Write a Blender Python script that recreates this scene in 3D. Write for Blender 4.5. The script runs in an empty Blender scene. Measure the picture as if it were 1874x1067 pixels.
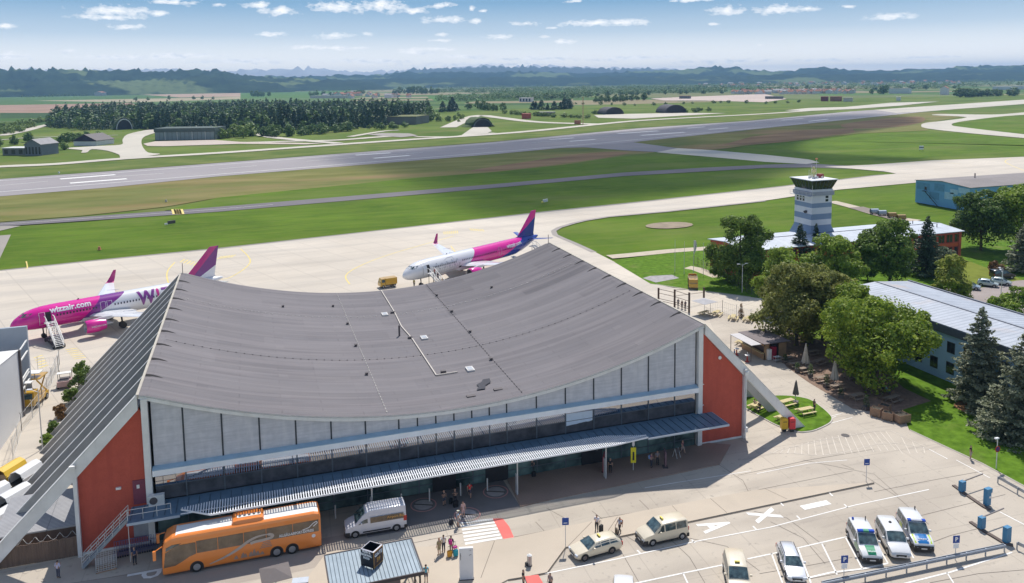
import bpy, bmesh, math, random
import numpy as np
from mathutils import Vector, Matrix
R=math.radians; PI=math.pi
rng=random.Random(7)
HAZE_D=8.3e-5; CLOUD_D=1.0
sc=bpy.context.scene
# ---------------------------------------------------------------- camera
CX,CY,CZ=10.544,-80.40,44.30
YAW,PIT,ROL,FPX,PCY=R(18.259),R(6.065),R(-0.762),1449.4,301.05
Fv=Vector((math.sin(YAW)*math.cos(PIT),math.cos(YAW)*math.cos(PIT),-math.sin(PIT)))
Rv=Vector((math.cos(YAW),-math.sin(YAW),0)); Uv=Rv.cross(Fv)
R2=Rv*math.cos(ROL)+Uv*math.sin(ROL); U2=-Rv*math.sin(ROL)+Uv*math.cos(ROL)
cam=bpy.data.cameras.new("camera"); co=bpy.data.objects.new("camera",cam); sc.collection.objects.link(co)
M=Matrix((R2,U2,-Fv)).transposed().to_4x4(); M.translation=(CX,CY,CZ); co.matrix_world=M
cam.sensor_width=36; cam.lens=FPX/1874*36; cam.shift_y=-(533.5-PCY)/1874
cam.clip_start=0.5; cam.clip_end=90000; sc.camera=co
def ray(u,v): return Fv+R2*((u-937)/FPX)-U2*((v-PCY)/FPX)
def G(u,v,z=0.0):
    d=ray(u,v); t=(z-CZ)/d.z
    return (CX+t*d.x,CY+t*d.y)
def FAR(u,v,D):
    d=ray(u,v); h=math.hypot(d.x,d.y); t=D/h
    return (CX+t*d.x,CY+t*d.y,CZ+t*d.z)
# ---------------------------------------------------------------- light
SUN_AZ,SUN_EL=30.5,56.0     # azimuth clockwise from +y
sc.view_settings.view_transform='Standard'; sc.view_settings.look='None'
sc.view_settings.exposure=0.34; sc.view_settings.gamma=1
W=bpy.data.worlds.new("World"); sc.world=W; W.use_nodes=True
nt=W.node_tree; N=nt.nodes; L=nt.links; N.clear()
def nd(t,**k):
    n=N.new(t)
    for a,b in k.items(): setattr(n,a,b)
    return n
def mth(op,a,b=None,c=None,clamp=False):
    n=nd('ShaderNodeMath',operation=op,use_clamp=clamp)
    for i,x in enumerate((a,b,c)):
        if x is None: continue
        if isinstance(x,(int,float)): n.inputs[i].default_value=x
        else: L.new(x,n.inputs[i])
    return n.outputs[0]
sky=nd('ShaderNodeTexSky',sky_type='NISHITA',sun_disc=False)
sky.sun_elevation=R(SUN_EL); sky.sun_rotation=R(SUN_AZ); sky.altitude=650; sky.air_density=1.0; sky.dust_density=0.35; sky.ozone_density=2.2
tc=nd('ShaderNodeTexCoord'); sep=nd('ShaderNodeSeparateXYZ'); L.new(tc.outputs['Generated'],sep.inputs[0])
az=mth('ARCTAN2',sep.outputs[0],sep.outputs[1]); el=mth('ARCSINE',sep.outputs[2])
cmb=nd('ShaderNodeCombineXYZ'); L.new(mth('MULTIPLY',az,57.2958),cmb.inputs[0]); L.new(mth('MULTIPLY',el,57.2958),cmb.inputs[1])
CL=[(215,20,60,9),(195,32,48,5),(235,49,33,4.5),(290,25,16,6),(318,4,42,5),(400,8,11,3),(470,9,28,6),(508,20,33,8),(620,13,58,10),(700,10,50,12),(755,20,28,6),
(805,10,26,5),(862,15,7,6),(812,36,42,7),(870,38,13,5),(497,63,26,5),(608,65,38,6),(675,62,10,4),(810,63,16,4),(805,74,22,3),(915,68,28,5),(885,20,8,3),
(1050,2,20,3),(1262,1,40,3),(1080,42,60,6),(1145,41,46,7),(965,43,30,4),(1010,51,11,2.5),(1035,76,25,4.5),(1000,67,12,3),(1330,19,34,9),(1425,17,48,8),(1480,16,20,4),(1552,12,14,3),
(1628,30,38,6),(1306,44,10,2.5),(10,48,14,4),(18,103,34,7),(125,93,16,4),(230,105,90,5),(330,102,80,6),(440,112,120,5),(620,88,60,4),(560,86,40,4),(760,96,40,4),(790,90,60,4),(850,104,60,5),(980,108,110,6),(1150,107,110,5),(1330,112,100,4),(1500,110,60,3),(690,112,100,5),(880,118,160,5),(1700,105,60,2.5),(1390,82,6,2)]
n1=nd('ShaderNodeTexNoise'); n1.inputs['Scale'].default_value=1.35; n1.inputs['Detail'].default_value=6; n1.inputs['Roughness'].default_value=0.62
vs=nd('ShaderNodeVectorMath',operation='MULTIPLY'); L.new(cmb.outputs[0],vs.inputs[0]); vs.inputs[1].default_value=(1,2.1,1); L.new(vs.outputs[0],n1.inputs['Vector'])
nz=mth('MULTIPLY_ADD',n1.outputs[0],3.4,-1.62)
best=None
for (u,v,a,b) in CL:
    d=ray(u,v).normalized(); A=math.degrees(math.atan2(d.x,d.y)); E=math.degrees(math.asin(d.z))
    k=57.3/FPX
    s=nd('ShaderNodeVectorMath',operation='SUBTRACT'); L.new(cmb.outputs[0],s.inputs[0]); s.inputs[1].default_value=(A,E,0)
    m=nd('ShaderNodeVectorMath',operation='MULTIPLY'); L.new(s.outputs[0],m.inputs[0]); m.inputs[1].default_value=(1/(a*k),1/(b*k*1.05),0)
    l=nd('ShaderNodeVectorMath',operation='LENGTH'); L.new(m.outputs[0],l.inputs[0])
    best=l.outputs['Value'] if best is None else mth('MINIMUM',best,l.outputs['Value'])
# scattered clouds away from the view
n2=nd('ShaderNodeTexNoise'); n2.inputs['Scale'].default_value=3.2; n2.inputs['Detail'].default_value=7; L.new(tc.outputs['Generated'],n2.inputs['Vector'])
wide=mth('MULTIPLY_ADD',n2.outputs[0],-9.0,5.9); wide=mth('ADD',wide,mth('LESS_THAN',mth('ABSOLUTE',mth('SUBTRACT',az,0.32)),0.72)) if False else wide
inview=mth('LESS_THAN',el,R(9)); wide=mth('MULTIPLY_ADD',inview,50,wide)
best=mth('MINIMUM',best,wide)
msk=mth('SUBTRACT',1.08,mth('ADD',best,nz)); msk=mth('MULTIPLY',msk,1.15,clamp=True); msk=mth('POWER',msk,0.85)
bg=nd('ShaderNodeBackground'); bg.inputs[1].default_value=0.1
# haze band close to the horizon
low=nd('ShaderNodeValToRGB'); L.new(mth('DIVIDE',el,R(8.0),clamp=True),low.inputs[0])
low.color_ramp.elements[0].color=(1.6,1.4,1.12,1); low.color_ramp.elements[1].color=(0.20,0.35,0.535,1)
for p_,c_ in ((0.2,(1.0,0.98,0.93)),(0.42,(0.50,0.605,0.70)),(0.68,(0.215,0.375,0.55))): e_=low.color_ramp.elements.new(p_); e_.color=(*c_,1)
lw=nd('ShaderNodeVectorMath',operation='SCALE'); L.new(low.outputs[0],lw.inputs[0]); lw.inputs['Scale'].default_value=10.0
mixh=nd('ShaderNodeMix',data_type='RGBA'); L.new(mth('DIVIDE',mth('SUBTRACT',el,R(7.0)),R(9.0),clamp=True),mixh.inputs[0]); 
hs=nd('ShaderNodeHueSaturation'); hs.inputs['Saturation'].default_value=1.1; hs.inputs['Value'].default_value=1.0; L.new(sky.outputs[0],hs.inputs['Color'])
SKYN=hs
L.new(lw.outputs[0],mixh.inputs[6]); L.new(hs.outputs[0],mixh.inputs[7])
mix=nd('ShaderNodeMix',data_type='RGBA'); L.new(mth('MULTIPLY',msk,0.84),mix.inputs[0]); L.new(mixh.outputs[2],mix.inputs[6])
vs2=nd('ShaderNodeVectorMath',operation='ADD'); L.new(vs.outputs[0],vs2.inputs[0]); vs2.inputs[1].default_value=(0.10,0.34,0); n1b=nd('ShaderNodeTexNoise'); n1b.inputs['Scale'].default_value=1.35; n1b.inputs['Detail'].default_value=4; L.new(vs2.outputs[0],n1b.inputs['Vector'])
shd=mth('MULTIPLY_ADD',mth('SUBTRACT',n1b.outputs[0],n1.outputs[0]),-3.2,0.72,clamp=True); cc=nd('ShaderNodeMix',data_type='RGBA'); L.new(shd,cc.inputs[0]); cc.inputs[6].default_value=(7.6,7.9,8.3,1); cc.inputs[7].default_value=(10.8,10.5,10.2,1); L.new(cc.outputs[2],mix.inputs[7])
L.new(mix.outputs[2],bg.inputs[0]); wo=nd('ShaderNodeOutputWorld'); L.new(bg.outputs[0],wo.inputs[0])
W.cycles.sampling_method='MANUAL'; W.cycles.sample_map_resolution=256
sl=bpy.data.lights.new("sun",'SUN'); sl.energy=3.9; sl.angle=R(0.53); sl.color=(1,0.95,0.88)
so=bpy.data.objects.new("sun",sl); sc.collection.objects.link(so)
sd=Vector((math.sin(R(SUN_AZ))*math.cos(R(SUN_EL)),math.cos(R(SUN_AZ))*math.cos(R(SUN_EL)),math.sin(R(SUN_EL))))
so.rotation_euler=sd.to_track_quat('Z','Y').to_euler(); so.location=(0,0,200)
sc.cycles.max_bounces=6; sc.cycles.diffuse_bounces=2; sc.cycles.glossy_bounces=3; sc.cycles.transmission_bounces=4; sc.cycles.transparent_max_bounces=8; sc.cycles.volume_bounces=0
sc.cycles.use_denoising=True
# ---------------------------------------------------------------- materials
MT={}
def mat(name,col,rough=0.8,var=0.12,scale=0.5,metal=0.0,detail=4,bump=0.0,spec=0.5,col2=None,emit=None,stretch=None,coord='Object'):
    if name in MT: return MT[name]
    m=bpy.data.materials.new(name); m.use_nodes=True; t=m.node_tree; b=t.nodes['Principled BSDF']
    b.inputs['Roughness'].default_value=rough; b.inputs['Metallic'].default_value=metal; b.inputs['Specular IOR Level'].default_value=spec
    c=t.nodes.new('ShaderNodeTexCoord'); v=c.outputs[coord]
    if stretch:
        mp=t.nodes.new('ShaderNodeMapping'); mp.inputs['Scale'].default_value=stretch; t.links.new(v,mp.inputs[0]); v=mp.outputs[0]
    n=t.nodes.new('ShaderNodeTexNoise'); n.inputs['Scale'].default_value=scale; n.inputs['Detail'].default_value=detail; n.inputs['Roughness'].default_value=0.6
    t.links.new(v,n.inputs['Vector'])
    r=t.nodes.new('ShaderNodeValToRGB'); r.color_ramp.elements[0].position=0.3; r.color_ramp.elements[1].position=0.7
    a=[max(0,x*(1-var)) for x in col]; z=[x*(1+var) for x in (col2 or col)]
    r.color_ramp.elements[0].color=(*a,1); r.color_ramp.elements[1].color=(*z,1)
    t.links.new(n.outputs[0],r.inputs[0]); t.links.new(r.outputs[0],b.inputs['Base Color'])
    if bump:
        bp=t.nodes.new('ShaderNodeBump'); bp.inputs['Strength'].default_value=bump; t.links.new(n.outputs[0],bp.inputs['Height']); t.links.new(bp.outputs[0],b.inputs['Normal'])
    m['ramp']=r.name; MT[name]=m; return m
def tn(m): return m.node_tree.nodes,m.node_tree.links,m.node_tree.nodes['Principled BSDF']
def overlay(m,fac_socket,col,amt=1.0):
    """mix col over the present base colour by a mask"""
    n,l,b=tn(m); src=b.inputs['Base Color'].links[0].from_socket
    x=n.new('ShaderNodeMix'); x.data_type='RGBA'
    f=fac_socket
    if amt!=1.0:
        q=n.new('ShaderNodeMath'); q.operation='MULTIPLY'; l.new(f,q.inputs[0]); q.inputs[1].default_value=amt; f=q.outputs[0]
    l.new(f,x.inputs[0]); l.new(src,x.inputs[6]); x.inputs[7].default_value=(*col,1); l.new(x.outputs[2],b.inputs['Base Color'])
def brick(m,w,h,mort,offs=0.5,rot=0.0,bias=0.0,vals=(0.0,1.0),coord='Object'):
    n,l,b=tn(m); c=n.new('ShaderNodeTexCoord'); mp=n.new('ShaderNodeMapping'); mp.inputs['Rotation'].default_value=(0,0,rot); l.new(c.outputs[coord],mp.inputs[0])
    k=n.new('ShaderNodeTexBrick'); k.inputs['Scale'].default_value=1; k.inputs['Brick Width'].default_value=w; k.inputs['Row Height'].default_value=h; k.inputs['Mortar Size'].default_value=mort
    k.inputs['Mortar Smooth'].default_value=0.1; k.offset=offs; k.inputs['Color1'].default_value=(vals[0],)*3+(1,); k.inputs['Color2'].default_value=(vals[1],)*3+(1,); k.inputs['Mortar'].default_value=(0.5,0.5,0.5,1)
    l.new(mp.outputs[0],k.inputs['Vector']); return k
def noise_mask(m,scale,lo,hi,detail=4,stretch=(1,1,1),rot=0,coord='Object'):
    n,l,b=tn(m); c=n.new('ShaderNodeTexCoord'); mp=n.new('ShaderNodeMapping'); mp.inputs['Scale'].default_value=stretch; mp.inputs['Rotation'].default_value=(0,0,rot); l.new(c.outputs[coord],mp.inputs[0])
    k=n.new('ShaderNodeTexNoise'); k.inputs['Scale'].default_value=scale; k.inputs['Detail'].default_value=detail; l.new(mp.outputs[0],k.inputs['Vector'])
    r=n.new('ShaderNodeMapRange'); r.inputs[1].default_value=lo; r.inputs[2].default_value=hi; l.new(k.outputs[0],r.inputs[0]); return r.outputs[0]
def plain(name,col,rough=0.5,metal=0.0,spec=0.5): return mat(name,col,rough,0.06,3.0,metal,spec=spec)
# ---------------------------------------------------------------- mesh helpers
COL=sc.collection
class MB:
    def __init__(s): s.v=[];s.f=[];s.mi=[];s.m=[]
    def idx(s,m):
        if m is None: return 0
        if m not in s.m: s.m.append(m)
        return s.m.index(m)
    def add(s,vs,fs,m=None):
        o=len(s.v); s.v+= [tuple(v) for v in vs]; i=s.idx(m)
        for f in fs: s.f.append(tuple(o+k for k in f)); s.mi.append(i)
        return s
    def box(s,x0,y0,z0,x1,y1,z1,m=None):
        x0,x1=min(x0,x1),max(x0,x1);y0,y1=min(y0,y1),max(y0,y1);z0,z1=min(z0,z1),max(z0,z1)
        return s.add([(x0,y0,z0),(x1,y0,z0),(x1,y1,z0),(x0,y1,z0),(x0,y0,z1),(x1,y0,z1),(x1,y1,z1),(x0,y1,z1)],
          [(0,3,2,1),(4,5,6,7),(0,1,5,4),(1,2,6,5),(2,3,7,6),(3,0,4,7)],m)
    def obox(s,c,a,b,d,m=None):
        c,a,b,d=map(Vector,(c,a,b,d)); P=[c+a*i+b*j+d*k for k in(-1,1) for j in(-1,1) for i in(-1,1)]
        return s.add(P,[(0,2,3,1),(4,5,7,6),(0,1,5,4),(1,3,7,5),(3,2,6,7),(2,0,4,6)],m)
    def bar(s,p,q,w,h=None,m=None):
        p,q=Vector(p),Vector(q); h=h or w; d=(q-p); ln=d.length
        if ln<1e-6: return s
        d.normalize(); up=Vector((0,0,1)) if abs(d.z)<0.95 else Vector((0,1,0)); a=d.cross(up).normalized(); b=a.cross(d)
        return s.obox((p+q)/2,d*ln/2,a*w/2,b*h/2,m)
    def prism(s,poly,z0,z1,m=None):
        n=len(poly); A=sum(poly[i][0]*poly[(i+1)%n][1]-poly[(i+1)%n][0]*poly[i][1] for i in range(n))
        if A<0: poly=poly[::-1]
        return s.add([(x,y,z0) for x,y in poly]+[(x,y,z1) for x,y in poly],[tuple(range(n))[::-1],tuple(range(n,2*n))]+[(i,(i+1)%n,n+(i+1)%n,n+i) for i in range(n)],m)
    def prismY(s,poly,y0,y1,m=None):
        n=len(poly); return s.add([(x,y0,z) for x,z in poly]+[(x,y1,z) for x,z in poly],[tuple(range(n)),tuple(range(n,2*n))[::-1]]+[(i,(i+1)%n,n+(i+1)%n,n+i) for i in range(n)],m)
    def prismX(s,poly,x0,x1,m=None):
        n=len(poly); return s.add([(x0,y,z) for y,z in poly]+[(x1,y,z) for y,z in poly],[tuple(range(n)),tuple(range(n,2*n))[::-1]]+[(i,(i+1)%n,n+(i+1)%n,n+i) for i in range(n)],m)
    def cyl(s,p,q,r0,r1=None,n=10,m=None,cap=True):
        p,q=Vector(p),Vector(q); r1=r0 if r1 is None else r1; d=(q-p).normalized(); up=Vector((0,0,1)) if abs(d.z)<0.95 else Vector((1,0,0)); a=d.cross(up).normalized(); b=d.cross(a)
        vs=[]
        for c,r in((p,r0),(q,r1)):
            for i in range(n):
                t=2*PI*i/n; vs.append(c+a*math.cos(t)*r+b*math.sin(t)*r)
        fs=[(i,(i+1)%n,n+(i+1)%n,n+i) for i in range(n)]
        if cap: fs+=[tuple(range(n))[::-1],tuple(range(n,2*n))]
        return s.add(vs,fs,m)
    def rings(s,rs,m=None,cap=True,closed=True):
        n=len(rs[0]); vs=[p for r in rs for p in r]; fs=[]
        for j in range(len(rs)-1):
            for i in range(n if closed else n-1): fs.append((j*n+i,j*n+(i+1)%n,(j+1)*n+(i+1)%n,(j+1)*n+i))
        if cap: fs+=[tuple(range(n))[::-1],tuple(range((len(rs)-1)*n,len(rs)*n))]
        return s.add(vs,fs,m)
    def quad(s,a,b,c,d,m=None): return s.add([a,b,c,d],[(0,1,2,3)],m)
    def sph(s,c,r,n=8,m=None,sz=1.0):
        rs=[]
        for j in range(1,n//2+1):
            t=PI*j/(n//2+1); rs.append([(c[0]+r*math.sin(t)*math.cos(2*PI*i/n),c[1]+r*math.sin(t)*math.sin(2*PI*i/n),c[2]-r*sz*math.cos(t)) for i in range(n)])
        return s.rings(rs,m)
    def build(s,name,m=None,parent=None,smooth=False,loc=None,rot=None,fix=True):
        me=bpy.data.meshes.new(name); me.from_pydata(s.v,[],s.f)
        if m is not None and not s.m: me.materials.append(m)
        for x in s.m: me.materials.append(x)
        if s.m: me.polygons.foreach_set('material_index',s.mi)
        if fix:
            bm=bmesh.new(); bm.from_mesh(me); bmesh.ops.recalc_face_normals(bm,faces=bm.faces); bm.to_mesh(me); bm.free()
        if smooth: me.polygons.foreach_set('use_smooth',[True]*len(me.polygons))
        me.update(); o=bpy.data.objects.new(name,me); COL.objects.link(o)
        if parent is not None: o.parent=parent
        if loc is not None: o.location=loc
        if rot is not None: o.rotation_euler=(0,0,rot)
        return o
def tag(o,label=None,cat=None,group=None,kind=None):
    for k,v in (('label',label),('category',cat),('group',group),('kind',kind)):
        if v: o[k]=v
    return o
def thing(name,label,cat,loc=(0,0,0),rot=0,group=None):
    o=bpy.data.objects.new(name,None); COL.objects.link(o); o.empty_display_size=0.3; o.location=loc if len(loc)==3 else (*loc,0); o.rotation_euler=(0,0,rot); return tag(o,label,cat,group)
def dup(o,loc=None,rot=None,label=None,group=None,scale=None,parent=None):
    c=o.copy(); COL.objects.link(c)
    if parent is not None: c.parent=parent
    for ch in o.children: dup(ch,parent=c)
    if loc is not None: c.location=loc if len(loc)==3 else (*loc,0)
    if rot is not None: c.rotation_euler=(0,0,rot)
    if label: c['label']=label
    if group: c['group']=group
    if scale: c.scale=(scale,)*3 if isinstance(scale,(int,float)) else scale
    return c
def text(s,size,m,parent,mtx,name='lettering',thick=0.008,cut=0,bold=0.0,align='CENTER',wrap=None,sx=1.0):
    cu=bpy.data.curves.new('t','FONT'); cu.body=s; cu.size=size; cu.extrude=thick; cu.offset=bold; cu.align_x=align; cu.align_y='CENTER'; cu.resolution_u=2
    o=bpy.data.objects.new('t',cu); COL.objects.link(o); dg=bpy.context.evaluated_depsgraph_get(); me=bpy.data.meshes.new_from_object(o.evaluated_get(dg)); bpy.data.objects.remove(o); bpy.data.curves.remove(cu)
    me.transform(Matrix.Diagonal((sx,1,1,1)))
    if cut:
        bm=bmesh.new(); bm.from_mesh(me); ys=[v.co.y for v in bm.verts]; y=min(ys)
        while y<max(ys):
            bmesh.ops.bisect_plane(bm,geom=bm.verts[:]+bm.edges[:]+bm.faces[:],plane_co=(0,y,0),plane_no=(0,1,0)); y+=cut
        bm.to_mesh(me); bm.free()
    if wrap:
        for v in me.vertices: v.co=wrap(v.co)
    else: me.transform(mtx)
    me.materials.clear(); me.materials.append(m); me.update()
    q=bpy.data.objects.new(name,me); COL.objects.link(q); q.parent=parent; return q
def TM(pos,right,up):
    r=Vector(right).normalized(); u=Vector(up).normalized(); n=r.cross(u); m=Matrix((r,u,n)).transposed().to_4x4(); m.translation=pos; return m
def struct(name,mb,m=None,**k):
    o=mb.build(name,m,**k); o['kind']='structure'; return o
def gpoly(name,px,z,m,world=False,thick=None):
    pts=px if world else [G(*p) for p in px]
    mb=MB()
    if thick: mb.prism(pts,z-thick,z)
    else: mb.add([(x,y,z) for x,y in pts],[tuple(range(len(pts)))])
    o=mb.build(name,m); bm=bmesh.new(); bm.from_mesh(o.data); bmesh.ops.recalc_face_normals(bm,faces=bm.faces)
    if not thick:
        for f in bm.faces:
            if f.normal.z<0: f.normal_flip()
    bmesh.ops.triangulate(bm,faces=[f for f in bm.faces if len(f.verts)>4]); bm.to_mesh(o.data); bm.free(); o['kind']='structure'; return o
def ribbon(mb,pts,w,z,m=None):
    P=[Vector((*p,0)) for p in pts]; l=[];r=[]
    for i,p in enumerate(P):
        d=(P[min(i+1,len(P)-1)]-P[max(i-1,0)]).normalized(); n=Vector((-d.y,d.x,0)); l.append(p+n*w/2); r.append(p-n*w/2)
    vs=[(a.x,a.y,z) for a in r]+[(a.x,a.y,z) for a in l]; n=len(P)
    mb.add(vs,[(i,i+1,n+i+1,n+i) for i in range(n-1)],m)
def smooth_px(px,n=4,closed=False):
    P=[Vector((*p,0)) for p in px]; out=[]; k=len(P)
    for i in range(k if closed else k-1):
        a,b,c,d=(P[(i-1)%k] if closed or i>0 else P[0]),P[i],P[(i+1)%k],(P[(i+2)%k] if closed or i+2<k else P[-1])
        for j in range(n):
            t=j/n; q=0.5*((2*b)+(c-a)*t+(2*a-5*b+4*c-d)*t*t+(3*b-a-3*c+d)*t**3); out.append((q.x,q.y))
    if not closed: out.append((P[-1].x,P[-1].y))
    return out
# ---------------------------------------------------------------- ground
m_farm=mat('farmland',(0.085,0.135,0.035),0.95,0.15,0.004)
k=brick(m_farm,420,150,2.0,0.5,R(24),vals=(0.0,1.0)); n_,l_,b_=tn(m_farm)
rp=n_.new('ShaderNodeValToRGB'); rp.color_ramp.interpolation='CONSTANT'
els=[(0,(0.07,0.13,0.03)),(0.25,(0.10,0.16,0.045)),(0.45,(0.26,0.22,0.13)),(0.6,(0.06,0.11,0.03)),(0.8,(0.16,0.19,0.07)),(0.92,(0.33,0.27,0.18))]
rp.color_ramp.elements[0].color=(*els[0][1],1); rp.color_ramp.elements[1].position=els[1][0]; rp.color_ramp.elements[1].color=(*els[1][1],1)
for p,c in els[2:]: e=rp.color_ramp.elements.new(p); e.color=(*c,1)
l_.new(k.outputs['Color'],rp.inputs[0]); l_.new(rp.outputs[0],b_.inputs['Base Color'])
mb=MB(); mb.add([(-12000,-400,-0.6),(16000,-400,-0.6),(16000,14000,-0.6),(-12000,14000,-0.6)],[(0,1,2,3)])
struct('farmland',mb,m_farm)
m_grass=mat('mown grass',(0.068,0.135,0.008),0.95,0.2,0.03,spec=0.08,detail=8,col2=(0.098,0.165,0.013))
overlay(m_grass,noise_mask(m_grass,0.22,0.42,0.72,8,(0.5,2.2,1),R(24)),(0.150,0.185,0.03),0.6)
overlay(m_grass,noise_mask(m_grass,0.07,0.5,0.7,5,(0.4,3,1),R(24)),(0.045,0.095,0.006),0.5)
overlay(m_grass,noise_mask(m_grass,0.016,0.52,0.64,7,(0.6,1.8,1),R(24)),(0.155,0.18,0.045),0.55)
overlay(m_grass,noise_mask(m_grass,0.55,0.45,0.8,8),(0.12,0.17,0.03),0.35)
overlay(m_grass,noise_mask(m_grass,0.012,0.55,0.72,3,(1,2.5,1),R(24)),(0.11,0.16,0.03),0.5)
m_dry=mat('dry grass',(0.155,0.165,0.038),0.95,0.2,0.05,detail=9,col2=(0.20,0.185,0.07),stretch=(0.5,1.6,1))
overlay(m_dry,noise_mask(m_dry,0.02,0.46,0.66,6,(0.5,1.5,1),R(-24)),(0.09,0.135,0.03),0.65)
overlay(m_dry,noise_mask(m_dry,0.011,0.53,0.66,6,(0.5,1.7,1),R(-24)),(0.29,0.19,0.10),0.8)
m_brown=mat('reddish fallow grass',(0.20,0.125,0.07),0.95,0.2,0.04,detail=8,col2=(0.25,0.17,0.09),stretch=(0.4,1.6,1))
m_airgrass=mat('airfield grass',(0.085,0.15,0.02),0.95,0.2,0.01,detail=9,col2=(0.13,0.17,0.035),stretch=(1,1.3,1))
overlay(m_airgrass,noise_mask(m_airgrass,0.03,0.5,0.7,6),(0.19,0.18,0.07),0.6)
m_conc=mat('apron concrete',(0.52,0.455,0.37),0.85,0.10,0.02,detail=10,col2=(0.58,0.515,0.425))
k=brick(m_conc,7.5,7.5,0.09,0.0,R(-22)); overlay(m_conc,k.outputs['Fac'],(0.30,0.26,0.22),0.55)
k=brick(m_conc,7.5,7.5,0.0,0.0,R(-22),vals=(0,1)); overlay(m_conc,k.outputs['Color'],(0.50,0.45,0.38),0.4)
overlay(m_conc,noise_mask(m_conc,0.05,0.50,0.62,4,(0.12,2.4,1),R(-24)),(0.42,0.38,0.33),0.5)
overlay(m_conc,noise_mask(m_conc,0.06,0.52,0.75,8,(0.3,2.2,1)),(0.36,0.32,0.27),0.6)
m_road=mat('forecourt concrete',(0.43,0.375,0.305),0.85,0.10,0.05,detail=10,col2=(0.50,0.44,0.36))
k=brick(m_road,5.5,5.0,0.06,0.0,R(3)); overlay(m_road,k.outputs['Fac'],(0.28,0.24,0.20),0.40)
k=brick(m_road,5.5,5.0,0.0,0.0,R(3),vals=(0,1)); overlay(m_road,k.outputs['Color'],(0.45,0.395,0.33),0.35)
overlay(m_road,noise_mask(m_road,0.11,0.48,0.70,8,(0.5,1.6,1)),(0.33,0.285,0.235),0.65)
overlay(m_road,noise_mask(m_road,1.6,0.60,0.74,8),(0.24,0.21,0.18),0.55)
overlay(m_road,noise_mask(m_road,0.5,0.60,0.66,5,(0.25,1.8,1),R(5)),(0.33,0.29,0.245),0.4)
m_asph=mat('runway asphalt',(0.285,0.26,0.262),0.9,0.10,0.02,detail=9,stretch=(1,1,1))
overlay(m_asph,noise_mask(m_asph,0.012,0.45,0.75,6,(0.15,2.5,1),R(-24)),(0.32,0.285,0.27),0.6)
m_asph2=mat('dark taxi asphalt',(0.145,0.13,0.135),0.9,0.12,0.05,detail=8)
m_oldc=mat('old pale concrete',(0.50,0.46,0.38),0.9,0.12,0.02,detail=8)
m_worn=mat('worn marking paint',(0.62,0.56,0.48),0.8,0.15,0.8,detail=8)
m_white=mat('white marking paint',(0.78,0.76,0.72),0.7,0.12,0.8,detail=8)
m_yel=mat('yellow marking paint',(0.70,0.55,0.16),0.7,0.2,0.8,detail=6)
m_seam=mat('joint filler',(0.12,0.10,0.085),0.9,0.2,1)
# airfield grass sheet
LOWSPEC=1
gpoly('airfield_grass',[(-400,620),(-300,330),(0,236),(110,232),(400,225),(800,205),(1100,192),(1400,183),(1900,172),(2600,160),(2900,300),(3200,700),(2600,1300),(-900,1300)],-0.35,m_airgrass)
gpoly('mown_grass_strip',[(-300,640),(-300,455),(0,417),(315,392),(400,386.5),(900,343.5),(1140,322),(1400,306),(1500,304),(1650,300),(2100,290),(2100,420),(2100,640),(1500,640),(1000,480)],-0.2,m_grass)
gpoly('grass',[(-200,322),(-60,312),(0,308),(100,303),(225,293),(400,282.5),(600,267),(730,259),(940,245),(1097,229),(1193,221),(1400,210.5),(1530,200.5),(1530,206),(1400,218),(1166,234),(900,259),(740,271),(400,297),(202,312),(0,327),(-200,343)],-0.2,mat('roadside grass',(0.085,0.15,0.022),0.95,0.2,0.03,detail=9,col2=(0.15,0.165,0.05),stretch=(1,1.3,1)))
gpoly('dry_grass',[(-200,440),(0,405),(150,394),(300,378),(400,361),(600,341),(760,325),(900,314.7),(1028,301.4),(1113,289.4),(1201,278),(1150,274),(1070,268),(1022,269),(900,281),(400,321),(0,358),(-200,378)],-0.16,m_dry)
gpoly('grass_strip',[(300,384),(400,361),(600,341),(760,325),(900,314.7),(1028,301.4),(1113,289.4),(1201,278),(1475,299),(1400,303),(1140,318),(900,339),(400,381)],-0.12,m_grass)
gpoly('brown_grass',smooth_px([(860,312),(960,296),(1080,280),(1150,279),(1110,288),(1020,300),(930,310)],4,True),-0.115,m_brown)
gpoly('dry_grass',[(1158,260),(1374,236.5),(1560,217.5),(1690,203),(1774,211),(1712,222),(1686,229),(1700,238),(1571,244),(1472,256),(1374,265),(1300,275),(1240,271)],-0.16,m_dry)
gpoly('brown_grass',[(1310,268),(1374,250),(1470,238),(1560,234),(1565,242),(1472,254.5),(1374,264)],-0.11,m_brown)
gpoly('brown_grass',smooth_px([(1540,228),(1600,219),(1680,213),(1690,222),(1640,232),(1560,235)],4,True),-0.105,m_brown)
gpoly('mown_grass',[(1240,272),(1300,276),(1374,265.5),(1472,256.5),(1571,244.5),(1690,239),(1780,245),(1874,254),(2100,272),(2100,270),(1874,286),(1705,293),(1592,301),(1500,303),(1475,293),(1400,284)],-0.17,m_grass)
gpoly('mown_grass',smooth_px([(1744,229),(1756,222),(1827,212.5),(1874,209),(2050,200),(2150,240),(1960,253),(1874,245),(1765,233)],3,True),-0.15,m_grass)
gpoly('runway',[(-200,378),(0,359),(191,343.5),(400,322.5),(900,282.3),(1022,271),(1158,260),(1374,237),(1560,218),(1700,203.5),(1747,199.5),(1874,190),(2000,180),(2000,172),(1874,182.5),(1651,197.5),(1560,203.5),(1374,220.7),(1166,234.7),(900,260),(400,298),(202,313),(0,327.5),(-200,344)],-0.06,m_asph)
gpoly('runway_end',[(1640,206.5),(1700,203.5),(1747,199.8),(1874,190.3),(2000,180.3),(2000,172),(1874,182.3),(1651,197.3),(1600,201)],-0.03,m_oldc)
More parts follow.
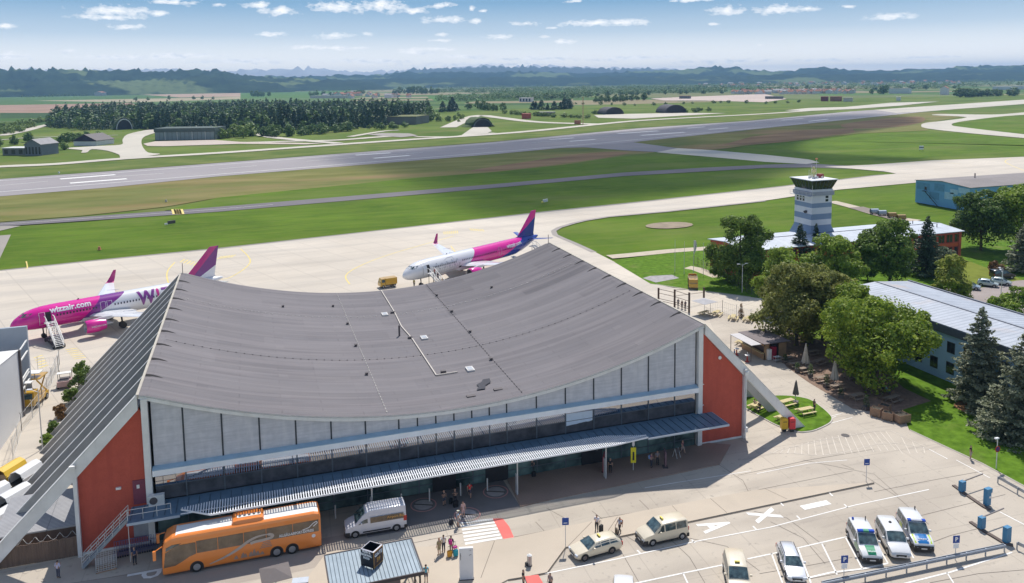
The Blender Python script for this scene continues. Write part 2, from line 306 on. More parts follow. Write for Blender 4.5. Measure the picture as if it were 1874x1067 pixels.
gpoly('runway_exit',[(1020,271),(1158,260),(1240,271),(1265,274),(1201,278),(1150,275.5),(1070,269.5)],-0.05,mat('exit asphalt',(0.22,0.205,0.208),0.9,0.1,0.05,detail=8))
gpoly('taxiway',[(1240,271),(1300,274.5),(1400,283),(1480,291.5),(1500,297),(1475,300),(1400,296),(1300,287),(1201,278.5)],-0.045,m_oldc)
gpoly('taxiway',[(-200,428),(0,407),(315,384.9),(400,378),(900,337),(1140,315.5),(1280,307),(1400,301),(1480,299),(1560,303.5),(1625,310),(1650,318),(1618,314),(1560,308.5),(1480,306),(1400,307),(1280,314),(1140,322),(900,344),(400,387),(315,393),(0,414),(-200,436)],-0.07,m_asph2)
gpoly('old_concrete_pad',[(-120,440),(20,429),(0,472),(-60,502),(-120,505)],-0.06,mat('worn concrete',(0.30,0.27,0.235),0.9,0.1,0.05))
gpoly('old_concrete_pad',[(-60,418),(0,413.5),(38,413),(0,422),(-60,428)],-0.05,MT['worn concrete'])
gpoly('taxiway_shoulder',[(-80,507.5),(0,493.5),(180,474.5),(400,453),(680,422),(1008,385),(1167,368.6),(1400,343.4),(1527,328.8),(1600,320),(1650,317),(1620,330),(1400,346),(1167,372),(1008,390),(680,426),(400,458),(0,500)],-0.085,mat('shoulder',(0.24,0.22,0.19),0.9,0.1,0.1))
apron=[(-80,510),(0,496),(180,477),(400,455.7),(680,424),(1008,387.5),(1167,371),(1400,345.4),(1527,330.6),(1600,322),(1640,317.5),(1617,313.2),(1560,308.5),(1509,305),(1592,301.4),(1705,293.5),(1874,286.8),(2100,278),(2100,340),(1874,336),(1678,334),(1534,347),(1400,367),(1220,386.6),(1113,396),(1070,403),(1049,408),(1028,415),(1017,422),(1020,429),(1035,436),(1050,443),(1087,460),(1130,482),(1170,502),(1200,520),(1230,526),(1263,530),(1308,534.5),(1374,543.5),(1450,552),(1450,640),(1300,700),(1300,1000),(-500,1300),(-700,900)]
gpoly('apron',apron,-0.01,m_conc)
mb=MB(); A_=[(1400,367.5),(1220,387),(1113,396.5),(1070,403.4),(1049,408.4),(1024,416),(1013,422.5),(1016,430),(1033,437.5),(1050,444.5),(1087,461.5)]
ribbon(mb,[G(*p) for p in A_],1.6,0.0); struct('taxiway_edge',mb,mat('edge asphalt',(0.30,0.27,0.24),0.9,0.1,0.2))
# forecourt / land side, everything in front of and beside the terminal
fore=[(-300,1060),(-40,1052),(0,1047),(146,1017),(1290,812),(1357,795),(1357,725),(1300,590),(1290,560),(1310,569),(1374,586),(1440,610),(1560,640),(1620,670),(1653,711),(1703,733),(1649,751),(1664,787),(1737,820),(1798,848),(1874,889),(1960,940),(2200,1067),(2700,1400),(-800,1400)]
gpoly('forecourt',fore,0.0,m_road)
m_pave=mat('light pavement concrete',(0.50,0.425,0.335),0.85,0.09,0.1,detail=9)
overlay(m_pave,noise_mask(m_pave,0.2,0.55,0.8,8),(0.36,0.31,0.25),0.5)
isl=[(1600,884.4),(1380,930.6),(1260,956),(1168,976),(1034.7,1003),(1001,1049),(969,1055.7),(930,1062),(860,1100),(860,1200),(300,1300),(250,1120),(560,1062),(600,1010),(851,999),(942,985),(1082,955.5),(1176,936.5),(1380,898.5)]
mb=MB(); mb.prism([G(*p) for p in isl],-0.05,0.11); o=mb.build('pavement',m_pave); o['kind']='structure'
bm=bmesh.new(); bm.from_mesh(o.data); bmesh.ops.triangulate(bm,faces=[f for f in bm.faces if len(f.verts)>4]); bm.to_mesh(o.data); bm.free()
mb=MB(); ribbon(mb,[G(u,v+1.2) for u,v in isl[:8]],0.16,0.006); struct('gutter_strip',mb,mat('gutter',(0.13,0.11,0.09),0.9,0.2,1))  # dark strip paints the shade along the kerb
# terminal front walk
m_dark=mat('dark forecourt asphalt',(0.20,0.185,0.18),0.85,0.12,0.3,detail=8)
m_pav2=mat('clinker paving',(0.33,0.235,0.185),0.85,0.1,0.2,detail=8); k=brick(m_pav2,0.6,0.3,0.02); overlay(m_pav2,k.outputs['Fac'],(0.2,0.15,0.12),0.35)
gpoly('asphalt_apron',[(20,0.3),(35.5,0.3),(35.5,-6.2),(26,-6.4),(19.6,-6.3),(19.6,-3)],0.008,m_dark,world=True)
gpoly('terminal_pavement',[(36,0.3),(61,0.3),(64,-1.4),(60,-5.2),(37.4,-5.9),(35.5,-6.1)],0.10,m_pav2,world=True,thick=0.15)
m_slate=mat('worn dark concrete',(0.36,0.31,0.26),0.85,0.1,0.2,detail=8)
gpoly('bus_lane',[(-12,-4.6),(19.5,-5.0),(19.5,-9.3),(13,-9.6),(-14,-9.2)],0.006,m_slate,world=True)
# joints in the concrete slabs, irregular
mb=MB(); J=[[(1380,936),(1440,948),(1510,1000)],[(1470,842),(1600,868),(1645,908)],[(1300,840),(1360,880),(1372,905)],[(1262,985),(1330,1000),(1390,1045)],[(1410,955),(1470,985),(1510,1032)],[(1540,850),(1563,859)],[(1578,868),(1640,908),(1700,960)],[(1083,935),(1135,975),(1178,1000)],[(1000,930),(1040,952)],[(980,955),(997,973)],
 [(1170,915),(1190,935)],[(1200,962),(1262,1020),(1290,1067)],[(1140,1015),(1170,1067)],[(880,995),(1082,955),(1176,936),(1380,898),(1560,862)],[(-20,1090),(300,1042),(430,1018)],[(700,1005),(850,975)],[(1374,898),(1240,925),(1090,950)],[(1600,900),(1700,880),(1800,862)],[(1620,960),(1720,935),(1840,905)],[(1390,1050),(1480,1035),(1560,1020)],[(1660,1010),(1740,980),(1800,965)],[(1350,870),(1480,842),(1600,822)],[(905,1010),(925,1040)],[(1440,1067),(1560,1045),(1680,1030),(1780,1010)],[(1700,1067),(1790,1050),(1874,1043)]]
for l in J: ribbon(mb,[G(*p) for p in l],0.045,0.014)
struct('slab_joint',mb,m_seam)
mb=MB(); 
for l in [[(1083,957),(1040,1001)],[(1130,948),(1105,985)],[(1230,927),(1255,955)],[(1300,914),(1330,940)],[(700,1010),(690,1060)],[(905,992),(880,1060)],[(1400,896),(1440,915)]]: ribbon(mb,[G(*p) for p in l],0.045,0.116)
struct('pavement_joint',mb,m_seam)
# ---- painted markings
mb=MB()
def line(px,w=0.13,z=0.016): ribbon(mb,[G(*p) for p in px],w,z)
line([(997,1050),(1130,1023),(1268,992)]); line([(1268,992),(1410,965),(1563,925),(1700,896)])
line([(1100,1081),(1250,1049),(1323,1034)],0.16); line([(1368,1023),(1420,1012),(1560,980)],0.16); line([(1440,1067),(1520,1048),(1580,1041),(1625,1031)],0.2)
for a,b in [((1250,1049),(1262,1075)),((1323,1033),(1336,1067)),((1412,1013),(1432,1067)),((1460,1003),(1484,1067)),((1504,995),(1532,1052)),((1547,983),(1578,1041)),((1592,975),(1625,1031)),((1641,962),(1672,1022)),((1690,955),(1706,1008))]: line([a,b],0.14)
line([(1640,1072),(1740,1047),(1852,1011)],0.16); line([(1733,1048),(1745,1067)],0.12); line([(1700,1067),(1712,1090)],0.12)
line([(1385,867),(1480,848),(1550,842)],0.1); line([(1374,862),(1240,883),(1180,893)],0.1)
HL0=[[(1410,829),(1450,830),(1500,834),(1535,830),(1560,824)],[(1570,822),(1600,814),(1640,811),(1700,822)],[(1420,825),(1505,806),(1600,789),(1630,788),(1700,821)]]
line([(1700,822),(1734,840)],0.12); line([(1750,842),(1812,875)],0.12); line([(1830,937),(1874,960),(1950,1000)],0.16)
HL=list(HL0)
for i in range(22):
    t=i/21; top=Vector((1424+t*230,824.5-38*math.sin(min(t*1.2,1)*PI/2)+t*4)); 
    if t>0.86: top=Vector((1630+(t-0.86)*430,790+(t-0.86)*200))
    b=Vector((1414+t*278,829+8*math.sin(t*PI*0.9)*(1-t)-12*max(0,t-0.3)+ (8 if t>0.85 else 0)))
    HL.append([tuple(top),tuple(b)])
for p in [(1040,985),(1168,1010),(1268,991),(1380,966),(1460,947),(1547,926),(1520,905),(1430,923)]: line([(p[0]-2,p[1]-3),(p[0]+4,p[1]+3)],0.16)
for l in [[(1427,787),(1486,776)],[(1498,767),(1540,757)],[(1530,762),(1505,771)],[(1515,776),(1560,764)]]: line(l,0.1)
for a,b in [((1555,1115),(1700,1080))]: line([a,b],0.1)
struct('parking_line',mb,m_white)
mb=MB()
for l in HL: ribbon(mb,[G(*p) for p in l],0.085,0.016)
struct('hatched_area',mb,m_worn)
def gtext(s,u,v,rot,size,sx=1.0,m=m_white,name='painted_letter',z=0.017,bold=0.02):
    x,y=G(u,v); e=bpy.data.objects.new('tmp',None)
    o=text(s,size,m,None,TM((x,y,z),(math.cos(rot),math.sin(rot),0),(-math.sin(rot),math.cos(rot),0)),name,0.003,bold=bold,sx=sx); bpy.data.objects.remove(e); o['kind']='structure'; return o
gtext('A',1306,963,R(-90),4.4,0.52,bold=0.16)
gtext('X',1397,943.5,R(-90),4.0,0.62,bold=0.16); gtext('I',1490,925,R(-90),4.3,1.0,bold=0.2); gtext('T',1218,985,R(-90),4.0,0.6,bold=0.04)
gtext('P',260,1053,R(-90),4.2,0.7,bold=0.02)
mb=MB(); 
for i in range(7):
    a=Vector(G(842.5+i*1.4,957+i*6.4)); b=Vector(G(903+i*2.6,950.5+i*5.6)); ribbon(mb,[tuple(a),tuple(b)],0.36,0.02 if i<8 else .12)
struct('zebra_crossing',mb,m_white)
m_red=mat('red crossing paint',(0.72,0.12,0.10),0.7,0.12,0.8,detail=6)
gpoly('red_crossing_stripe',[(901.5,949.4),(920,949),(932,964),(941,985),(922,988),(912,968)],0.021,m_red)
gpoly('red_crossing_stripe',[(960,1057),(985,1054),(1000,1080),(970,1084)],0.125,m_red)
m_pinkp=mat('faded red ring paint',(0.58,0.30,0.27),0.8,0.15,1.2); m_fade=mat('faded white disc paint',(0.42,0.39,0.38),0.8,0.15,1.2)
for (u,v) in [(775,924),(907,900),(855,942)]:
    x,y=G(u,v); mb=MB(); n=28
    mb.rings([[(x+r*math.cos(2*PI*i/n),y+r*math.sin(2*PI*i/n),0.02) for i in range(n)] for r in (1.25,1.38)],m_pinkp,cap=False)
    mb.add([(x+0.98*math.cos(2*PI*i/n),y+0.98*math.sin(2*PI*i/n),0.02) for i in range(n)],[tuple(range(n))],m_fade); mb.bar((x-0.95,y+0.45,0.026),(x+0.95,y-0.45,0.026),0.22,0.006,m_seam)
    struct('no_smoking_floor_sign',mb)
mb=MB()
for u,v,r in [(1309,843,0.45),(1547,797,0.5)]:
    x,y=G(u,v); mb.cyl((x,y,0.005),(x,y,0.022),r,n=16)
struct('manhole_cover',mb,mat('manhole iron',(0.10,0.09,0.085),0.8,0.2,4))
# apron markings
mb=MB()
def yl(px,w=0.3,z=0.004): ribbon(mb,[G(*p) for p in smooth_px(px,5)],w,z)
yl([(320,480),(306,498),(310,520),(330,530)],0.3); yl([(440,455),(458,480),(420,508),(380,512)],0.3); yl([(48,478),(50,490),(44,492)],0.3); yl([(640,520),(636,500),(700,470),(830,432)],0.3); yl([(840,470),(825,450)],0.25); yl([(1640,300),(1700,296),(1760,300)],0.4); yl([(1850,290),(1840,297),(1874,312)],0.4)
struct('taxi_guide_line',mb,m_yel)
mb=MB()
for (u0,v0,n,du,dv,su,sv,w) in [(62,655,5,2.5,4.5,16,-5,0.35),(120,640,6,3,3.4,22,-3,0.3),(330,480,5,6,1.5,8,-6,0.35),(398,474,6,5,-.6,8,-5,0.3),(812,424,8,3.5,-.3,1,5,.25),(860,418,6,4.5,.3,3,4,.3)]:
    for i in range(n): ribbon(mb,[G(u0+i*du,v0+i*dv),G(u0+i*du+su,v0+i*dv+sv)],w,0.004)
struct('stand_number_marking',mb,m_yel)
mb=MB()
for i,u in enumerate([317,321.5,326,330.5]): ribbon(mb,[G(u,382.5),G(u+3,391.5)],1.4,-0.04)
struct('holding_bars',mb,m_yel)
# runway markings
mb=MB()
def rl(px,w,z=-0.02): ribbon(mb,[G(*p) for p in px],w,z)
rl([(-100,362),(0,351),(400,318.6),(900,278.6),(1100,261.7),(1374,235),(1560,217),(1690,203.5)],0.9)
rl([(-100,338.5),(0,330.5),(200,317),(400,301.5),(900,262.5),(1166,236.8),(1374,222),(1560,204.8)],0.9)
for a,b in [((0,339.5),(88,331.5)),((183,325),(300,317)),((400,309),(470,303)),((560,295),(650,288)),((700,285),(775,278.5)),((847,274),(895,270.5)),((958,262),(1020,257.5)),((1070,252),(1118,249.5)),((1225,239),(1262,235.5)),((1300,232),(1350,228)),((1380,226),(1440,221)),((1480,217),(1540,212))]: rl([a,b],0.5)
for a,b,w in [((110,327.5),(211,319.5),4),((128,335),(232,327),4),((651,283.8),(715,279.6),3.5),((684,289.5),(750,284.3),3.5),((1006,255.5),(1050,252.3),3),((1043,258.5),(1090,255),3),((1130,244.6),(1205,239.5),4),((1173,247.7),(1253,242),4),((1258,234.5),(1290,232),3),((1297,236.8),(1332,234),3),((1430,220),(1470,216.6),3),((1480,222),(1515,218),3)]: rl([a,b],w)
struct('runway_marking',mb,m_white)
mb=MB(); rl([(0,410),(315,388.5),(400,382.2),(500,374)],0.25,-0.05); struct('taxi_centre_line',mb,m_white)
# back taxiways, pads and tracks
m_trk=m_oldc
mb=MB()
def road(px,w,z=-0.03): ribbon(mb,[G(*p) for p in smooth_px(px,4)],w,z)
road([(-60,310),(0,304.5),(100,300),(225,290),(400,279.5),(600,265.5),(730,256.5),(940,242.5),(1097,227),(1193,219),(1400,208),(1530,198.5),(1641,190)],13)
road([(300,262),(440,260.8),(540,258),(620,256),(700,250),(760,248)],11,-0.025); road([(464,243),(500,251),(560,257),(620,262)],10,-0.028)
road([(760,250),(830,250),(862,246),(905,243)],8,-0.027); road([(820,233),(870,212),(905,214),(960,221),(1010,224.5),(1097,227)],16,-0.026)
road([(0,248),(40,240),(70,232),(100,225),(85,220),(60,218)],12,-0.025); road([(-10,257),(60,251),(130,249.5),(215,247)],4,-0.024); road([(640,250),(700,240),(730,238)],7,-0.024)
struct('airfield_road',mb,m_trk)
gpoly('junction_apron',smooth_px([(120,271),(180,267),(222,264.5),(224,256),(233,246),(264,238.5),(284,236.5),(292,240),(266,249),(259,257),(261,268),(271,279),(293,282),(226,290),(218,283),(196,275.6),(168,273),(160,278.5),(148,279),(150,274.5)],3,True),-0.02,m_trk)
gpoly('hangar_apron',[(262,263),(284,258.5),(393,256),(440,259.5),(592,262),(560,264),(440,263),(300,267.5),(270,267)],-0.018,mat('pinkish concrete',(0.50,0.42,0.35),0.9,0.1,0.02))
gpoly('shelter_apron',[(866,232.5),(893,232.5),(900,240),(890,244),(845,247)],-0.017,m_trk)
gpoly('shelter_apron',[(1087,210.5),(1145,208.5),(1240,206.5),(1330,207),(1250,211.5),(1160,217),(1095,215.5)],-0.016,m_trk)
gpoly('pad',[(672,246),(700,243.2),(750,244),(765,248),(735,251),(700,249)],-0.015,MT['worn concrete'])
gpoly('taxiway_end',[(1436,202),(1480,197.5),(1545,195.8),(1630,188),(1720,185.5),(1645,193.5),(1560,199.5),(1480,203)],-0.02,m_oldc)
gpoly('old_apron',[(1190,180),(1290,176),(1400,172),(1440,181),(1400,187),(1290,184),(1215,184)],-0.02,mat('pink pad concrete',(0.48,0.38,0.32),0.9,0.1,0.01))
gpoly('taxiway_loop',smooth_px([(1694,224.7),(1686,229),(1697,235),(1774,243.6),(1874,252.4),(2050,268),(2050,262),(1874,245.5),(1765,232.9),(1742,228.7),(1755,223),(1827,213.6),(1874,210),(2050,199),(2050,190),(1874,205.5),(1814,209.5),(1730,208.5),(1706,210.5),(1770,214.3),(1722,221.5)],3,True),-0.04,m_oldc)
# fields beyond the airfield
FZ=[-0.56]
def fld(px,c):
    FZ[0]+=0.008; z=FZ[0]; gpoly('field',px,z,mat('field %.2f %.2f %.2f'%c,c,0.95,0.15,0.01,detail=5))
for px,c in [([(0,191),(240,187),(248,192),(110,207),(0,208),(-100,208),(-100,191)],(0.33,0.22,0.16)),([(0,206),(110,206),(90,214),(0,216)],(0.05,0.09,0.03)),([(0,176),(240,175),(330,176),(240,188),(0,192)],(0.085,0.15,0.04)),
 ([(60,184),(230,181),(400,178),(460,176),(470,180),(240,187)],(0.36,0.31,0.2)),([(230,171),(330,169),(470,170),(480,176),(330,178)],(0.40,0.29,0.21)),([(0,168),(250,166),(260,171),(0,177)],(0.07,0.13,0.04)),
 ([(480,165),(560,164),(600,166),(490,168)],(0.38,0.33,0.22)),([(440,170),(640,166),(640,180),(440,184)],(0.09,0.17,0.04)),([(440,180),(640,178),(640,186),(440,188)],(0.11,0.17,0.06)),([(780,176),(1000,170),(1000,176),(800,186)],(0.09,0.18,0.04)),
 ([(900,168),(1100,166),(1100,172),(920,174)],(0.08,0.16,0.05)),([(1090,171),(1400,168),(1500,172),(1350,178),(1100,178)],(0.17,0.18,0.08)),([(1400,173),(1860,173),(1900,177),(1500,182),(1400,180)],(0.15,0.18,0.07)),
 ([(1500,171),(1750,170),(1860,171),(1500,175)],(0.10,0.17,0.05)),([(225,164),(330,158.5),(420,157),(430,161),(260,166)],(0.12,0.2,0.08)),([(1270,187),(1430,184),(1430,200),(1300,206),(1100,206),(1110,196)],(0.13,0.17,0.04)),([(40,232),(100,226),(240,240),(200,258),(60,250)],(0.15,0.19,0.045)),([(620,232),(760,228),(830,240),(740,246),(640,250)],(0.17,0.185,0.06)),([(1790,151),(1900,149),(1900,153),(1790,154)],(0.15,0.2,0.09))]: fld(px,c)
# lawns near the terminal
m_lawn=mat('lawn grass',(0.072,0.150,0.010),0.95,0.25,0.8,spec=0.08,detail=8,col2=(0.105,0.190,0.018))
overlay(m_lawn,noise_mask(m_lawn,0.18,0.56,0.75,6),(0.20,0.20,0.07),0.55)
isl2=smooth_px([(1359,729),(1385,727),(1415,724.6),(1440,724.6),(1462,727),(1485,733),(1507,748),(1520,760),(1524,768),(1517,777),(1492,788.4),(1475,791.5),(1461,791.5),(1430,783),(1402,769.6),(1359,744)],4,True)
gpoly('lawn_kerb',isl2,0.10,mat('kerb concrete',(0.52,0.48,0.42),0.85,0.08,1),thick=0.12)
c_=Vector((0,0)); pts=[Vector(G(*p)) for p in isl2]; 
for p in pts: c_+=p
c_/=len(pts)
gpoly('lawn',[tuple(c_+(p-c_)*(1-0.16/max((p-c_).length,1))) for p in pts],0.13,m_lawn,world=True)
m_gravel=mat('brown gravel',(0.235,0.165,0.125),0.95,0.25,1.5,detail=8)
gpoly('beer_garden_gravel',[(1415,640),(1440,606),(1520,628),(1600,660),(1654,710),(1704,734),(1648,752),(1618,757),(1560,748),(1480,700),(1440,672)],0.012,m_gravel)
gpoly('lawn',[(1374,543.8),(1308,535),(1263,530.5),(1190,519),(1125,480),(1137,474),(1200,466),(1300,456),(1420,440),(1500,500),(1460,560),(1440,552)],0.0,m_lawn)
gpoly('gravel_patch',[(1176,509),(1190,505),(1230,503),(1243,509),(1200,517)],0.012,mat('grey gravel',(0.36,0.34,0.34),0.9,0.2,1))
mb=MB(); ribbon(mb,[G(*p) for p in smooth_px([(1115,470),(1160,466),(1230,459),(1300,454),(1360,448)],4)],4.0,0.014); ribbon(mb,[G(*p) for p in [(1258,489),(1275,492),(1315,507)]],3.2,0.013)
ribbon(mb,[G(*p) for p in smooth_px([(1520,368),(1560,378),(1620,395),(1680,404)],4)],4.5,-0.02); ribbon(mb,[G(*p) for p in [(1762,470),(1775,478),(1810,490),(1850,500),(1900,512)]],2.0,0.013)
ribbon(mb,[G(*p) for p in [(1815,447),(1850,460),(1900,468)]],2.5,0.013); ribbon(mb,[G(*p) for p in [(1560,505),(1580,508),(1620,512)]],5,0.013); struct('footpath',mb,mat('sandy path',(0.48,0.41,0.31),0.9,0.1,0.5))
gpoly('storage_strip',[(1553,380),(1580,378),(1660,401),(1640,404)],-0.015,mat('dark track',(0.22,0.18,0.15),0.9,0.1,0.5))
gpoly('lawn',[(1400,470),(1760,462),(1762,445),(1900,440),(2400,500),(2600,700),(2700,1000),(2200,1067),(1960,940),(1874,889),(1798,848),(1737,820),(1664,787),(1649,751),(1704,734),(1654,710),(1600,660),(1520,600),(1440,560)],0.02,m_lawn)
gpoly('sunny_lawn',[(1690,500),(1765,475),(1810,492),(1880,515),(1800,528),(1750,520)],0.03,mat('yellowed lawn',(0.17,0.20,0.035),0.95,0.2,0.4,detail=7))  # lighter and yellower than the lawn around it
gpoly('car_park',[(1700,528),(1785,529),(1860,514),(1960,507),(2100,560),(1960,600),(1830,559),(1794,560),(1740,545)],0.045,mat('car park asphalt',(0.30,0.255,0.235),0.9,0.1,0.3,detail=8))
gpoly('bare_soil',smooth_px([(1745,742),(1765,733),(1790,742),(1810,752),(1800,763),(1770,757)],4,True),0.04,mat('reddish soil',(0.36,0.20,0.10),0.95,0.2,1.5))
mb=MB(); ribbon(mb,[G(*p) for p in [(1665,787),(1737,820.5),(1798,848.5),(1874,889.5),(1960,940)]],0.14,0.05); ribbon(mb,[G(*p) for p in [(1374,543.4),(1308,534.6),(1263,530),(1200,520)]],0.2,0.03); struct('lawn_edging',mb,MT['kerb concrete'])
mb=MB()
for s in (-1,1): ribbon(mb,[(80.9+s*0.35,-17.3),(80.7+s*.35,-23.6)],0.14,0.0)
struct('bare_patch',MB().add([(G(1225,412)[0]+3.5*math.cos(t)*(2.2),G(1225,412)[1]+5*math.sin(t),0.004) for t in [i*PI/8 for i in range(16)]],[tuple(range(16))]),mat('bare earth',(0.28,0.22,0.15),0.95,0.2,0.3))

for m_ in MT.values():
    if any(k_ in m_.name for k_ in ('grass','field','farm','soil','gravel','lawn')): m_.node_tree.nodes['Principled BSDF'].inputs['Specular IOR Level'].default_value=0.08
# ---------------------------------------------------------------- terminal building
LX=60.1; BAY=5.09; DEP=BAY*10; ZC=15.05
xs=[0.0]
for w in [3.02]+[3.5]*6+[2.0]*6+[3.5]*6+[3.02]: xs.append(xs[-1]+w)
xs=[x*LX/xs[-1] for x in xs]
def zf(x): return 8.66+5.72*((x-LX/2)/(LX/2))**2      # underside of the fascia
T=thing('terminal_building','large grey hanging-roof terminal hall with red end walls and slanted buttress frames','terminal',(0,0,0))
m_roof=mat('roofing felt',(0.155,0.147,0.155),0.9,0.07,0.12,detail=8,col2=(0.175,0.165,0.173),spec=0.2)
k=brick(m_roof,8.2,1.05,0.07,0.5,0,vals=(0,1)); 
n_,l_,b_=tn(m_roof)
def band(m,sock_name,lo,hi,soft=0.3):
    n,l,b=tn(m); c=n.new('ShaderNodeTexCoord'); s=n.new('ShaderNodeSeparateXYZ'); l.new(c.outputs['Object'],s.inputs[0])
    a=n.new('ShaderNodeMapRange'); a.inputs[1].default_value=lo; a.inputs[2].default_value=lo+soft; l.new(s.outputs[sock_name],a.inputs[0])
    d=n.new('ShaderNodeMapRange'); d.inputs[1].default_value=hi-soft; d.inputs[2].default_value=hi; d.inputs[3].default_value=1; d.inputs[4].default_value=0; l.new(s.outputs[sock_name],d.inputs[0])
    x=n.new('ShaderNodeMath'); x.operation='MULTIPLY'; l.new(a.outputs[0],x.inputs[0]); l.new(d.outputs[0],x.inputs[1]); return x.outputs[0]
overlay(m_roof,k.outputs['Fac'],(0.105,0.098,0.103),0.75)
k2=brick(m_roof,8.2,1.05,0.0,0.5,0,vals=(0,1)); overlay(m_roof,k2.outputs['Color'],(0.225,0.210,0.213),0.6)
k3=brick(m_roof,8.2,1.05,0.0,0.37,0,vals=(0,1)); overlay(m_roof,k3.outputs['Color'],(0.125,0.115,0.122),0.45)
k4=brick(m_roof,400,0.35,0.05,0.5,0); overlay(m_roof,k4.outputs['Fac'],(0.13,0.12,0.124),0.3)
bx=band(m_roof,0,37.5,62,0.2); by=band(m_roof,1,31.5,52,0.2)
q=n_.new('ShaderNodeMath'); q.operation='MULTIPLY'; l_.new(bx,q.inputs[0]); l_.new(by,q.inputs[1]); overlay(m_roof,q.outputs[0],(0.085,0.080,0.086),0.6)
overlay(m_roof,noise_mask(m_roof,0.25,0.5,0.8,8,(0.25,1.6,1)),(0.225,0.207,0.203),0.45)
overlay(m_roof,noise_mask(m_roof,0.09,0.55,0.75,6,(1,0.5,1)),(0.14,0.13,0.135),0.3)
overlay(m_roof,noise_mask(m_roof,1.0,0.48,0.60,2,(0.05,1.1,0.05)),(0.245,0.222,0.226),0.4); kk=brick(m_roof,11,3.15,0.0,0.5,0,vals=(0,1)); overlay(m_roof,kk.outputs['Color'],(0.215,0.20,0.205),0.55); overlay(m_roof,noise_mask(m_roof,0.8,0.55,0.64,2,(0.06,1.5,0.06)),(0.125,0.115,0.12),0.3)
NX=72
def zr(x): return zf(min(max(x,0),LX))+0.52 if 0<=x<=LX else ZC-0.02
mb=MB(); vs=[];fs=[]
X=[-0.75]+[LX*i/NX for i in range(NX+1)]+[LX+0.75]
NY=20
for j in range(NY+1):
    y=-0.36+(DEP+0.7)*j/NY
    for x in X: vs.append((x,y,zr(x)))
w=len(X)
for j in range(NY):
    for i in range(w-1): fs.append((j*w+i,j*w+i+1,(j+1)*w+i+1,(j+1)*w+i))
o_=len(vs); vs+=[(x,y,z-0.14) for x,y,z in vs]; fs+=[tuple(o_+a for a in f[::-1]) for f in fs]
mb.add(vs,fs); roof=mb.build('roof',m_roof,T,smooth=False)
m_wc=mat('painted concrete',(0.70,0.69,0.67),0.7,0.06,0.6,detail=6,col2=(0.76,0.75,0.73))
overlay(m_wc,noise_mask(m_wc,0.9,0.55,0.8,8,(3,3,0.4)),(0.50,0.48,0.45),0.3)
# fascias front and back
for nm,y0,y1 in (('front_fascia',-0.32,0.12),('rear_fascia',DEP-0.1,DEP+0.3)):
    mb=MB(); xx=[LX*i/NX for i in range(NX+1)]
    rs=[[(x,y0,zf(x)),(x,y1,zf(x)),(x,y1,zr(x)-0.04),(x,y0,zr(x)-0.04)] for x in [-0.78]+xx+[LX+0.78]]
    mb.rings(rs); mb.build(nm,m_wc,T)
m_edge=mat('roof edge strip',(0.46,0.42,0.35),0.8,0.1,1)
for x in (-0.95,LX+0.7):
    MB().box(x,-0.35,ZC-0.3,x+0.25,DEP+0.35,ZC+0.06).build('edge_strip',m_edge,T)
# corrugated front panels
m_pan=mat('corrugated sheet',(0.49,0.50,0.545),0.45,0.07,1.2,detail=5,col2=(0.55,0.555,0.60),metal=0.0)
n_,l_,b_=tn(m_pan); wv=n_.new('ShaderNodeTexWave'); wv.bands_direction='Z'; wv.inputs['Scale'].default_value=1.1; wv.inputs['Distortion'].default_value=0.6; wv.inputs['Detail'].default_value=2; c_n=n_.new('ShaderNodeTexCoord'); l_.new(c_n.outputs['Object'],wv.inputs[0])
overlay(m_pan,noise_mask(m_pan,2.2,0.45,0.6,3,(0.12,1,2.2)),(0.42,0.435,0.48),0.55)
overlay(m_pan,noise_mask(m_pan,1.3,0.5,0.75,5,(1.2,1,0.18)),(0.66,0.65,0.67),0.5)
m_mul=mat('dark mullion',(0.025,0.035,0.05),0.5,0.1,2)
for i in range(len(xs)-1):
    a,b=xs[i]+0.06,xs[i+1]-0.06; mb=MB(); n=6
    if i==0: a=0.25
    if i==len(xs)-2: b=LX-0.25
    P=[(a,7.62),(b,7.62)]+[(b+(a-b)*j/n,zf(b+(a-b)*j/n)+0.03) for j in range(n+1)]
    mb.prismY(P,0.0,0.1); mb.build('wall_panel',m_pan,T)
for x in xs[1:-1]:
    MB().box(x-0.075,-0.05,7.7,x+0.075,0.08,zf(x)+0.02).build('mullion',m_mul,T)
# sill and white transom beam
m_sill=mat('blue sill sheet',(0.34,0.48,0.58),0.5,0.08,0.8)
mb=MB(); mb.add([(0.1,0.0,7.70),(LX-0.1,0.0,7.70),(LX-0.1,-0.62,7.50),(0.1,-0.62,7.50),(0.1,0,7.44),(LX-.1,0,7.44),(LX-.1,-.62,7.44),(0.1,-.62,7.44)],[(0,3,2,1),(3,7,6,2),(0,4,7,3),(1,2,6,5),(4,5,6,7)]); mb.build('sill',m_sill,T)
m_beam=mat('white beam paint',(0.84,0.85,0.87),0.6,0.06,0.7,detail=6)
mb=MB(); mb.box(0.1,-0.60,6.86,LX-0.1,-0.02,7.44); mb.build('transom_beam',m_beam,T)
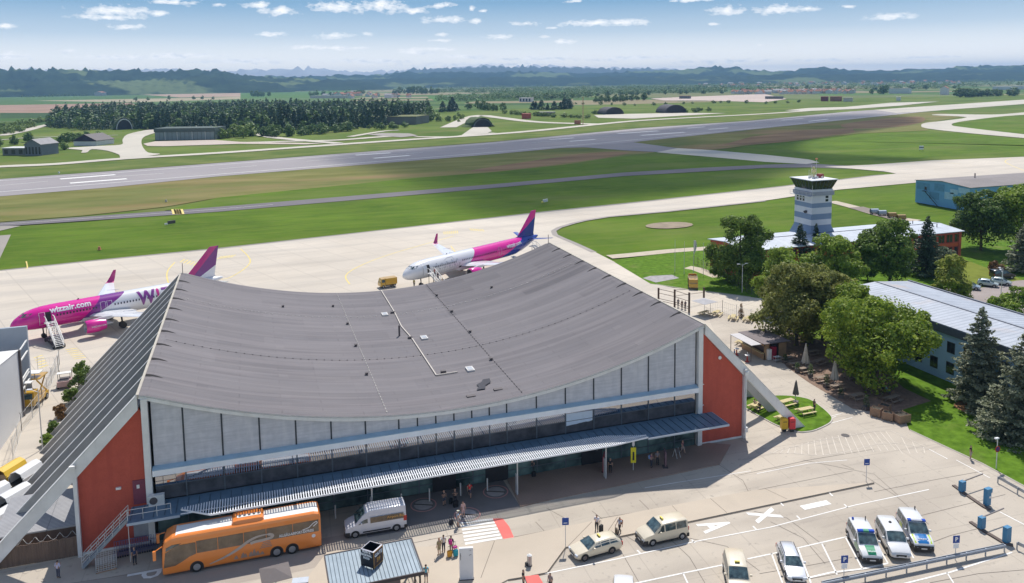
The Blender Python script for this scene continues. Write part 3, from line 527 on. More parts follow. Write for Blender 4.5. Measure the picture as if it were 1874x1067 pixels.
# glass bands
m_glass=bpy.data.materials.new('facade glass'); m_glass.use_nodes=True; n_,l_,b_=tn(m_glass)
b_.inputs['Base Color'].default_value=(0.012,0.016,0.022,1); b_.inputs['Roughness'].default_value=0.05
gl=n_.new('ShaderNodeBsdfGlossy'); gl.inputs['Roughness'].default_value=0.012; gl.inputs['Color'].default_value=(0.80,0.83,0.9,1); mx=n_.new('ShaderNodeMixShader'); mx.inputs[0].default_value=0.42
cw=n_.new('ShaderNodeTexCoord'); nn=n_.new('ShaderNodeTexNoise'); nn.inputs['Scale'].default_value=0.35; l_.new(cw.outputs['Object'],nn.inputs[0]); bp=n_.new('ShaderNodeBump'); bp.inputs['Strength'].default_value=0.012; l_.new(nn.outputs[0],bp.inputs['Height']); l_.new(bp.outputs[0],gl.inputs['Normal'])
l_.new(b_.outputs[0],mx.inputs[1]); l_.new(gl.outputs[0],mx.inputs[2]); l_.new(mx.outputs[0],n_['Material Output'].inputs[0])
m_fr=mat('window frame grey',(0.10,0.12,0.145),0.5,0.1,2); m_spn=mat('dark grey glazing',(0.050,0.052,0.060),0.3,0.35,0.6,spec=0.35,col2=(0.085,0.085,0.095))
m_lowg=mat('dim shop window',(0.035,0.055,0.06),0.12,0.5,0.35,detail=3,col2=(0.12,0.19,0.18),spec=0.6)
m_curt=mat('window blind',(0.62,0.70,0.80),0.8,0.05,2)
for i in range(len(xs)-1):
    a,b=xs[i],xs[i+1]; A=a+0.05 if i else 0.26; B=b-0.05 if i<len(xs)-2 else LX-0.26
    MB().box(A,-0.02,5.62,B,0.02,6.84).build('upper_window_pane',m_glass,T)
    MB().box(A,-0.02,4.25,B,0.02,5.56).build('lower_window_pane',m_spn,T)
    MB().box(A,-0.02,0.12,B,0.02,4.0).build('ground_window_pane',m_lowg,T)
    if i: MB().box(a-0.06,-0.10,4.2,a+0.06,0.05,6.86).build('window_mullion',m_fr,T); 
    if i: MB().box(a-0.05,-0.08,0.1,a+0.05,0.05,4.0).build('ground_mullion',m_fr,T)
for z in (5.56,): MB().box(0.25,-0.065,z,LX-.25,-0.022,z+0.06).build('glazing_rail',m_fr,T)
MB().box(0.25,-0.075,0.95,LX-.25,-0.025,1.02).build('glazing_rail',m_fr,T); MB().box(0.25,-0.075,2.3,LX-.25,-0.025,2.38).build('glazing_rail',m_fr,T)
mb=MB(); mb.add([(43.1,-0.045,6.5),(46.4,-0.045,6.45),(46.4,-0.045,5.3),(45.9,-0.045,5.2),(45.2,-0.045,5.28),(44.4,-0.045,5.12),(43.6,-0.045,5.18),(43.1,-0.045,5.05)],[tuple(range(8))]); mb.add([(43.1,-0.03,6.5),(46.4,-0.03,6.45),(46.4,-0.03,5.3),(43.1,-0.03,5.05)],[(0,3,2,1)]); mb.build('window_banner',m_curt,T)
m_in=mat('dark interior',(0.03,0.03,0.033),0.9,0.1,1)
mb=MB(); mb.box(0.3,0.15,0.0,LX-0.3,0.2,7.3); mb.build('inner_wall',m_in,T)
mb=MB(); mb.box(0.0,DEP-0.05,0,LX,DEP+0.02,9.0); mb.box(-6.2,DEP-0.05,0,0,DEP+0.02,7); mb.box(LX,DEP-.05,0,LX+6.2,DEP+.02,7); 
n=24; P=[(0,9.0),(LX,9.0)]+[(LX*(1-j/n),zf(LX*(1-j/n))+0.02) for j in range(n+1)]
mb.prismY(P,DEP-0.04,DEP+0.01); mb.build('rear_wall',m_pan,T)
# entrance recess doors
for a in (27.5,33.5,45.0): 
    mb=MB(); mb.box(a,-0.14,0.02,a+2.6,-0.03,2.6); mb.build('entrance_door',m_in,T)
# corner pillars
for s,x in ((-1,-0.58),(1,LX)):
    mb=MB(); mb.prismX([(-0.42,0),(0.3,0),(0.3,14.5),(-0.42,14.5)],x,x+0.58) if False else mb.box(x,-0.40,0,x+0.58,0.3,14.6); mb.build('corner_pillar',m_wc,T)
# buttress frames: 11 on each side
m_str=mat('buttress concrete',(0.40,0.39,0.375),0.8,0.12,0.5,detail=8); overlay(m_str,noise_mask(m_str,0.8,0.5,0.75,8,(1,1,0.5)),(0.28,0.27,0.26),0.45)
m_strf=MT['painted concrete']; m_cap=mat('buttress capping',(0.74,0.73,0.70),0.6,0.06,1)
mb_s=[]
for side in (-1,1):
    X0=-0.85 if side<0 else LX+0.85; XF=X0+side*14.15
    for k in range(11):
        y=k*BAY; t=0.17; vd=1.45 if side<0 else 1.25
        e=min(1.2,vd)
        poly=[(X0,ZC),(XF+side*0.55,0.0),(XF-side*(vd-0.35),0.0),(X0,ZC-vd)]
        if side>0: pass
        mb=MB(); y0=(y-t) if k else -0.38; y1=y+t
        mb.prismY(poly if side<0 else poly[::-1],y0,y1); b=mb.build('buttress',m_strf if k==0 else m_str,T)
        mb=MB(); mb.add([(X0,y0-.03,ZC+0.02),(X0,y1+.03,ZC+.02),(XF+side*.55,y1+.03,0.02),(XF+side*.55,y0-.03,0.02),(X0,y0-.03,ZC+0.07),(X0,y1+.03,ZC+.07),(XF+side*.6,y1+.03,0.07),(XF+side*.6,y0-.03,0.07)],[(4,5,6,7),(0,3,2,1),(0,1,5,4),(1,2,6,5),(2,3,7,6),(3,0,4,7)])
        mb.build('capping',m_cap,b)
    # aisle roof below the frames
    xa=X0+side*5.55; s_=-1
    z0=ZC-1.55; z1=z0-5.55*ZC/14.15*1.0
    m_ais=mat('aisle roof sheet',(0.115,0.108,0.112),0.7,0.15,0.6,detail=6,stretch=(0.3,3,1))
    mb=MB(); mb.add([(X0,0.1,z0),(xa,0.1,z1),(xa,DEP,z1),(X0,DEP,z0),(X0,0.1,z0-.15),(xa,0.1,z1-.15),(xa,DEP,z1-.15),(X0,DEP,z0-.15)],[(0,1,2,3),(7,6,5,4),(0,4,5,1),(1,5,6,2),(2,6,7,3),(3,7,4,0)])
    mb.build('aisle_roof',m_ais,T)
    m_side=mat('aisle side wall',(0.30,0.29,0.28),0.8,0.1,0.5)
    mb=MB(); mb.box(xa-0.1,0.2,0,xa+0.1,DEP,z1-.1); mb.build('side_wall',m_side,T)
    # red end wall
    m_redw=mat('red rough render',(0.47,0.088,0.055),0.9,0.05,1.2,detail=10,col2=(0.50,0.098,0.062))
    overlay(m_redw,noise_mask(m_redw,6,0.5,0.8,6),(0.40,0.07,0.045),0.4); overlay(m_redw,noise_mask(m_redw,0.5,0.5,0.75,6,(3,3,0.3)),(0.42,0.075,0.05),0.5); 
    xi=-0.58 if side<0 else LX+0.58; vd=1.45 if side<0 else 1.25
    zt=lambda x:ZC-vd-abs(x-X0)*ZC/14.15
    poly=[(xi,0),(xa,0),(xa,zt(xa)+0.05),(xi+side*0.25,zt(xi+side*.25)+0.05),(xi,zt(xi)-0.2)]
    mb=MB(); mb.prismY(poly if side>0 else poly[::-1],-0.02,0.28)
    rw=mb.build('red_end_wall',m_redw,T)
    mb=MB(); mb.box(xi,-0.10,0,xa,-0.022,0.22); mb.build('plinth',m_wc,T)
    a=0.34
    mb=MB(); mb.box(xa if side>0 else xa-a,-0.42,0,xa+a if side>0 else xa,0.4,zt(xa)+1.1); mb.build('end_pillar',m_wc,T)
    for k in range(1,10):   # frame heads that break through the roof edge
        y=k*BAY; mb=MB(); n=6
        x0=X0-side*0.2; mb.rings([[(x0-side*1.9*j/n,y-0.28*math.sin(PI*(0.25+0.75*j/n)),ZC-0.72*j/n+0.02),(x0-side*1.9*j/n,y,ZC-0.72*j/n+0.2*math.sin(PI*(0.2+0.8*j/n))+0.03),(x0-side*1.9*j/n,y+0.28*math.sin(PI*(0.25+0.75*j/n)),ZC-.72*j/n+0.02)] for j in range(n+1)])
        mb.build('frame_head',mat('dark bitumen',(0.045,0.04,0.04),0.9,0.1,2),T)
# parapet rail lines over the left aisle end
mb=MB()
for i in range(5): mb.bar((-1.2-0.0*i,0.55+0.35*i,14.0),(-6.3,0.55+0.35*i,8.45),0.05)
mb.build('cable_rail',m_cap,T)
# wall details on the red walls
m_purp=mat('dark red door paint',(0.20,0.045,0.075),0.6,0.1,2)
mb=MB(); mb.box(-1.75,-0.10,4.15,-0.62,-0.021,6.55); d=mb.build('upper_door',m_purp,T); MB().box(-1.4,-0.16,5.75,-1.15,-0.101,6.1).build('door_lamp',m_cap,d)
MB().box(-3.2,-0.22,5.95,-2.75,-0.021,6.15).build('wall_lamp',m_cap,T)
MB().box(-1.9,-0.16,0.9,-0.62,-0.021,3.0).build('grey_service_hatch',mat('grey hatch',(0.33,0.34,0.37),0.6,0.1,2),T)
mb=MB(); mb.cyl((LX+3.1,-0.05,10.6),(LX+3.1,-0.12,10.6),0.22,n=12); mb.build('wall_lamp',m_cap,T)
for z in (7.6,5.0): MB().bar((LX+0.6,-0.14,z),(LX+0.9,-0.14,z),0.07).build('wall_bracket',m_cap,T)
MB().cyl((LX+6.55,-0.55,0.1),(LX+6.55,-0.55,8.2),0.06,n=8).build('downpipe',m_cap,T)
mb=MB(); mb.box(LX+6.3,-0.7,8.1,LX+6.85,-0.45,8.55); mb.box(LX+6.25,-0.75,8.7,LX+6.5,-0.45,8.9); mb.build('floodlight',m_cap,T)
mb=MB(); mb.box(LX+6.35,-0.75,0.9,LX+6.8,-0.45,1.5); mb.build('junction_box',m_cap,T)
mb=MB(); mb.box(-6.9,-0.8,8.9,-6.4,-0.5,9.15); mb.bar((-6.6,-.6,8.6),(-6.6,-.6,9.0),0.05); mb.build('floodlight',m_cap,T)
# roof furniture
m_hat=mat('roof hatch',(0.60,0.58,0.55),0.6,0.08,2); m_dk=mat('dark vent',(0.10,0.085,0.085),0.7,0.1,3); m_cab=mat('conduit',(0.52,0.47,0.41),0.7,0.1,2)
def rz(x): return zr(x)
mb=MB(); pts=[(30.3,51.0),(30.2,37.5),(29.9,30),(30.3,24),(30.35,9.7)]
for a,b in zip(pts,pts[1:]): mb.bar((*a,rz(30)+0.1),(*b,rz(30)+0.1),0.14,0.12)
mb.bar((30.35,9.7,rz(30)+.1),(33.0,9.75,rz(33)+.1),0.12,.1); mb.build('roof_conduit',m_cab,T)
for x,y in ((28.6,36.9),(31.9,23.9),(34.6,9.9)): 
    mb=MB(); mb.box(x-0.45,y-0.7,rz(x)-.05,x+0.45,y+0.7,rz(x)+0.2); h=mb.build('roof_hatch',m_hat,T); MB().box(x-.3,y-.5,rz(x)+.2,x+.3,y+.5,rz(x)+.23).build('skylight_glass',mat('hatch pane',(0.45,0.46,0.47),0.3,0.1,2),h)
for x,y in ((29.9,37.4),(30.1,24.6),(31.4,10.4)): MB().box(x-.3,y-.2,rz(x)-.05,x+.3,y+.2,rz(x)+0.28).build('roof_box',m_dk,T)
mb=MB(); mb.cyl((28.9,26.2,rz(29)-.1),(28.9,26.2,rz(29)+1.5),0.13,n=8); mb.build('vent_pipe',m_dk,T)
for x,y in ((38.1,43.1),(38.2,33.4),(38.2,23.0),(37.8,11.6),(22.6,33.0),(22.5,22.9),(22.4,12.0),(21.5,42.6),(14,41),(46.5,40)):
    mb=MB(); mb.box(x-.15,y-.15,rz(x)-.05,x+.15,y+.15,rz(x)+.24); mb.box(x-.2,y-.2,rz(x)+.24,x+.2,y+.2,rz(x)+.3); mb.build('roof_vent',m_dk,T)
m_lc2=mat('grey conductor',(0.11,0.10,0.10),0.8,0.2,2); m_lc=mat('lightning cable clips',(0.62,0.58,0.52),0.7,0.2,3)
for x in (22.9,38.0):
    mb=MB()
    for j in range(60): y=0.5+j*0.85; mb.box(x-.05,y-.06,rz(x)-.02,x+.05,y+.06,rz(x)+.10)
    mb.bar((x,0.2,rz(x)+.03),(x,50.8,rz(x)+.03),0.018); mb.build('lightning_conductor',m_lc if x<30 else m_lc2,T)
for y in (17.3,36.5):
    mb=MB()
    for j in range(64):
        x=1.2+j*0.93; mb.box(x-.06,y-.04,rz(x)-.02,x+.06,y+.04,rz(x)+.09)
    for j in range(60): mb.bar((j+.1,y,rz(j+.1)+.03),(j+1.1 if j<59 else 60,y,rz(min(j+1.1,60))+.03),0.015)
    mb.build('lightning_conductor',m_lc if y>30 else m_lc2,T)
mb=MB(); mb.add([(x,y,rz(x)+0.13) for x,y in [(33.6,3.4),(34.6,3.3),(34.9,4.2),(35.7,4.8),(35.9,5.9),(35.1,6.0),(34.7,5.3),(34.0,4.9),(34.1,4.3)]],[tuple(range(9))]); mb.build('roof_patch',mat('dark patch',(0.055,0.055,0.065),0.9,0.1,1),T)
# soft stain
for x,y in ((32.6,2.2),(35.9,2.6)): MB().box(x-.5,y-.25,rz(x)-.05,x+.5,y+.25,rz(x)+.1).build('roof_outlet',m_dk,T)
for x,y in ((-0.5,51.0),(60.6,51.0)): MB().cyl((x,y,15),(x,y,16.6),0.05,n=6).build('air_terminal_rod',m_dk,T)
# canopy
m_can=mat('canopy seam metal',(0.10,0.175,0.25),0.5,0.10,0.8,detail=6,col2=(0.12,0.20,0.275)); 
zc=4.12
cn=MB(); cn.prism([(-1.9,-.42),(-1.9,-3.5),(2.4,-3.5),(5.0,-3.05),(44.5,-3.05),(51.4,-4.1),(61.9,-4.1),(61.9,-.42)],zc-.16,zc); can=cn.build('canopy',m_can,T)
mb=MB(); mb.box(0.3,-0.42,zc-.16,LX-.3,-0.0,zc); mb.build('canopy_upstand',m_can,can)
mb=MB(); x=-1.7
while x<61.6: mb.box(x-.03,-3.05 if x<51.5 else -4.1,zc,x+.03,-0.45,zc+.05); x+=0.98
mb.build('standing_seams',mat('seam shade',(0.05,0.09,0.13),0.5,0.1,1),can)
MB().box(-1.95,-3.55,zc-.22,2.6,-3.5,zc+.02).build('canopy_edge',mat('canopy edge',(0.40,0.47,0.55),0.5,0.08,1),can)
mb=MB(); mb.box(51.4,-4.16,zc-0.22,61.95,-4.1,zc+0.02); mb.box(61.9,-4.1,zc-.22,61.95,-.5,zc+.02); mb.build('canopy_edge',mat('canopy edge',(0.40,0.47,0.55),0.5,0.08,1),can)
m_sl=mat('bright slat metal',(0.74,0.76,0.79),0.5,0.05,1); zl=4.42
mb=MB(); x=2.8
while x<51.3: q_=min(1,(x-2.4)/3); q2=min(1,(51.6-x)/5); zz=zl-.25*(1-q2); mb.box(x-.05,-4.15-.85*q2 if x>30 else -2.9-2.1*q_,zz-.02,x+.05,-3.6+1.05*q2 if x>30 else -2.9+.35*q_,zz+.08); x+=0.24
mb.build('louvre_slats',m_sl,can)
mb=MB(); mb.bar((5.4,-5.03,zl),(46.9,-5.03,zl),.07,.16); mb.bar((2.7,-3.1,zl),(5.4,-5.03,zl),.07,.16); mb.bar((46.9,-5.03,zl),(51.4,-4.13,zl-.2),.07,.16); mb.box(2.7,-3.84,zl-.1,51.3,-3.76,zl-.03); mb.box(51.4,-4.24,zc-.04,59.2,-4.165,zc+.05); mb.build('louvre_edge_beam',m_sl,can)
m_br=mat('canopy bracket',(0.05,0.055,0.065),0.6,0.1,2)
for i in range(12): x=6.2+i*3.5; MB().box(x-.06,-5.1,zc-.12 if False else zl-.24,x+.06,-2.6,zl-.10).build('canopy_bracket',m_br,can)
m_post=mat('galvanised post',(0.62,0.62,0.60),0.5,0.08,2)
for x in (20.5,36.0,46.4):
    MB().cyl((x,-3.68,0.1 if x>30 else 0),(x,-3.68,zl-.1),0.07,n=8).build('canopy_post',m_post,can); 
    MB().box(x-.12,-3.85,0.1,x-.04,-2.9 if x<30 else -3.3,2.3).build('post_screen',mat('screen sheet',(0.50,0.51,0.52),0.6,0.1,2),can)
for x in (9.5,13,17,23.8,26.8,30.2,33.2): MB().cyl((x,-1.7,0),(x,-1.7,1.4),0.08,n=8).build('entrance_bollard',m_post,T)
# platform and steel stair at the left end
st=mat('galvanised steel',(0.30,0.34,0.38),0.5,0.1,1.5,metal=0.3)
mb=MB(); 
for s in (-0.38,0.38): mb.bar((-6.0,-2.2+s,0.1),(-2.0,-2.2+s,4.0),0.08,0.28)
for i in range(20): t=(i+.5)/20; mb.box(-6+4*t-.13,-2.56,0.1+3.9*t-.02,-6+4*t+.13,-1.84,0.1+3.9*t+.02)
stair=mb.build('stair',st,T)
mb=MB()
for s in (-0.42,0.42):
    for h in (1.05,0.7,0.4): mb.bar((-6.0,-2.2+s,0.1+h),(-2.0,-2.2+s,4.0+h),0.04)
    for i in range(7): t=i/6; mb.bar((-6+4*t,-2.2+s,0.1+3.9*t),(-6+4*t,-2.2+s,1.15+3.9*t),0.04)
mb.build('stair_handrail',m_post,stair)
mb=MB()
for h in (1.05,0.55): mb.bar((-1.9,-3.0,zc+h),(1.8,-3.0,zc+h),0.04); mb.bar((-1.9,-3.0,zc+h),(-1.9,-2.65,zc+h),0.04)
for x in (-1.9,-0.6,0.6,1.8): mb.bar((x,-3.0,zc),(x,-3.0,zc+1.08),0.04)
mb.bar((-1.9,-3.0,0.1),(-1.9,-3.0,zc),0.05); mb.build('platform_rail',m_post,can)
ac=MB(); ac.box(-0.35,-0.95,zc+.02,1.05,-0.45,zc+1.0); aco=ac.build('air_conditioning_unit',mat('unit white',(0.66,0.66,0.64),0.5,0.06,2),can)
MB().cyl((0.1,-0.96,zc+.52),(0.1,-1.0,zc+.52),0.36,n=14).build('fan_grille',m_dk,aco)
# ---------------------------------------------------------------- other buildings
def gable(name,label,cat,x0,y0,x1,y1,h,ridge,wm,rm,axis='x',over=0.4,rt=0.15,rk=0.5,parent_parts=True,group=None):
    t=thing(name,label,cat,((x0+x1)/2,(y0+y1)/2,0),0,group); a,b=(x1-x0)/2,(y1-y0)/2
    mb=MB()
    if axis=='x': mb.prismX([(-b,0),(b,0),(b,h),(b*(2*rk-1),h+ridge),(-b,h)],-a,a)
    else: mb.prismY([(-a,0),(a,0),(a,h),(a*(2*rk-1),h+ridge),(-a,h)],-b,b)
    mb.build('wall',wm,t); mb=MB(); s=ridge/max(b if axis=='x' else a,.1)
    if axis=='x': p=[(-b-over,h-over*s+.03),(b*(2*rk-1),h+ridge+.03),(b+over,h-over*s+.03),(b+over,h-over*s+.03+rt),(b*(2*rk-1),h+ridge+.03+rt),(-b-over,h-over*s+.03+rt)]; mb.prismX(p,-a-over,a+over)
    else: p=[(-a-over,h-over*s+.03),(a*(2*rk-1),h+ridge+.03),(a+over,h-over*s+.03),(a+over,h-over*s+.03+rt),(a*(2*rk-1),h+ridge+.03+rt),(-a-over,h-over*s+.03+rt)]; mb.prismY(p,-b-over,b+over)
    rf=mb.build('roof',rm,t); return t,rf
m_zinc=mat('pale zinc sheet',(0.33,0.36,0.41),0.55,0.08,0.4,detail=6,col2=(0.39,0.42,0.47)); k=brick(m_zinc,400,0.9,0.13,0,0); overlay(m_zinc,k.outputs['Fac'],(0.16,0.19,0.24),0.5)
overlay(m_zinc,noise_mask(m_zinc,0.22,0.6,0.72,5,(1,0.6,1)),(0.52,0.36,0.25),0.4)
m_bw=mat('light blue render',(0.32,0.50,0.72),0.85,0.06,0.6,detail=6)
# blue two-storey building on the right
t,rf=gable('blue_office_building','two-storey light blue office block with pale seamed metal roof beside the lawn','building',105.0,-46.0,119.0,27.0,8.1,0.55,m_bw,m_zinc,axis='y',over=0.35)
MB().box(-7.42,-36.9,7.0,-7.005,36.85,8.05).build('dark_fascia',mat('slate fascia',(0.085,0.10,0.125),0.6,0.1,1),t)
mb=MB(); y=-36.6
while y<36.6: mb.box(-7.45,y-.03,7.02,-7.425,y+.03,8.0); y+=.45
MB().box(-0.12,-36.7,8.83,0.12,36.7,8.92).build('ridge_cap',mat('ridge cap grey',(0.15,0.16,0.19),0.6,0.1,1),rf)
MB().box(7.2,-36.9,8.05,7.5,36.9,8.45).build('rear_gutter',MT['ridge cap grey'],t)
m_wnd=mat('window glass dark',(0.020,0.026,0.035),0.12,0.3,0.5,spec=0.7); m_wf=mat('dark window frame',(0.07,0.075,0.09),0.6,0.1,2)
i=0
for y in [7.83-2.85*j for j in range(-6,17)]:
    for z0,z1 in ((1.2,2.95),(4.3,5.95)):
        yy=y+9.5
        f=MB().box(-7.045,yy-.68,z0,-7.002,yy+.68,z1).build('window',m_wf,t); mb=MB(); mb.box(-7.06,yy-.60,z0+.07,-7.046,yy-.03,z1-.07); mb.box(-7.06,yy+.03,z0+.07,-7.046,yy+.60,z1-.07); mb.build('pane',m_wnd,f)
# red building with long white roof and the control tower
m_rw=mat('red facade panels',(0.42,0.065,0.035),0.7,0.1,0.6,detail=5,col2=(0.50,0.09,0.05))
m_wroof=mat('white sheet roof',(0.42,0.46,0.52),0.6,0.06,0.4,detail=6,col2=(0.49,0.53,0.59)); k=brick(m_wroof,1.6,400,0.12,0,0); overlay(m_wroof,k.outputs['Fac'],(0.35,0.38,0.42),0.45)
t,rf=gable('red_office_building','long two-storey red building with white metal roof behind the trees','building',112.0,65.0,173.0,79.0,6.5,0.7,m_rw,m_wroof,axis='x',over=0.5)
MB().box(-30.9,-0.12,7.42,30.9,0.12,7.46).build('ridge_line',MT['ridge cap grey'],rf)
for j in range(6): x=28.3-j*2.35; 
for j in range(22):
    x=29.3-j*2.5
    for z0,z1 in ((0.9,2.9),(4.0,6.0)):
        f=MB().box(x-1.0,-7.05,z0,x+1.0,-7.002,z1).build('window',mat('dark red frame',(0.30,0.04,0.025),0.6,0.1,2),t)
        mb=MB(); mb.box(x-.85,-7.065,z0+.1,x-.08,-7.052,z1-.1); mb.box(x+.08,-7.065,z0+.1,x+.85,-7.052,z1-.1); mb.build('pane',m_wnd,f)
MB().box(29.6,-7.12,0,30.45,-7.04,6.4).build('corner_panel',m_rw,t); MB().box(-30,-7.10,3.1,29.5,-7.052,3.8).build('storey_band',mat('orange red band',(0.55,0.10,0.035),0.7,0.1,1),t)
for x,y in ((25,2.5),(22,3),(27,-3)): MB().cyl((x,y,6.7),(x,y,7.9),0.1,n=8).build('roof_pipe',m_dk,rf)
TW=thing('control_tower','white and blue banded control tower with dark glazed cab','control tower',(138.1,75.7,0))
mw=mat('tower white',(0.62,0.63,0.66),0.7,0.05,0.5); mbl=mat('tower blue',(0.20,0.27,0.38),0.7,0.06,0.5)
zb=[0,9.3,10.9,12.35,13.8,15.3,17.3]
zz=[(0,9.2,mbl),(9.2,10.55,mw),(10.55,11.9,mbl),(11.9,13.4,mw),(13.4,14.5,mbl),(14.5,16.3,mw)]
a,b=2.85,3.1
for z0,z1,m in zz: MB().box(-a,-b,z0,a,b,z1).build('shaft_band',m,TW)
mb=MB(); mb.rings([[(-a-.9,-b-.9,6.4),(a+.9,-b-.9,6.4),(a+.9,b+.9,6.4),(-a-.9,b+.9,6.4)],[(-a-.02,-b-.02,8.9),(a+.02,-b-.02,8.9),(a+.02,b+.02,8.9),(-a-.02,b+.02,8.9)]]); mb.build('flared_base',mbl,TW)
MB().box(-a-.35,-b-.35,16.3,a+.35,b+.35,17.2).build('gallery_floor',mat('tower grey band',(0.30,0.32,0.37),0.7,0.1,1),TW)
MB().box(-a-.1,-b-.1,17.2,a+.1,b+.1,17.75).build('cab_base',mw,TW)
mb=MB(); mb.rings([[(-a+.1,-b+.1,17.75),(a-.1,-b+.1,17.75),(a-.1,b-.1,17.75),(-a+.1,b-.1,17.75)],[(-a-.75,-b-.75,19.95),(a+.75,-b-.75,19.95),(a+.75,b+.75,19.95),(-a-.75,b+.75,19.95)]]); mb.build('cab_glazing',mat('tower glass',(0.014,0.018,0.02),0.1,0.2,1,spec=0.8),TW)
mb=MB()
for i in range(7):
    t_=-1+2*i/6
    for s in (-1,1): mb.bar((t_*(a-.1),s*(b-.08),17.75),(t_*(a+.75),s*(b+.77),19.85),0.07); mb.bar((s*(a-.08),t_*(b-.1),17.75),(s*(a+.77),t_*(b+.75),19.85),0.07)
mb.build('cab_mullions',mat('pale mullion',(0.10,0.125,0.13),0.6,0.1,2),TW)
MB().box(-a-.95,-b-.95,19.95,a+.95,b+.95,20.1).build('cab_roof',mw,TW)
mb=MB()
for (x0,y0,x1,y1) in ((-a-.3,-b-1.1,-a-1.4,b),( a+.3,-b+1,a+1.5,b)): 
    mb.box(x0,y0,16.2,x1,y1,16.32)
    for z in (16.8,17.2): mb.bar((x1,y0,z),(x1,y1,z),0.04); mb.bar((x0,y0,z),(x1,y0,z),0.04)
    for q in range(6): yy=y0+(y1-y0)*q/5; mb.bar((x1,yy,16.3),(x1,yy,17.2),0.04)
mb.build('side_balcony',m_post,TW)
for s,zs in ((0,15.0),(1,14.6)): pass
for z in (14.75,15.55):
    for x in (-2.86,): 
        for y in (-0.1,0.95,2.0): MB().box(x-.03,y-.32,z,x+.02,y+.32,z+.6).build('window',m_wnd,TW)
    MB().box(1.0,-b-.03,z,1.8,-b+.02,z+.6).build('window',m_wnd,TW)
mb=MB(); mb.cyl((-2.9,-1.2,12.3),(-3.4,-1.2,12.3),0.35,0.3,n=10); mb.bar((-3.3,-1.2,12.3),(-4.1,-1.6,12.6),0.08); mb.build('wall_dish',m_dk,TW)
mb=MB(); mb.cyl((-.3,-.3,20.1),(-.3,-.3,21.3),0.35,0.2,n=8); mb.sph((-.3,-.3,21.9),0.55,8); mb.sph((-.3,-.3,22.6),0.3,8); mb.build('yellow_beacon',mat('pale yellow',(0.62,0.55,0.28),0.6,0.1,2),TW)
mb=MB()
for i in range(14): x=rng.uniform(-1.6,1.4); y=rng.uniform(-1.4,1.4); mb.bar((x,y,20.1),(x+rng.uniform(-.2,.2),y,20.5+rng.random()*.9),0.06); mb.box(x-.15,y-.15,20.1,x+.15,y+.15,20.5)
mb.build('roof_equipment',m_post,TW)
mb=MB(); mb.box(1.2,-.6,20.1,2.4,.5,21.0); mb.build('red_roof_unit',mat('dull red unit',(0.25,0.03,0.04),0.6,0.1,2),TW)
for x,y,h in ((2.0,1.6,24.3),(-2.2,-1.0,22.3),(-3.2,-3.6,18.8),(0.9,2,22.8)): MB().cyl((x,y,20.1 if h>20 else 16),(x,y,h),0.04,n=5).build('antenna',m_post,TW)
MB().box(1.8,1.4,24.3,2.2,1.8,24.6).build('obstruction_light',mat('orange lamp body',(0.6,0.2,0.08),0.5,0.1,2),TW)
# blue hangar right
m_bh=mat('blue hangar sheet',(0.15,0.36,0.60),0.7,0.12,0.15,detail=5,col2=(0.17,0.39,0.58)); k=brick(m_bh,5,1.8,0.05,0.3,0,vals=(0,1)); 
t,rf=gable('blue_hangar','large light blue hangar with flat grey roof at the right edge','hangar',230.5,114.0,310.0,136.0,7.7,0.9,m_bh,mat('grey gravel roof',(0.235,0.21,0.20),0.9,0.12,0.15,detail=7),axis='x',over=0.3)
pal=[mat('pale blue patch',(0.38,0.56,0.68),0.7,0.1,1),mat('mid blue patch',(0.11,0.27,0.42),0.7,0.1,1)]
for (y0,y1,z0,z1,m) in [(-4.8,-1.2,2.9,5.3,0),(-10.9,-6.6,5.6,7.4,0),(-6.4,-3.4,4.9,6.5,0),(1,5,2.2,4.5,1),(5,10.5,4.9,7.2,1),(-10.5,-5.2,1.2,3.4,1),(-1,3,5.2,7.6,1)]: MB().box(-39.8,y0,z0,-39.752,y1,z1).build('wall_patch',pal[m],t)
MB().box(-39.82,6.2,4.9,-39.753,7.1,6.0).build('window',m_wnd,t); MB().box(-39.82,-7.6,0.1,-39.753,-6.2,2.6).build('door',mat('dark green door',(0.05,0.12,0.11),0.6,0.1,1),t)
mb=MB(); mb.bar((-40.4,6.5,4.6),(-40.4,1.0,0.2),0.3,0.1); mb.bar((-40.4,6.5,5.6),(-40.4,1,1.2),0.06); mb.box(-40.7,6.2,4.4,-39.8,7.4,4.6); mb.build('outside_stair',m_br,t)
for j in range(12): x=-30+j*4.4; MB().box(x-1.8,-11.05,4.4,x+1.8,-11.003,5.9).build('window',m_wnd,t)
MB().cyl((-22,3,7.8),(-22,3,10.2),0.25,n=8).build('roof_flue',mat('flue',(0.55,0.45,0.38),0.7,0.1,1),rf)
# grey building at the left edge
GB=thing('grey_warehouse','grey and white metal clad hall with diagonal outside bracing at left edge','hall',(-36,40,0))
m_gc=mat('grey cladding',(0.33,0.37,0.42),0.6,0.06,0.5); k=brick(m_gc,6,3.4,0.05,0,0); overlay(m_gc,k.outputs['Fac'],(0.15,0.17,0.2),0.4)
m_wcl=mat('silver white cladding',(0.60,0.61,0.63),0.45,0.04,0.2,detail=2)
MB().box(-15,2.0,0,15.9,2.5,11.35).build('screen_wall',m_gc,GB)
mb=MB(); mb.prismX([(-28,0),(-1.6,0),(-1.6,9.1),(-9.5,9.85),(-28,10.3)],-15,15.6); mb.build('front_block',m_wcl,GB)

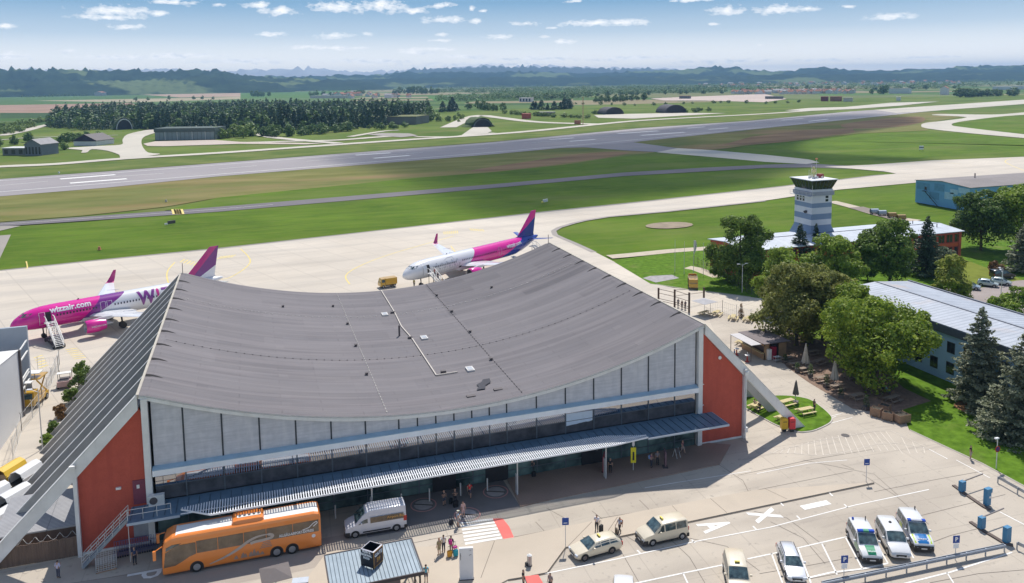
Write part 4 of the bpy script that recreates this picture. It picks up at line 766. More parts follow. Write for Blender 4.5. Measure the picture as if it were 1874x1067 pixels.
mb=MB(); mb.box(15.603,-20,0.1,15.66,-18.2,3.4); mb.build('side_door',mat('dark maroon door',(0.09,0.03,0.04),0.6,0.1,1),GB)
mb=MB()
mb.box(15.62,-1.75,0,15.85,-1.45,9.2)
mb.build('steel_column',m_dk,GB)
mb=MB()
for z in (3.5,4.5,4.9,7.5,9.0): mb.bar((15.7,-1.6,z),(15.8,2.0,z+.45),0.16)
mb.build('diagonal_brace',m_cap,GB)
mb=MB(); mb.prismX([(-28.1,10.3),(-9.5,9.85),(-1.5,9.1),(-1.5,9.2),(-9.5,9.95),(-28.1,10.4)],-15.05,15.65); mb.build('roof_edge',m_cap,GB)
# wooden fence left of the hall
m_wood=mat('weathered boards',(0.17,0.115,0.085),0.9,0.2,1.2,detail=6,stretch=(4,1,0.3)); k=brick(m_wood,0.22,400,0.02,0,0,coord='Generated')
FN=thing('board_fence','weathered vertical board fence topped with barbed wire beside the red end wall','fence',(-10,0,0))
mb=MB(); x=-13.0
while x<3.3: mb.box(x,-0.06,0.02,x+0.19,0.0,1.95+0.03*math.sin(x*7)); x+=0.205
mb.build('boards',m_wood,FN); mb=MB(); mb.box(-13,0.0,1.5,3.3,0.06,1.62); mb.box(-13,0,0.4,3.3,.06,.52); mb.build('rails',m_wood,FN)
mb=MB()
for i in range(90):
    t0=i*0.18-12.8; mb.bar((t0,0.03+0.25*math.cos(i*1.1),2.25+0.25*math.sin(i*1.1)),(t0+.18,0.03+.25*math.cos(i*1.1+1.1),2.25+.25*math.sin(i*1.1+1.1)),0.02)
mb.build('barbed_wire_coil',m_post,FN)
SH=thing('corrugated_shed','low shed with corrugated grey roof under the front buttress','shed',(-9.6,4.6,0))
m_cor=mat('corrugated roof',(0.36,0.36,0.37),0.6,0.1,0.7); k=brick(m_cor,400,0.22,0.05,0,0); overlay(m_cor,k.outputs['Fac'],(0.10,0.10,0.11),0.6)
MB().box(-4.2,-2.9,0,2.7,3.2,2.2).build('wall',m_wood,SH); mb=MB(); mb.prismX([(-3.2,2.2),(3.3,2.9),(3.3,3.05),(-3.2,2.35)],-4.5,2.85); mb.build('roof',m_cor,SH)
# kiosk in the foreground
K=thing('kiosk_building','flat seamed metal roofed kiosk with glazed side in the foreground','kiosk',(18.9,-15.9,0.11))
m_kr=mat('kiosk roof metal',(0.27,0.34,0.39),0.5,0.07,0.6,detail=5,col2=(0.32,0.39,0.44)); m_dkf=mat('anthracite trim',(0.045,0.035,0.04),0.6,0.1,1)
mb=MB(); mb.box(-3.6,-2.0,0,1.9,2.5,2.85); mb.build('wall',mat('kiosk wall',(0.14,0.10,0.10),0.7,0.1,1),K)
r_=MB(); r_.box(-3.85,-2.25,2.85,3.75,2.85,3.02); rr=r_.build('roof',m_kr,K)
mb=MB()
for e in [(-3.95,-2.36,-3.85,2.95),(3.75,-2.36,3.87,2.95),(-3.85,2.85,3.75,2.95),(-3.85,-2.36,3.75,-2.25)]: mb.box(e[0],e[1],2.78,e[2],e[3],3.07)
mb.build('roof_trim',m_dkf,rr)
mb=MB(); x=-3.6
while x<3.7: mb.box(x-.02,-2.24,3.02,x+.02,2.84,3.07); x+=0.33
mb.build('standing_seams',mat('dark seam',(0.10,0.13,0.16),0.5,0.1,1),rr)
for (x,y) in ((3.55,2.6),(3.55,.3),(3.55,-2.05)): MB().box(x-.07,y-.07,0,x+.07,y+.07,2.85).build('post',m_dkf,K)
mb=MB()
for z in (0.1,1.0,2.2): mb.box(3.53,-2,z,3.57,2.5,z+.06)
mb.build('glazing_bars',m_dkf,K)
CS=thing('cube_sign','black open cube sign lettered in white and gold on the kiosk roof','sign',(*[a+b for a,b in zip(G(681,1031,3.15),(0,0))],3.14),R(-45))
m_blk=mat('black sign',(0.012,0.014,0.022),0.5,0.1,2); m_gold=mat('sign gold',(0.55,0.28,0.06),0.5,0.1,2); m_ltr=plain('sign white',(0.8,0.8,0.82)); m_brn=mat('sign brown',(0.075,0.035,0.028),0.6,0.1,2)
mb=MB(); s=0.67
for q in [(-s,-s,-s+.06,s),(s-.06,-s,s,s),(-s+.06,-s,s-.06,-s+.06),(-s+.06,s-.06,s-.06,s)]: mb.box(q[0],q[1],0.1,q[2],q[3],1.52)
mb.build('sign_box',m_blk,CS)
mb=MB(); n=6; rr_=[[((s-.03)*1.0*math.cos(PI/4+k*PI/2),(s-.03)*math.sin(PI/4+k*PI/2),1.96) for k in range(4)]]
mb.rings([[(-s,-s,1.525),(s,-s,1.525),(s,s,1.525),(-s,s,1.525)],[(-s+.1,-s+.1,1.56),(s-.1,-s+.1,1.56),(s-.1,s-.1,1.56),(-s+.1,s-.1,1.56)]],cap=False); mb.build('rim',mat('grey rim',(0.5,0.5,0.55),0.5,0.1,2),CS)
MB().box(s-0.0,-s,0.1,s+.02,s,1.52).build('brown_face',m_brn,CS)
mb=MB()
for q in [(-s,.12,s,.17),(-s,1.46,s,1.51)]: mb.box(s+.02,q[0],q[1],s+.035,q[2],q[3])
for q in (-s,s-.07): mb.box(s+.02,q,.17,s+.035,q+.06,1.46)
mb.build('gold_frame',m_gold,CS)
text('FRESH &\nREGIONAL\nFOOD',0.27,m_ltr,CS,TM((-0.05,-s-.01,1.12),(1,0,0),(0,0,1)),bold=.012,sx=.85)
text('GATE',0.42,m_ltr,CS,TM((s+.03,0,1.13),(0,1,0),(0,0,1)),bold=.012); text('39',0.5,m_gold,CS,TM((s+.03,0,.62),(0,1,0),(0,0,1)),bold=.02)
mb=MB()
for x,y in ((-.6,-.6),(.6,-.6),(.6,.6),(-.6,.6)): mb.box(x-.06,y-.06,-.05,x+.06,y+.06,.12)
mb.build('feet',m_dkf,CS)
# ---------------------------------------------------------------- vehicles
m_tyre=mat('tyre rubber',(0.018,0.018,0.018),0.85,0.1,3); m_rim=mat('wheel rim',(0.42,0.42,0.43),0.35,0.08,3,metal=0.6); m_cgl=mat('car glass',(0.022,0.035,0.04),0.05,0.5,2.2,spec=1.0,col2=(0.07,0.11,0.115))  # greenish tones in the glass colour stand in for interior and reflections
m_blkp=mat('black plastic',(0.025,0.025,0.027),0.6,0.1,3); m_hl=mat('headlamp lens',(0.62,0.66,0.70),0.15,0.05,4,spec=0.9); m_tl=mat('tail lamp red',(0.45,0.02,0.015),0.2,0.05,4); m_plate=mat('number plate',(0.75,0.75,0.72),0.5,0.05,4)
def paint(name,c,metal=0.0,rough=0.28):
    m=mat(name,c,rough,0.03,0.6,metal,spec=0.6)
    b=m.node_tree.nodes['Principled BSDF']; b.inputs['Coat Weight'].default_value=0.6; b.inputs['Coat Roughness'].default_value=0.06
    return m
def wheels(t,xs_,w,r,wd=0.22,rimc=None):
    for x in xs_:
        for s in (-1,1):
            y=s*(w-wd/2+0.015); mb=MB(); mb.cyl((x,y-wd/2,r),(x,y+wd/2,r),r,n=20); o=mb.build('wheel',m_tyre,t,smooth=False)
            q=MB(); yo=y+s*wd/2; q.cyl((x,yo-s*.02,r),(x,yo+s*.012,r),r*0.66,r*0.60,n=16); 
            for k in range(5): a=2*PI*k/5; q.bar((x,yo+s*.02,r),(x+math.cos(a)*r*.58,yo+s*.02,r+math.sin(a)*r*.58),0.05,0.02)
            q.build('rim',rimc or m_rim,o)
def car(name,label,loc,rot,prof,W,paintm,group=None,wb=(0.8,3.7),r=0.33,side=(),ws=None,rear=None,low=m_blkp,L=None,cat='car',hl=0.62,grille=True,skirt=True,extra=None,zb=0.22,tumb=0.82,rimc=None,bumper=None):
    """prof: (x from the front, belt z, top z, width factor, top width factor); front looks towards local -x"""
    t=thing(name,label,cat,loc,rot,group); w=W/2; L=prof[-1][0]
    secs=[]
    for x,zbt,zt,fw,ft in prof:
        a=w*fw; bt=a*0.985; tp=a*ft; zt=max(zt,zbt+0.02); lo=zb if 0.12<x<L-0.12 else zb+0.12
        h=[(0,lo),(a*.90,lo),(a*.985,lo+.12),(a,lo+(zbt-lo)*.55),(bt,zbt),(bt+(tp-bt)*.55,zbt+(zt-zbt)*.55),(tp,zt-.05*(1 if zt-zbt>.15 else .2)),(tp-.10,zt),(tp*.5,zt+.025),(0,zt+.035)]
        secs.append([(x,-y,z) for y,z in h]+[(x,y,z) for y,z in h[-2:0:-1]])
    body=MB().rings(secs).build('body',paintm,t,smooth=False)
    bm=bmesh.new(); bm.from_mesh(body.data)
    for f in bm.faces: f.smooth=True
    for e in bm.edges:
        if len(e.link_faces)==2 and e.calc_face_angle(0)>0.6: e.smooth=False
    bm.to_mesh(body.data); bm.free()
    def at(x):
        for p,q in zip(prof,prof[1:]):
            if p[0]<=x<=q[0]: u=(x-p[0])/max(q[0]-p[0],1e-6); return [p[i]+(q[i]-p[i])*u for i in range(5)]
        return prof[-1]
    def S(x,k,s,off=0.012):
        _,zbt,zt,fw,ft=at(x); a=w*fw; bt=a*.985; tp=a*ft; z=zbt+(zt-.05-zbt)*k
        y=bt+(bt+(tp-bt)*.55-bt)*(k/.55) if k<.55 else (bt+(tp-bt)*.55)+(tp-bt-(tp-bt)*.55)*((k-.55)/.45)
        return (x,s*(y+off),z)
    for (xa,xb,k0,k1,xa2,xb2) in side:      # side window from xa..xb at the belt and xa2..xb2 at the top
        for s in (-1,1):
            mb=MB(); n=4; lo=[S(xa+(xb-xa)*i/n,k0,s) for i in range(n+1)]; mi=[S((xa+xa2)/2+((xb+xb2)/2-(xa+xa2)/2)*i/n,(k0+k1)/2,s) for i in range(n+1)]; hi=[S(xa2+(xb2-xa2)*i/n,k1,s) for i in range(n+1)]
            mb.add(lo+mi+hi,[(i,i+1,n+2+i,n+1+i) for i in range(n)]+[(n+1+i,n+2+i,2*n+3+i,2*n+2+i) for i in range(n)]); mb.build('side_window',m_cgl,t)
    def front_glass(nm,x0,x1,k=0.86,off=0.03):
        mb=MB(); n=3; rows=[]
        for i in range(n+1):
            x=x0+(x1-x0)*i/n; p=at(x); tp=w*p[3]*p[4]-.10
            rows.append([(x-(.02 if x1>x0 else -.02),tp*k*j/2*1.0,p[2]+(.035 if abs(j)<1 else .028 if abs(j)<2 else 0.002)+off) for j in (-2,-1,0,1,2)])
        mb.rings(rows,cap=False,closed=False); mb.build(nm,m_cgl,t)
    if ws: front_glass('windscreen',ws[0],ws[1],1.10)
    if rear: front_glass('rear_window',rear[0],rear[1],1.05)
    wheels(t,wb,w,r,rimc=rimc)
    for x in wb:
        for s in (-1,1): y=s*(w+.004); MB().add([(x+(r+.08)*math.cos(PI*i/10),y,r+(r+.07)*math.sin(PI*i/10)) for i in range(11)]+[(x-(r+.08),y,zb),(x+r+.08,y,zb)],[tuple(range(13))]).build('wheel_arch',m_blkp,t)
    p0=prof[0]; p1=prof[1]
    for s in (-1,1):
        mb=MB(); mb.obox((0.16,s*w*.70,hl+.02),(0.16,s*-.05,0.02),(0.03,s*.17,0),(0.01,0,.085)); mb.build('headlight',m_hl,t)
        mb=MB(); mb.box(L-.05,s*(w-.22),at(L-.1)[1]-.28,L+.015,s*(w-.03),at(L-.1)[1]+.04); mb.build('tail_light',m_tl,t)
        xm=ws[0]+0.55 if ws else 1.4; _m=S(xm,0.12,s,0.1); mb=MB(); mb.box(xm-.08,_m[1]-.03*s,_m[2]-.02,xm+.07,_m[1]+.17*s,_m[2]+.14); mb.build('wing_mirror',paintm if low is not None else m_blkp,t)
    if grille: MB().box(-0.02,-w*.48,hl-.18,0.08,w*.48,hl-.0).build('grille',m_blkp,t)
    mb=MB(); mb.box(-.035,-.26,zb+.16,-.01,.26,zb+.27); mb.build('number_plate',m_plate,t)
    if bumper:
        mb=MB(); secs=[]
        for x,fw in ((-.03,.80),(0.05,.93),(.25,1.0),(.45,1.012)): a=w*fw+.01; secs.append([(x,-a,zb-.02),(x,a,zb-.02),(x,a,bumper),(x,-a,bumper)])
        mb.rings(secs); mb.build('front_bumper',m_blkp,t)
        MB().box(L-.25,-w-.012,zb,L+.03,w+.012,zb+.35).build('rear_bumper',m_blkp,t)
    MB().box(wb[0]+r+.1,-w-.006,zb,wb[1]-r-.1,w+.006,zb+.12).build('sill',m_blkp,t)
    if extra: extra(t,at,S)
    return t
VAN=[(0,.55,.62,.80,.9),(.06,.78,.82,.90,.9),(.35,.98,1.00,.97,.93),(.95,1.10,1.13,1.0,.93),(1.15,1.13,1.20,1.0,.90),(1.95,1.14,1.84,1.0,.84),(2.3,1.14,1.92,1.0,.84),(3.6,1.14,1.95,1.0,.84),(4.6,1.14,1.92,1.0,.83),(4.80,1.13,1.80,.98,.82),(4.89,1.05,1.12,.95,.86)]
VSIDE=((1.45,2.22,.08,.90,1.98,2.22),(2.34,3.45,.08,.90,2.34,3.45),(3.55,4.65,.08,.90,3.55,4.58))
WAG=[(0,.50,.56,.72,.9),(.07,.66,.70,.84,.92),(.30,.76,.79,.95,.93),(1.15,.92,.95,1.0,.93),(1.35,.95,1.01,1.0,.90),(2.05,.97,1.38,1.0,.74),(2.6,.97,1.46,1.0,.73),(3.6,.98,1.45,1.0,.72),(4.4,.98,1.36,.99,.71),(4.75,.95,1.10,.95,.74),(4.90,.72,.76,.88,.85)]
WSIDE=((1.62,2.55,.10,.86,2.15,2.55),(2.65,3.5,.10,.86,2.65,3.5),(3.58,4.45,.12,.86,3.58,4.25))
m_ivory=paint('ivory taxi paint',(0.70,0.62,0.47)); m_wht=paint('white car paint',(0.72,0.72,0.72)); m_sil=paint('silver car paint',(0.50,0.52,0.54),0.4,0.3)
m_taxiy=mat('taxi sign yellow',(0.75,0.6,0.08),0.4,0.05,3)
def cpos(front,rear,wf=0.8):   # ground pixels of the near-side wheels -> used only to read a position off the plan
    a,b=Vector(G(*front)),Vector(G(*rear)); return a,b
def taxi_sign(x,z):
    def f(t,at,S):
        o=MB().box(x-.08,-.22,z,x+.08,.22,z+.17).build('roof_sign',m_taxiy,t)
        text('TAXI',0.16,m_blkp,o,TM((x-.085,0,z+.085),(0,-1,0),(0,0,1)),bold=.004); text('TAXI',0.16,m_blkp,o,TM((x+.085,0,z+.085),(0,1,0),(0,0,1)),bold=.004)
    return f
car('taxi_estate','cream taxi estate car with roof sign waiting at the kerb, front of the rank',(37.15,-16.1,0),R(4.8),WAG,1.84,m_ivory,wb=(.85,3.72),side=WSIDE,ws=(1.25,2.08),rear=(4.42,4.76),group='taxis at the rank',extra=taxi_sign(2.8,1.48),cat='taxi',rimc=mat('brown alloy',(0.16,0.13,0.12),0.4,0.1,3)) 
car('taxi_van','cream taxi van with dark front bumper parked second at the kerb behind the estate taxi',(44.15,-15.95,0),R(0.5),VAN,1.92,m_ivory,wb=(.95,4.15),side=VSIDE,ws=(1.2,1.96),group='taxis at the rank',bumper=.62,extra=taxi_sign(2.4,1.95),cat='taxi')
car('taxi_minibus','cream taxi minibus with small yellow roof sign in a parking bay, facing the camera',(48.3,-26.5,0),R(64),VAN,1.92,m_ivory,wb=(.95,4.15),side=VSIDE,ws=(1.2,1.96),extra=taxi_sign(2.4,1.95),cat='taxi')
car('estate_car','white estate car with roof rails in a parking bay left of the police vans',(54.2,-26.3,0),R(65),[(a,b-.04,c,d,e) for a,b,c,d,e in WAG],1.76,paint('bright silver paint',(0.62,0.63,0.66),0.2,0.3),wb=(.85,3.5),side=WSIDE,ws=(1.25,2.08),rear=(4.42,4.76),extra=lambda t,at,S:[MB().bar((2.3,s*.60,1.5),(4.3,s*.60,1.43),.04).build('roof_rail',m_blkp,t) for s in (-1,1)])
# the roof of one more van at the lower edge
car('white_van','white van of which only the rear roof shows at the bottom edge',(37.2,-26.7,0),R(64),VAN,1.9,m_wht,wb=(.95,4.15),side=VSIDE,ws=(1.2,1.96),cat='van')
m_pgreen=paint('police green',(0.02,0.28,0.12)); m_pblue=paint('police blue',(0.005,0.16,0.45)); m_pyel=paint('police signal yellow',(0.55,0.75,0.04)); m_blulamp=mat('blue lamp',(0.01,0.07,0.45),0.2,0.1,3)
def hoodpatch(at,x0,x1,y0,y1,m,t,name,k=1.0,off=.012):
    mb=MB(); n=5; rows=[]
    for i in range(n+1):
        x=x0+(x1-x0)*i/n; z=at(x)[2]; kk=k+(1-k)*i/n
        rows.append([(x,y0*kk+(y1-y0)*kk*j/4,z+.036-.02*abs(j-2+((y0+y1)/(y1-y0)*2))/4*0+off-(0.02 if abs(y0*kk+(y1-y0)*kk*j/4)>.45 else 0)) for j in range(5)])
    return mb.rings(rows,cap=False,closed=False).build(name,m,t)
def police1(t,at,S):
    hoodpatch(at,.10,1.10,-.42,.42,m_pgreen,t,'green_bonnet_panel',.85)
    MB().box(.55,-.15,1.075,.8,.15,1.10).build('bonnet_badge',mat('dark green',(0.01,0.09,0.05),0.5,0.1,2),t)
    lb=MB().box(2.0,-.75,1.955,2.3,.75,2.11).build('light_bar',m_blulamp,t); MB().box(1.99,-.25,1.95,2.31,.25,2.115).build('light_bar_centre',mat('green centre',(0.05,0.28,0.15),0.4,0.1,2),lb)
    for s in (-1,1):
        mb=MB(); mb.add([S(1.0,0.0,s,.014),S(2.25,0.0,s,.014),(2.25,s*.97,.55),(1.0,s*.97,.55)],[(0,1,2,3)]); mb.build('green_door_panel',m_pgreen,t)
    MB().cyl((4.2,-.6,1.93),(4.2,-.6,2.3),.05,n=6).build('aerial',m_blkp,t); MB().sph((4.2,.55,2.05),.12,8).build('beacon',m_blulamp,t)
    text('POLIZEI',.2,m_wht,t,TM((.32,0,1.115),(0,1,0),(1,0,.12)),bold=.005)
def police2(t,at,S):
    hoodpatch(at,.10,1.12,-.52,.52,m_pblue,t,'blue_bonnet_panel',.9); 
    for s in (-1,1):
        hoodpatch(at,.14,1.12,s*.545,s*.80,m_pyel,t,'yellow_bonnet_panel',.95,off=-.008)
        mb=MB(); mb.add([(.5,s*.965,.7),(.5,s*.965,.95),S(1.6,0,s,.014),S(3.0,0,s,.014),(3.0,s*.974,.6),(1.4,s*.974,.6)],[(0,1,2,3,4,5)]); mb.build('blue_side_stripe',m_pblue,t)
        mb=MB(); mb.add([(3.0,s*.976,.6),(3.0,s*.976,1.05),(3.7,s*.976,1.05),(3.7,s*.976,.6)],[(0,1,2,3)]); mb.build('yellow_side_panel',m_pyel,t)
    o=MB().box(2.05,-.78,1.955,2.3,.78,2.04).build('light_bar',mat('grey bar',(0.35,0.37,0.42),.4,.1,2),t)
    for s in (-1,1): MB().box(2.02,s*.5,1.955,2.33,s*.8,2.09).build('blue_light',m_blulamp,o)
    MB().cyl((4.3,-.6,1.93),(4.3,-.6,2.25),.06,n=6).build('aerial',m_blkp,t)
    text('POLIZEI',.22,m_wht,t,TM((.5,0,1.10),(0,1,0),(1,0,.12)),bold=.006)
car('police_van','green and white police van with blue light bar, left of the three vans',(62.5,-26.15,0),R(65),VAN,1.92,m_wht,wb=(.95,4.15),side=VSIDE,ws=(1.2,1.96),bumper=.66,extra=police1,cat='police van',group='vans parked beside the rail')
car('white_people_carrier','plain white people carrier parked between the two police vans',(65.35,-26.6,0),R(64),[(a,b-.02,c-.10 if c>1.5 else c-.02,d,e) for a,b,c,d,e in VAN],1.86,m_wht,wb=(.92,4.0),side=VSIDE,ws=(1.2,1.96),cat='van',group='vans parked beside the rail',extra=lambda t,at,S:MB().cyl((3.3,0,1.86),(3.3,0,1.98),.16,.1,n=10).build('roof_dome',m_blkp,t))
car('police_van','white police van with blue and yellow bonnet, right of the three vans',(68.3,-26.3,0),R(64),VAN,1.92,m_wht,wb=(.95,4.15),side=VSIDE,ws=(1.2,1.96),bumper=.70,extra=police2,cat='police van',group='vans parked beside the rail')
# parked cars on the car park behind
m_lb=paint('pale blue car paint',(0.42,0.52,0.60),0.3,0.3); m_dg=paint('black car paint',(0.015,0.018,0.02)); m_mint=paint('pale mint paint',(0.50,0.58,0.57),0.3,0.3)
CIT=[(0,.55,.60,.75,.9),(.08,.72,.76,.88,.92),(.75,.88,.92,1,.93),(.95,.92,1.0,1,.9),(1.6,.93,1.42,1,.76),(2.2,.94,1.5,1,.75),(3.1,.95,1.46,1,.74),(3.65,.93,1.28,.97,.75),(3.85,.75,.8,.9,.85)]
CSIDE=((1.2,2.0,.1,.85,1.65,2.0),(2.1,3.2,.1,.85,2.1,3.1))
car('hatchback','pale blue hatchback half behind the yellow-green tree on the car park',(*[a+b for a,b in zip(G(1775,529),(1.1,-1.55))],0.05),R(125),CIT,1.7,m_lb,wb=(.7,3.1),r=.3,side=CSIDE,ws=(.85,1.58),rear=(3.2,3.7),group='cars on the rear car park')
car('hatchback','pale mint hatchback, left one of the pair on the rear car park',(*[a+b for a,b in zip(G(1808,524),(1.1,-1.55))],0.05),R(125),CIT,1.7,m_mint,wb=(.7,3.1),r=.3,side=CSIDE,ws=(.85,1.58),rear=(3.2,3.7),group='cars on the rear car park')
car('hatchback','pale mint hatchback with dark rear, right one of the pair on the rear car park',(*[a+b for a,b in zip(G(1832,521),(1.1,-1.55))],0.05),R(125),CIT,1.7,m_mint,wb=(.7,3.1),r=.3,side=CSIDE,ws=(.85,1.58),rear=(3.2,3.7),group='cars on the rear car park')
car('dark_car','black small car showing left of the yellow-green tree trunk',(139.5,43.5,0.05),R(140),CIT,1.7,m_dg,wb=(.7,3.1),r=.3,side=CSIDE,ws=(.85,1.58),rear=(3.2,3.7),group='cars on the rear car park')
car('dark_van','black van standing on the grass edge at the right picture border',(167.0,46.0,0.05),R(165),VAN,1.92,m_dg,wb=(.95,4.15),side=VSIDE,ws=(1.2,1.96),cat='van')
# high-roof minibus
HR=[(0,.60,.66,.82,.9),(.06,.90,.94,.92,.9),(.45,1.12,1.16,.98,.9),(.85,1.22,1.26,1,.9),(1.0,1.27,1.38,1,.90),(1.7,1.30,2.12,1,.86),(2.05,1.32,2.36,1,.84),(2.5,1.32,2.52,1,.82),(5.75,1.32,2.54,1,.82),(5.95,1.32,2.45,.99,.82),(6.0,1.0,1.1,.97,.9)]
m_wgray=paint('minibus white paint',(0.66,0.66,0.70)); m_brg=mat('brown tinted glass',(0.075,0.05,0.032),0.07,0.3,0.8,spec=0.9,col2=(0.14,0.10,0.065))
def dux(t,at,S):
    for s in (-1,1):
        mb=MB(); mb.box(2.45,s*1.028,1.28,5.7,s*1.034,1.86); o=mb.build('side_window_band',m_brg,t); MB().box(3.95,s*1.030,1.28,3.98,s*1.037,1.86).build('window_divider',m_blkp,o)
    text('Airport Bus',.36,m_gold,t,TM((4.95,-1.04,1.62),(1,0,0),(0,0,1)),bold=.006)
    for s in (-.55,.0,.55): MB().box(2.3,s-.05,2.56,5.7,s+.05,2.60).build('roof_rib',m_wgray,t)
    MB().box(1.7,-1.05,.42,4.4,-1.032,.55).build('side_moulding',m_blkp,t)
    MB().box(5.7,-1.036,1.0,5.99,-.9,1.5).build('tail_light',m_tl,t)
car('high_roof_minibus','white high-roof minibus with brown side windows parked behind the orange coach',(17.55,-4.95,0),R(-2.0),HR,2.05,m_wgray,wb=(.95,4.98),r=.35,side=((1.25,2.2,.03,.42,1.62,2.2),),ws=(1.02,1.95),cat='minibus',bumper=.62,extra=dux)
# coach
m_or=paint('orange coach paint',(0.80,0.235,0.035)); m_cw=mat('coach roof white',(0.76,0.75,0.72),0.5,0.05,0.5)
COA=thing('tour_coach','orange three-axle coach with white roof stripe standing at the kerb before the terminal','coach',(1.2,-5.3,0),R(-0.3))
Lc=14.0;wc=1.275
prof=[(0.0,.50,1.0,.86),(.03,1.1,1.9,.95),(.10,1.5,2.9,.985),(.30,1.6,3.35,1.0),(.9,1.6,3.62,1),(1.4,1.6,3.66,1),(7,1.6,3.68,1),(13.4,1.6,3.66,1),(13.85,1.6,3.55,.99),(14.0,1.5,3.2,.96)]
secs=[]
for x,zbt,zt,fw in prof:
    a=wc*fw; h=[(0,.28),(a*.95,.28),(a,.45),(a,1.8 if zt>2 else zt*.8),(a*.985,zt-.30 if zt>1.6 else zt*.9),(a*.94,zt-.08),(a*.82,zt),(0,zt+.04)]
    secs.append([(x,-y,z) for y,z in h]+[(x,y,z) for y,z in h[-2:0:-1]])
MB().rings(secs).build('body',m_or,COA,smooth=False)
mb=MB(); mb.rings([[(x,y*1.0,z+.012) for y,z in ((-.95,3.60),(-.5,3.705),(.5,3.705),(.95,3.60))] for x in (1.15,7,13.75)],cap=False,closed=False); 
mb=MB(); mb.rings([[(x,-.98,zt-.015),(x,-.5,zt+.05),(x,.5,zt+.05),(x,.98,zt-.015)] for x,zt in ((1.2,3.655),(7,3.685),(13.4,3.665),(13.8,3.57))],cap=False,closed=False); mb.build('white_roof_panel',m_cw,COA)
for s in (-1,1):
    y=s*(wc+.012)
    mb=MB(); mb.add([(.14,y,.95),(1.1,y,1.0),(1.75,y,1.30),(2.3,y,1.62),(2.9,y,1.80),(2.9,y,2.9),(1.4,y,2.88),(.32,y,2.35)],[tuple(range(8))]); mb.build('driver_side_window',m_brg,COA)
    for a,b in ((2.95,4.75),(4.8,7.0),(7.05,9.0),(9.05,11.4),(11.45,13.8)):
        mb=MB(); mb.add([(a,y,1.82),(b,y,1.82),(b,y-s*.01,2.98),(a,y-s*.01,2.98)],[(0,1,2,3)]); mb.build('side_window',m_brg,COA)
    mb=MB(); mb.add([(.35,y,2.45),(1.5,y,2.92),(1.7,y,3.02),(.9,y,3.0),(.4,y,2.8)],[(0,1,2,3,4)]); mb.build('upper_side_window',m_cgl,COA)
mb=MB(); rows=[]
for z,x,f in ((.95,-.012,.86),(1.5,-.0,.92),(2.2,.03,.93),(2.9,.085,.92)): rows.append([(x-.02-(.03 if abs(j)<2 else 0),wc*f*j/2,z) for j in (-2,-1,0,1,2)])
mb.rings(rows,cap=False,closed=False); mb.build('windscreen',m_cgl,COA)
wheels(COA,(2.9,9.9,11.3),wc,.50,.3)
for x in (2.9,9.9,11.3):
    for s in (-1,1): y=s*(wc+.006); MB().add([(x+.60*math.cos(PI*i/12),y,.5+.58*math.sin(PI*i/12)) for i in range(13)]+[(x-.6,y,.28),(x+.6,y,.28)],[tuple(range(15))]).build('wheel_arch',m_blkp,COA)
A=MB(); A.rings([[(x,-.95*f,3.66),(x,-.85*f,z),(x,.85*f,z),(x,.95*f,3.66)] for x,z,f in ((6.0,3.70,.85),(6.15,3.92,.97),(6.6,4.0,1),(8.3,4.0,1),(8.75,3.95,.97),(8.9,3.72,.9))]); ac_=A.build('roof_air_conditioner',m_or,COA)
MB().box(6.5,-.35,4.001,8.6,.1,4.03).build('vent_panel',m_cw,ac_)
for i in range(5): MB().cyl((6.75+i*.42,-.12,4.03),(6.75+i*.42,-.12,4.05),.13,n=10).build('fan',m_blkp,ac_)
for s in (-1,1):
    mb=MB(); mb.bar((.1,s*1.2,3.0),(-.55,s*1.45,2.75),.07); mb.box(-.68,s*1.45-.1,1.95,-.42,s*1.45+.12,2.8); mb.build('mirror_arm',m_or,COA)
    MB().box(-.0,s*.75-.2,.62,.06,s*.75+.2,.82).build('headlight',m_hl,COA)
    MB().box(13.98,s*1.05-.12,.8,14.03,s*1.05+.12,1.5).build('tail_light',m_tl,COA)
m_sw=mat('silver swoosh',(0.46,0.40,0.36),0.5,0.08,2)
mb=MB(); pts=[(4.0,.55),(5.0,.85),(5.9,1.2),(6.7,1.62),(7.4,2.05),(8.2,2.35),(9.1,2.42),(9.6,2.25),(9.4,2.02),(8.7,1.93),(8.0,1.9),(7.6,1.8)]
pts=[(p[0],p[1]) for p in smooth_px(pts,4)]
V=[]; n=len(pts)
for i,(x,z) in enumerate(pts):
    a=Vector(pts[min(i+1,n-1)])-Vector(pts[max(i-1,0)]); a.normalize(); q=Vector((-a.y,a.x)); w_=.04+.09*math.sin(PI*min(1,i/(n*.55)) if i<n*.55 else PI/2); V+=[(x+q.x*w_,-wc-.016,z+q.y*w_),(x-q.x*w_,-wc-.016,z-q.y*w_)]
mb.add(V,[(2*i,2*i+1,2*i+3,2*i+2) for i in range(n-1)]); mb.build('swoosh_graphic',m_sw,COA)
m_gp=mat('grey print',(0.33,0.24,0.20),0.5,0.1,2)
mb=MB()
for i,(x,h) in enumerate([(6.3,.35),(6.9,.55),(7.1,.4),(7.6,.5),(7.9,.7),(8.2,.45),(8.6,.3)]): mb.add([(x-.22,-wc-.015,.55),(x+.2,-wc-.015,.55),(x+.05,-wc-.015,.55+h),(x-.1,-wc-.015,.55+h*.7)],[(0,1,2,3)])
for i in range(4): mb.add([(8.4+i*.1,-wc-.015,1.15+i*.16),(9.5-i*.05,-wc-.015,1.2+i*.16),(9.5-i*.05,-wc-.015,1.28+i*.16),(8.4+i*.1,-wc-.015,1.22+i*.16)],[(0,1,2,3)])
mb.build('side_graphic',m_gp,COA)
text('ALLGÄU-AIRPORT-EXPRESS',.36,m_ltr,COA,TM((11.75,-wc-.03,2.02),(1,0,0),(0,0,1)),bold=.008,sx=.72)
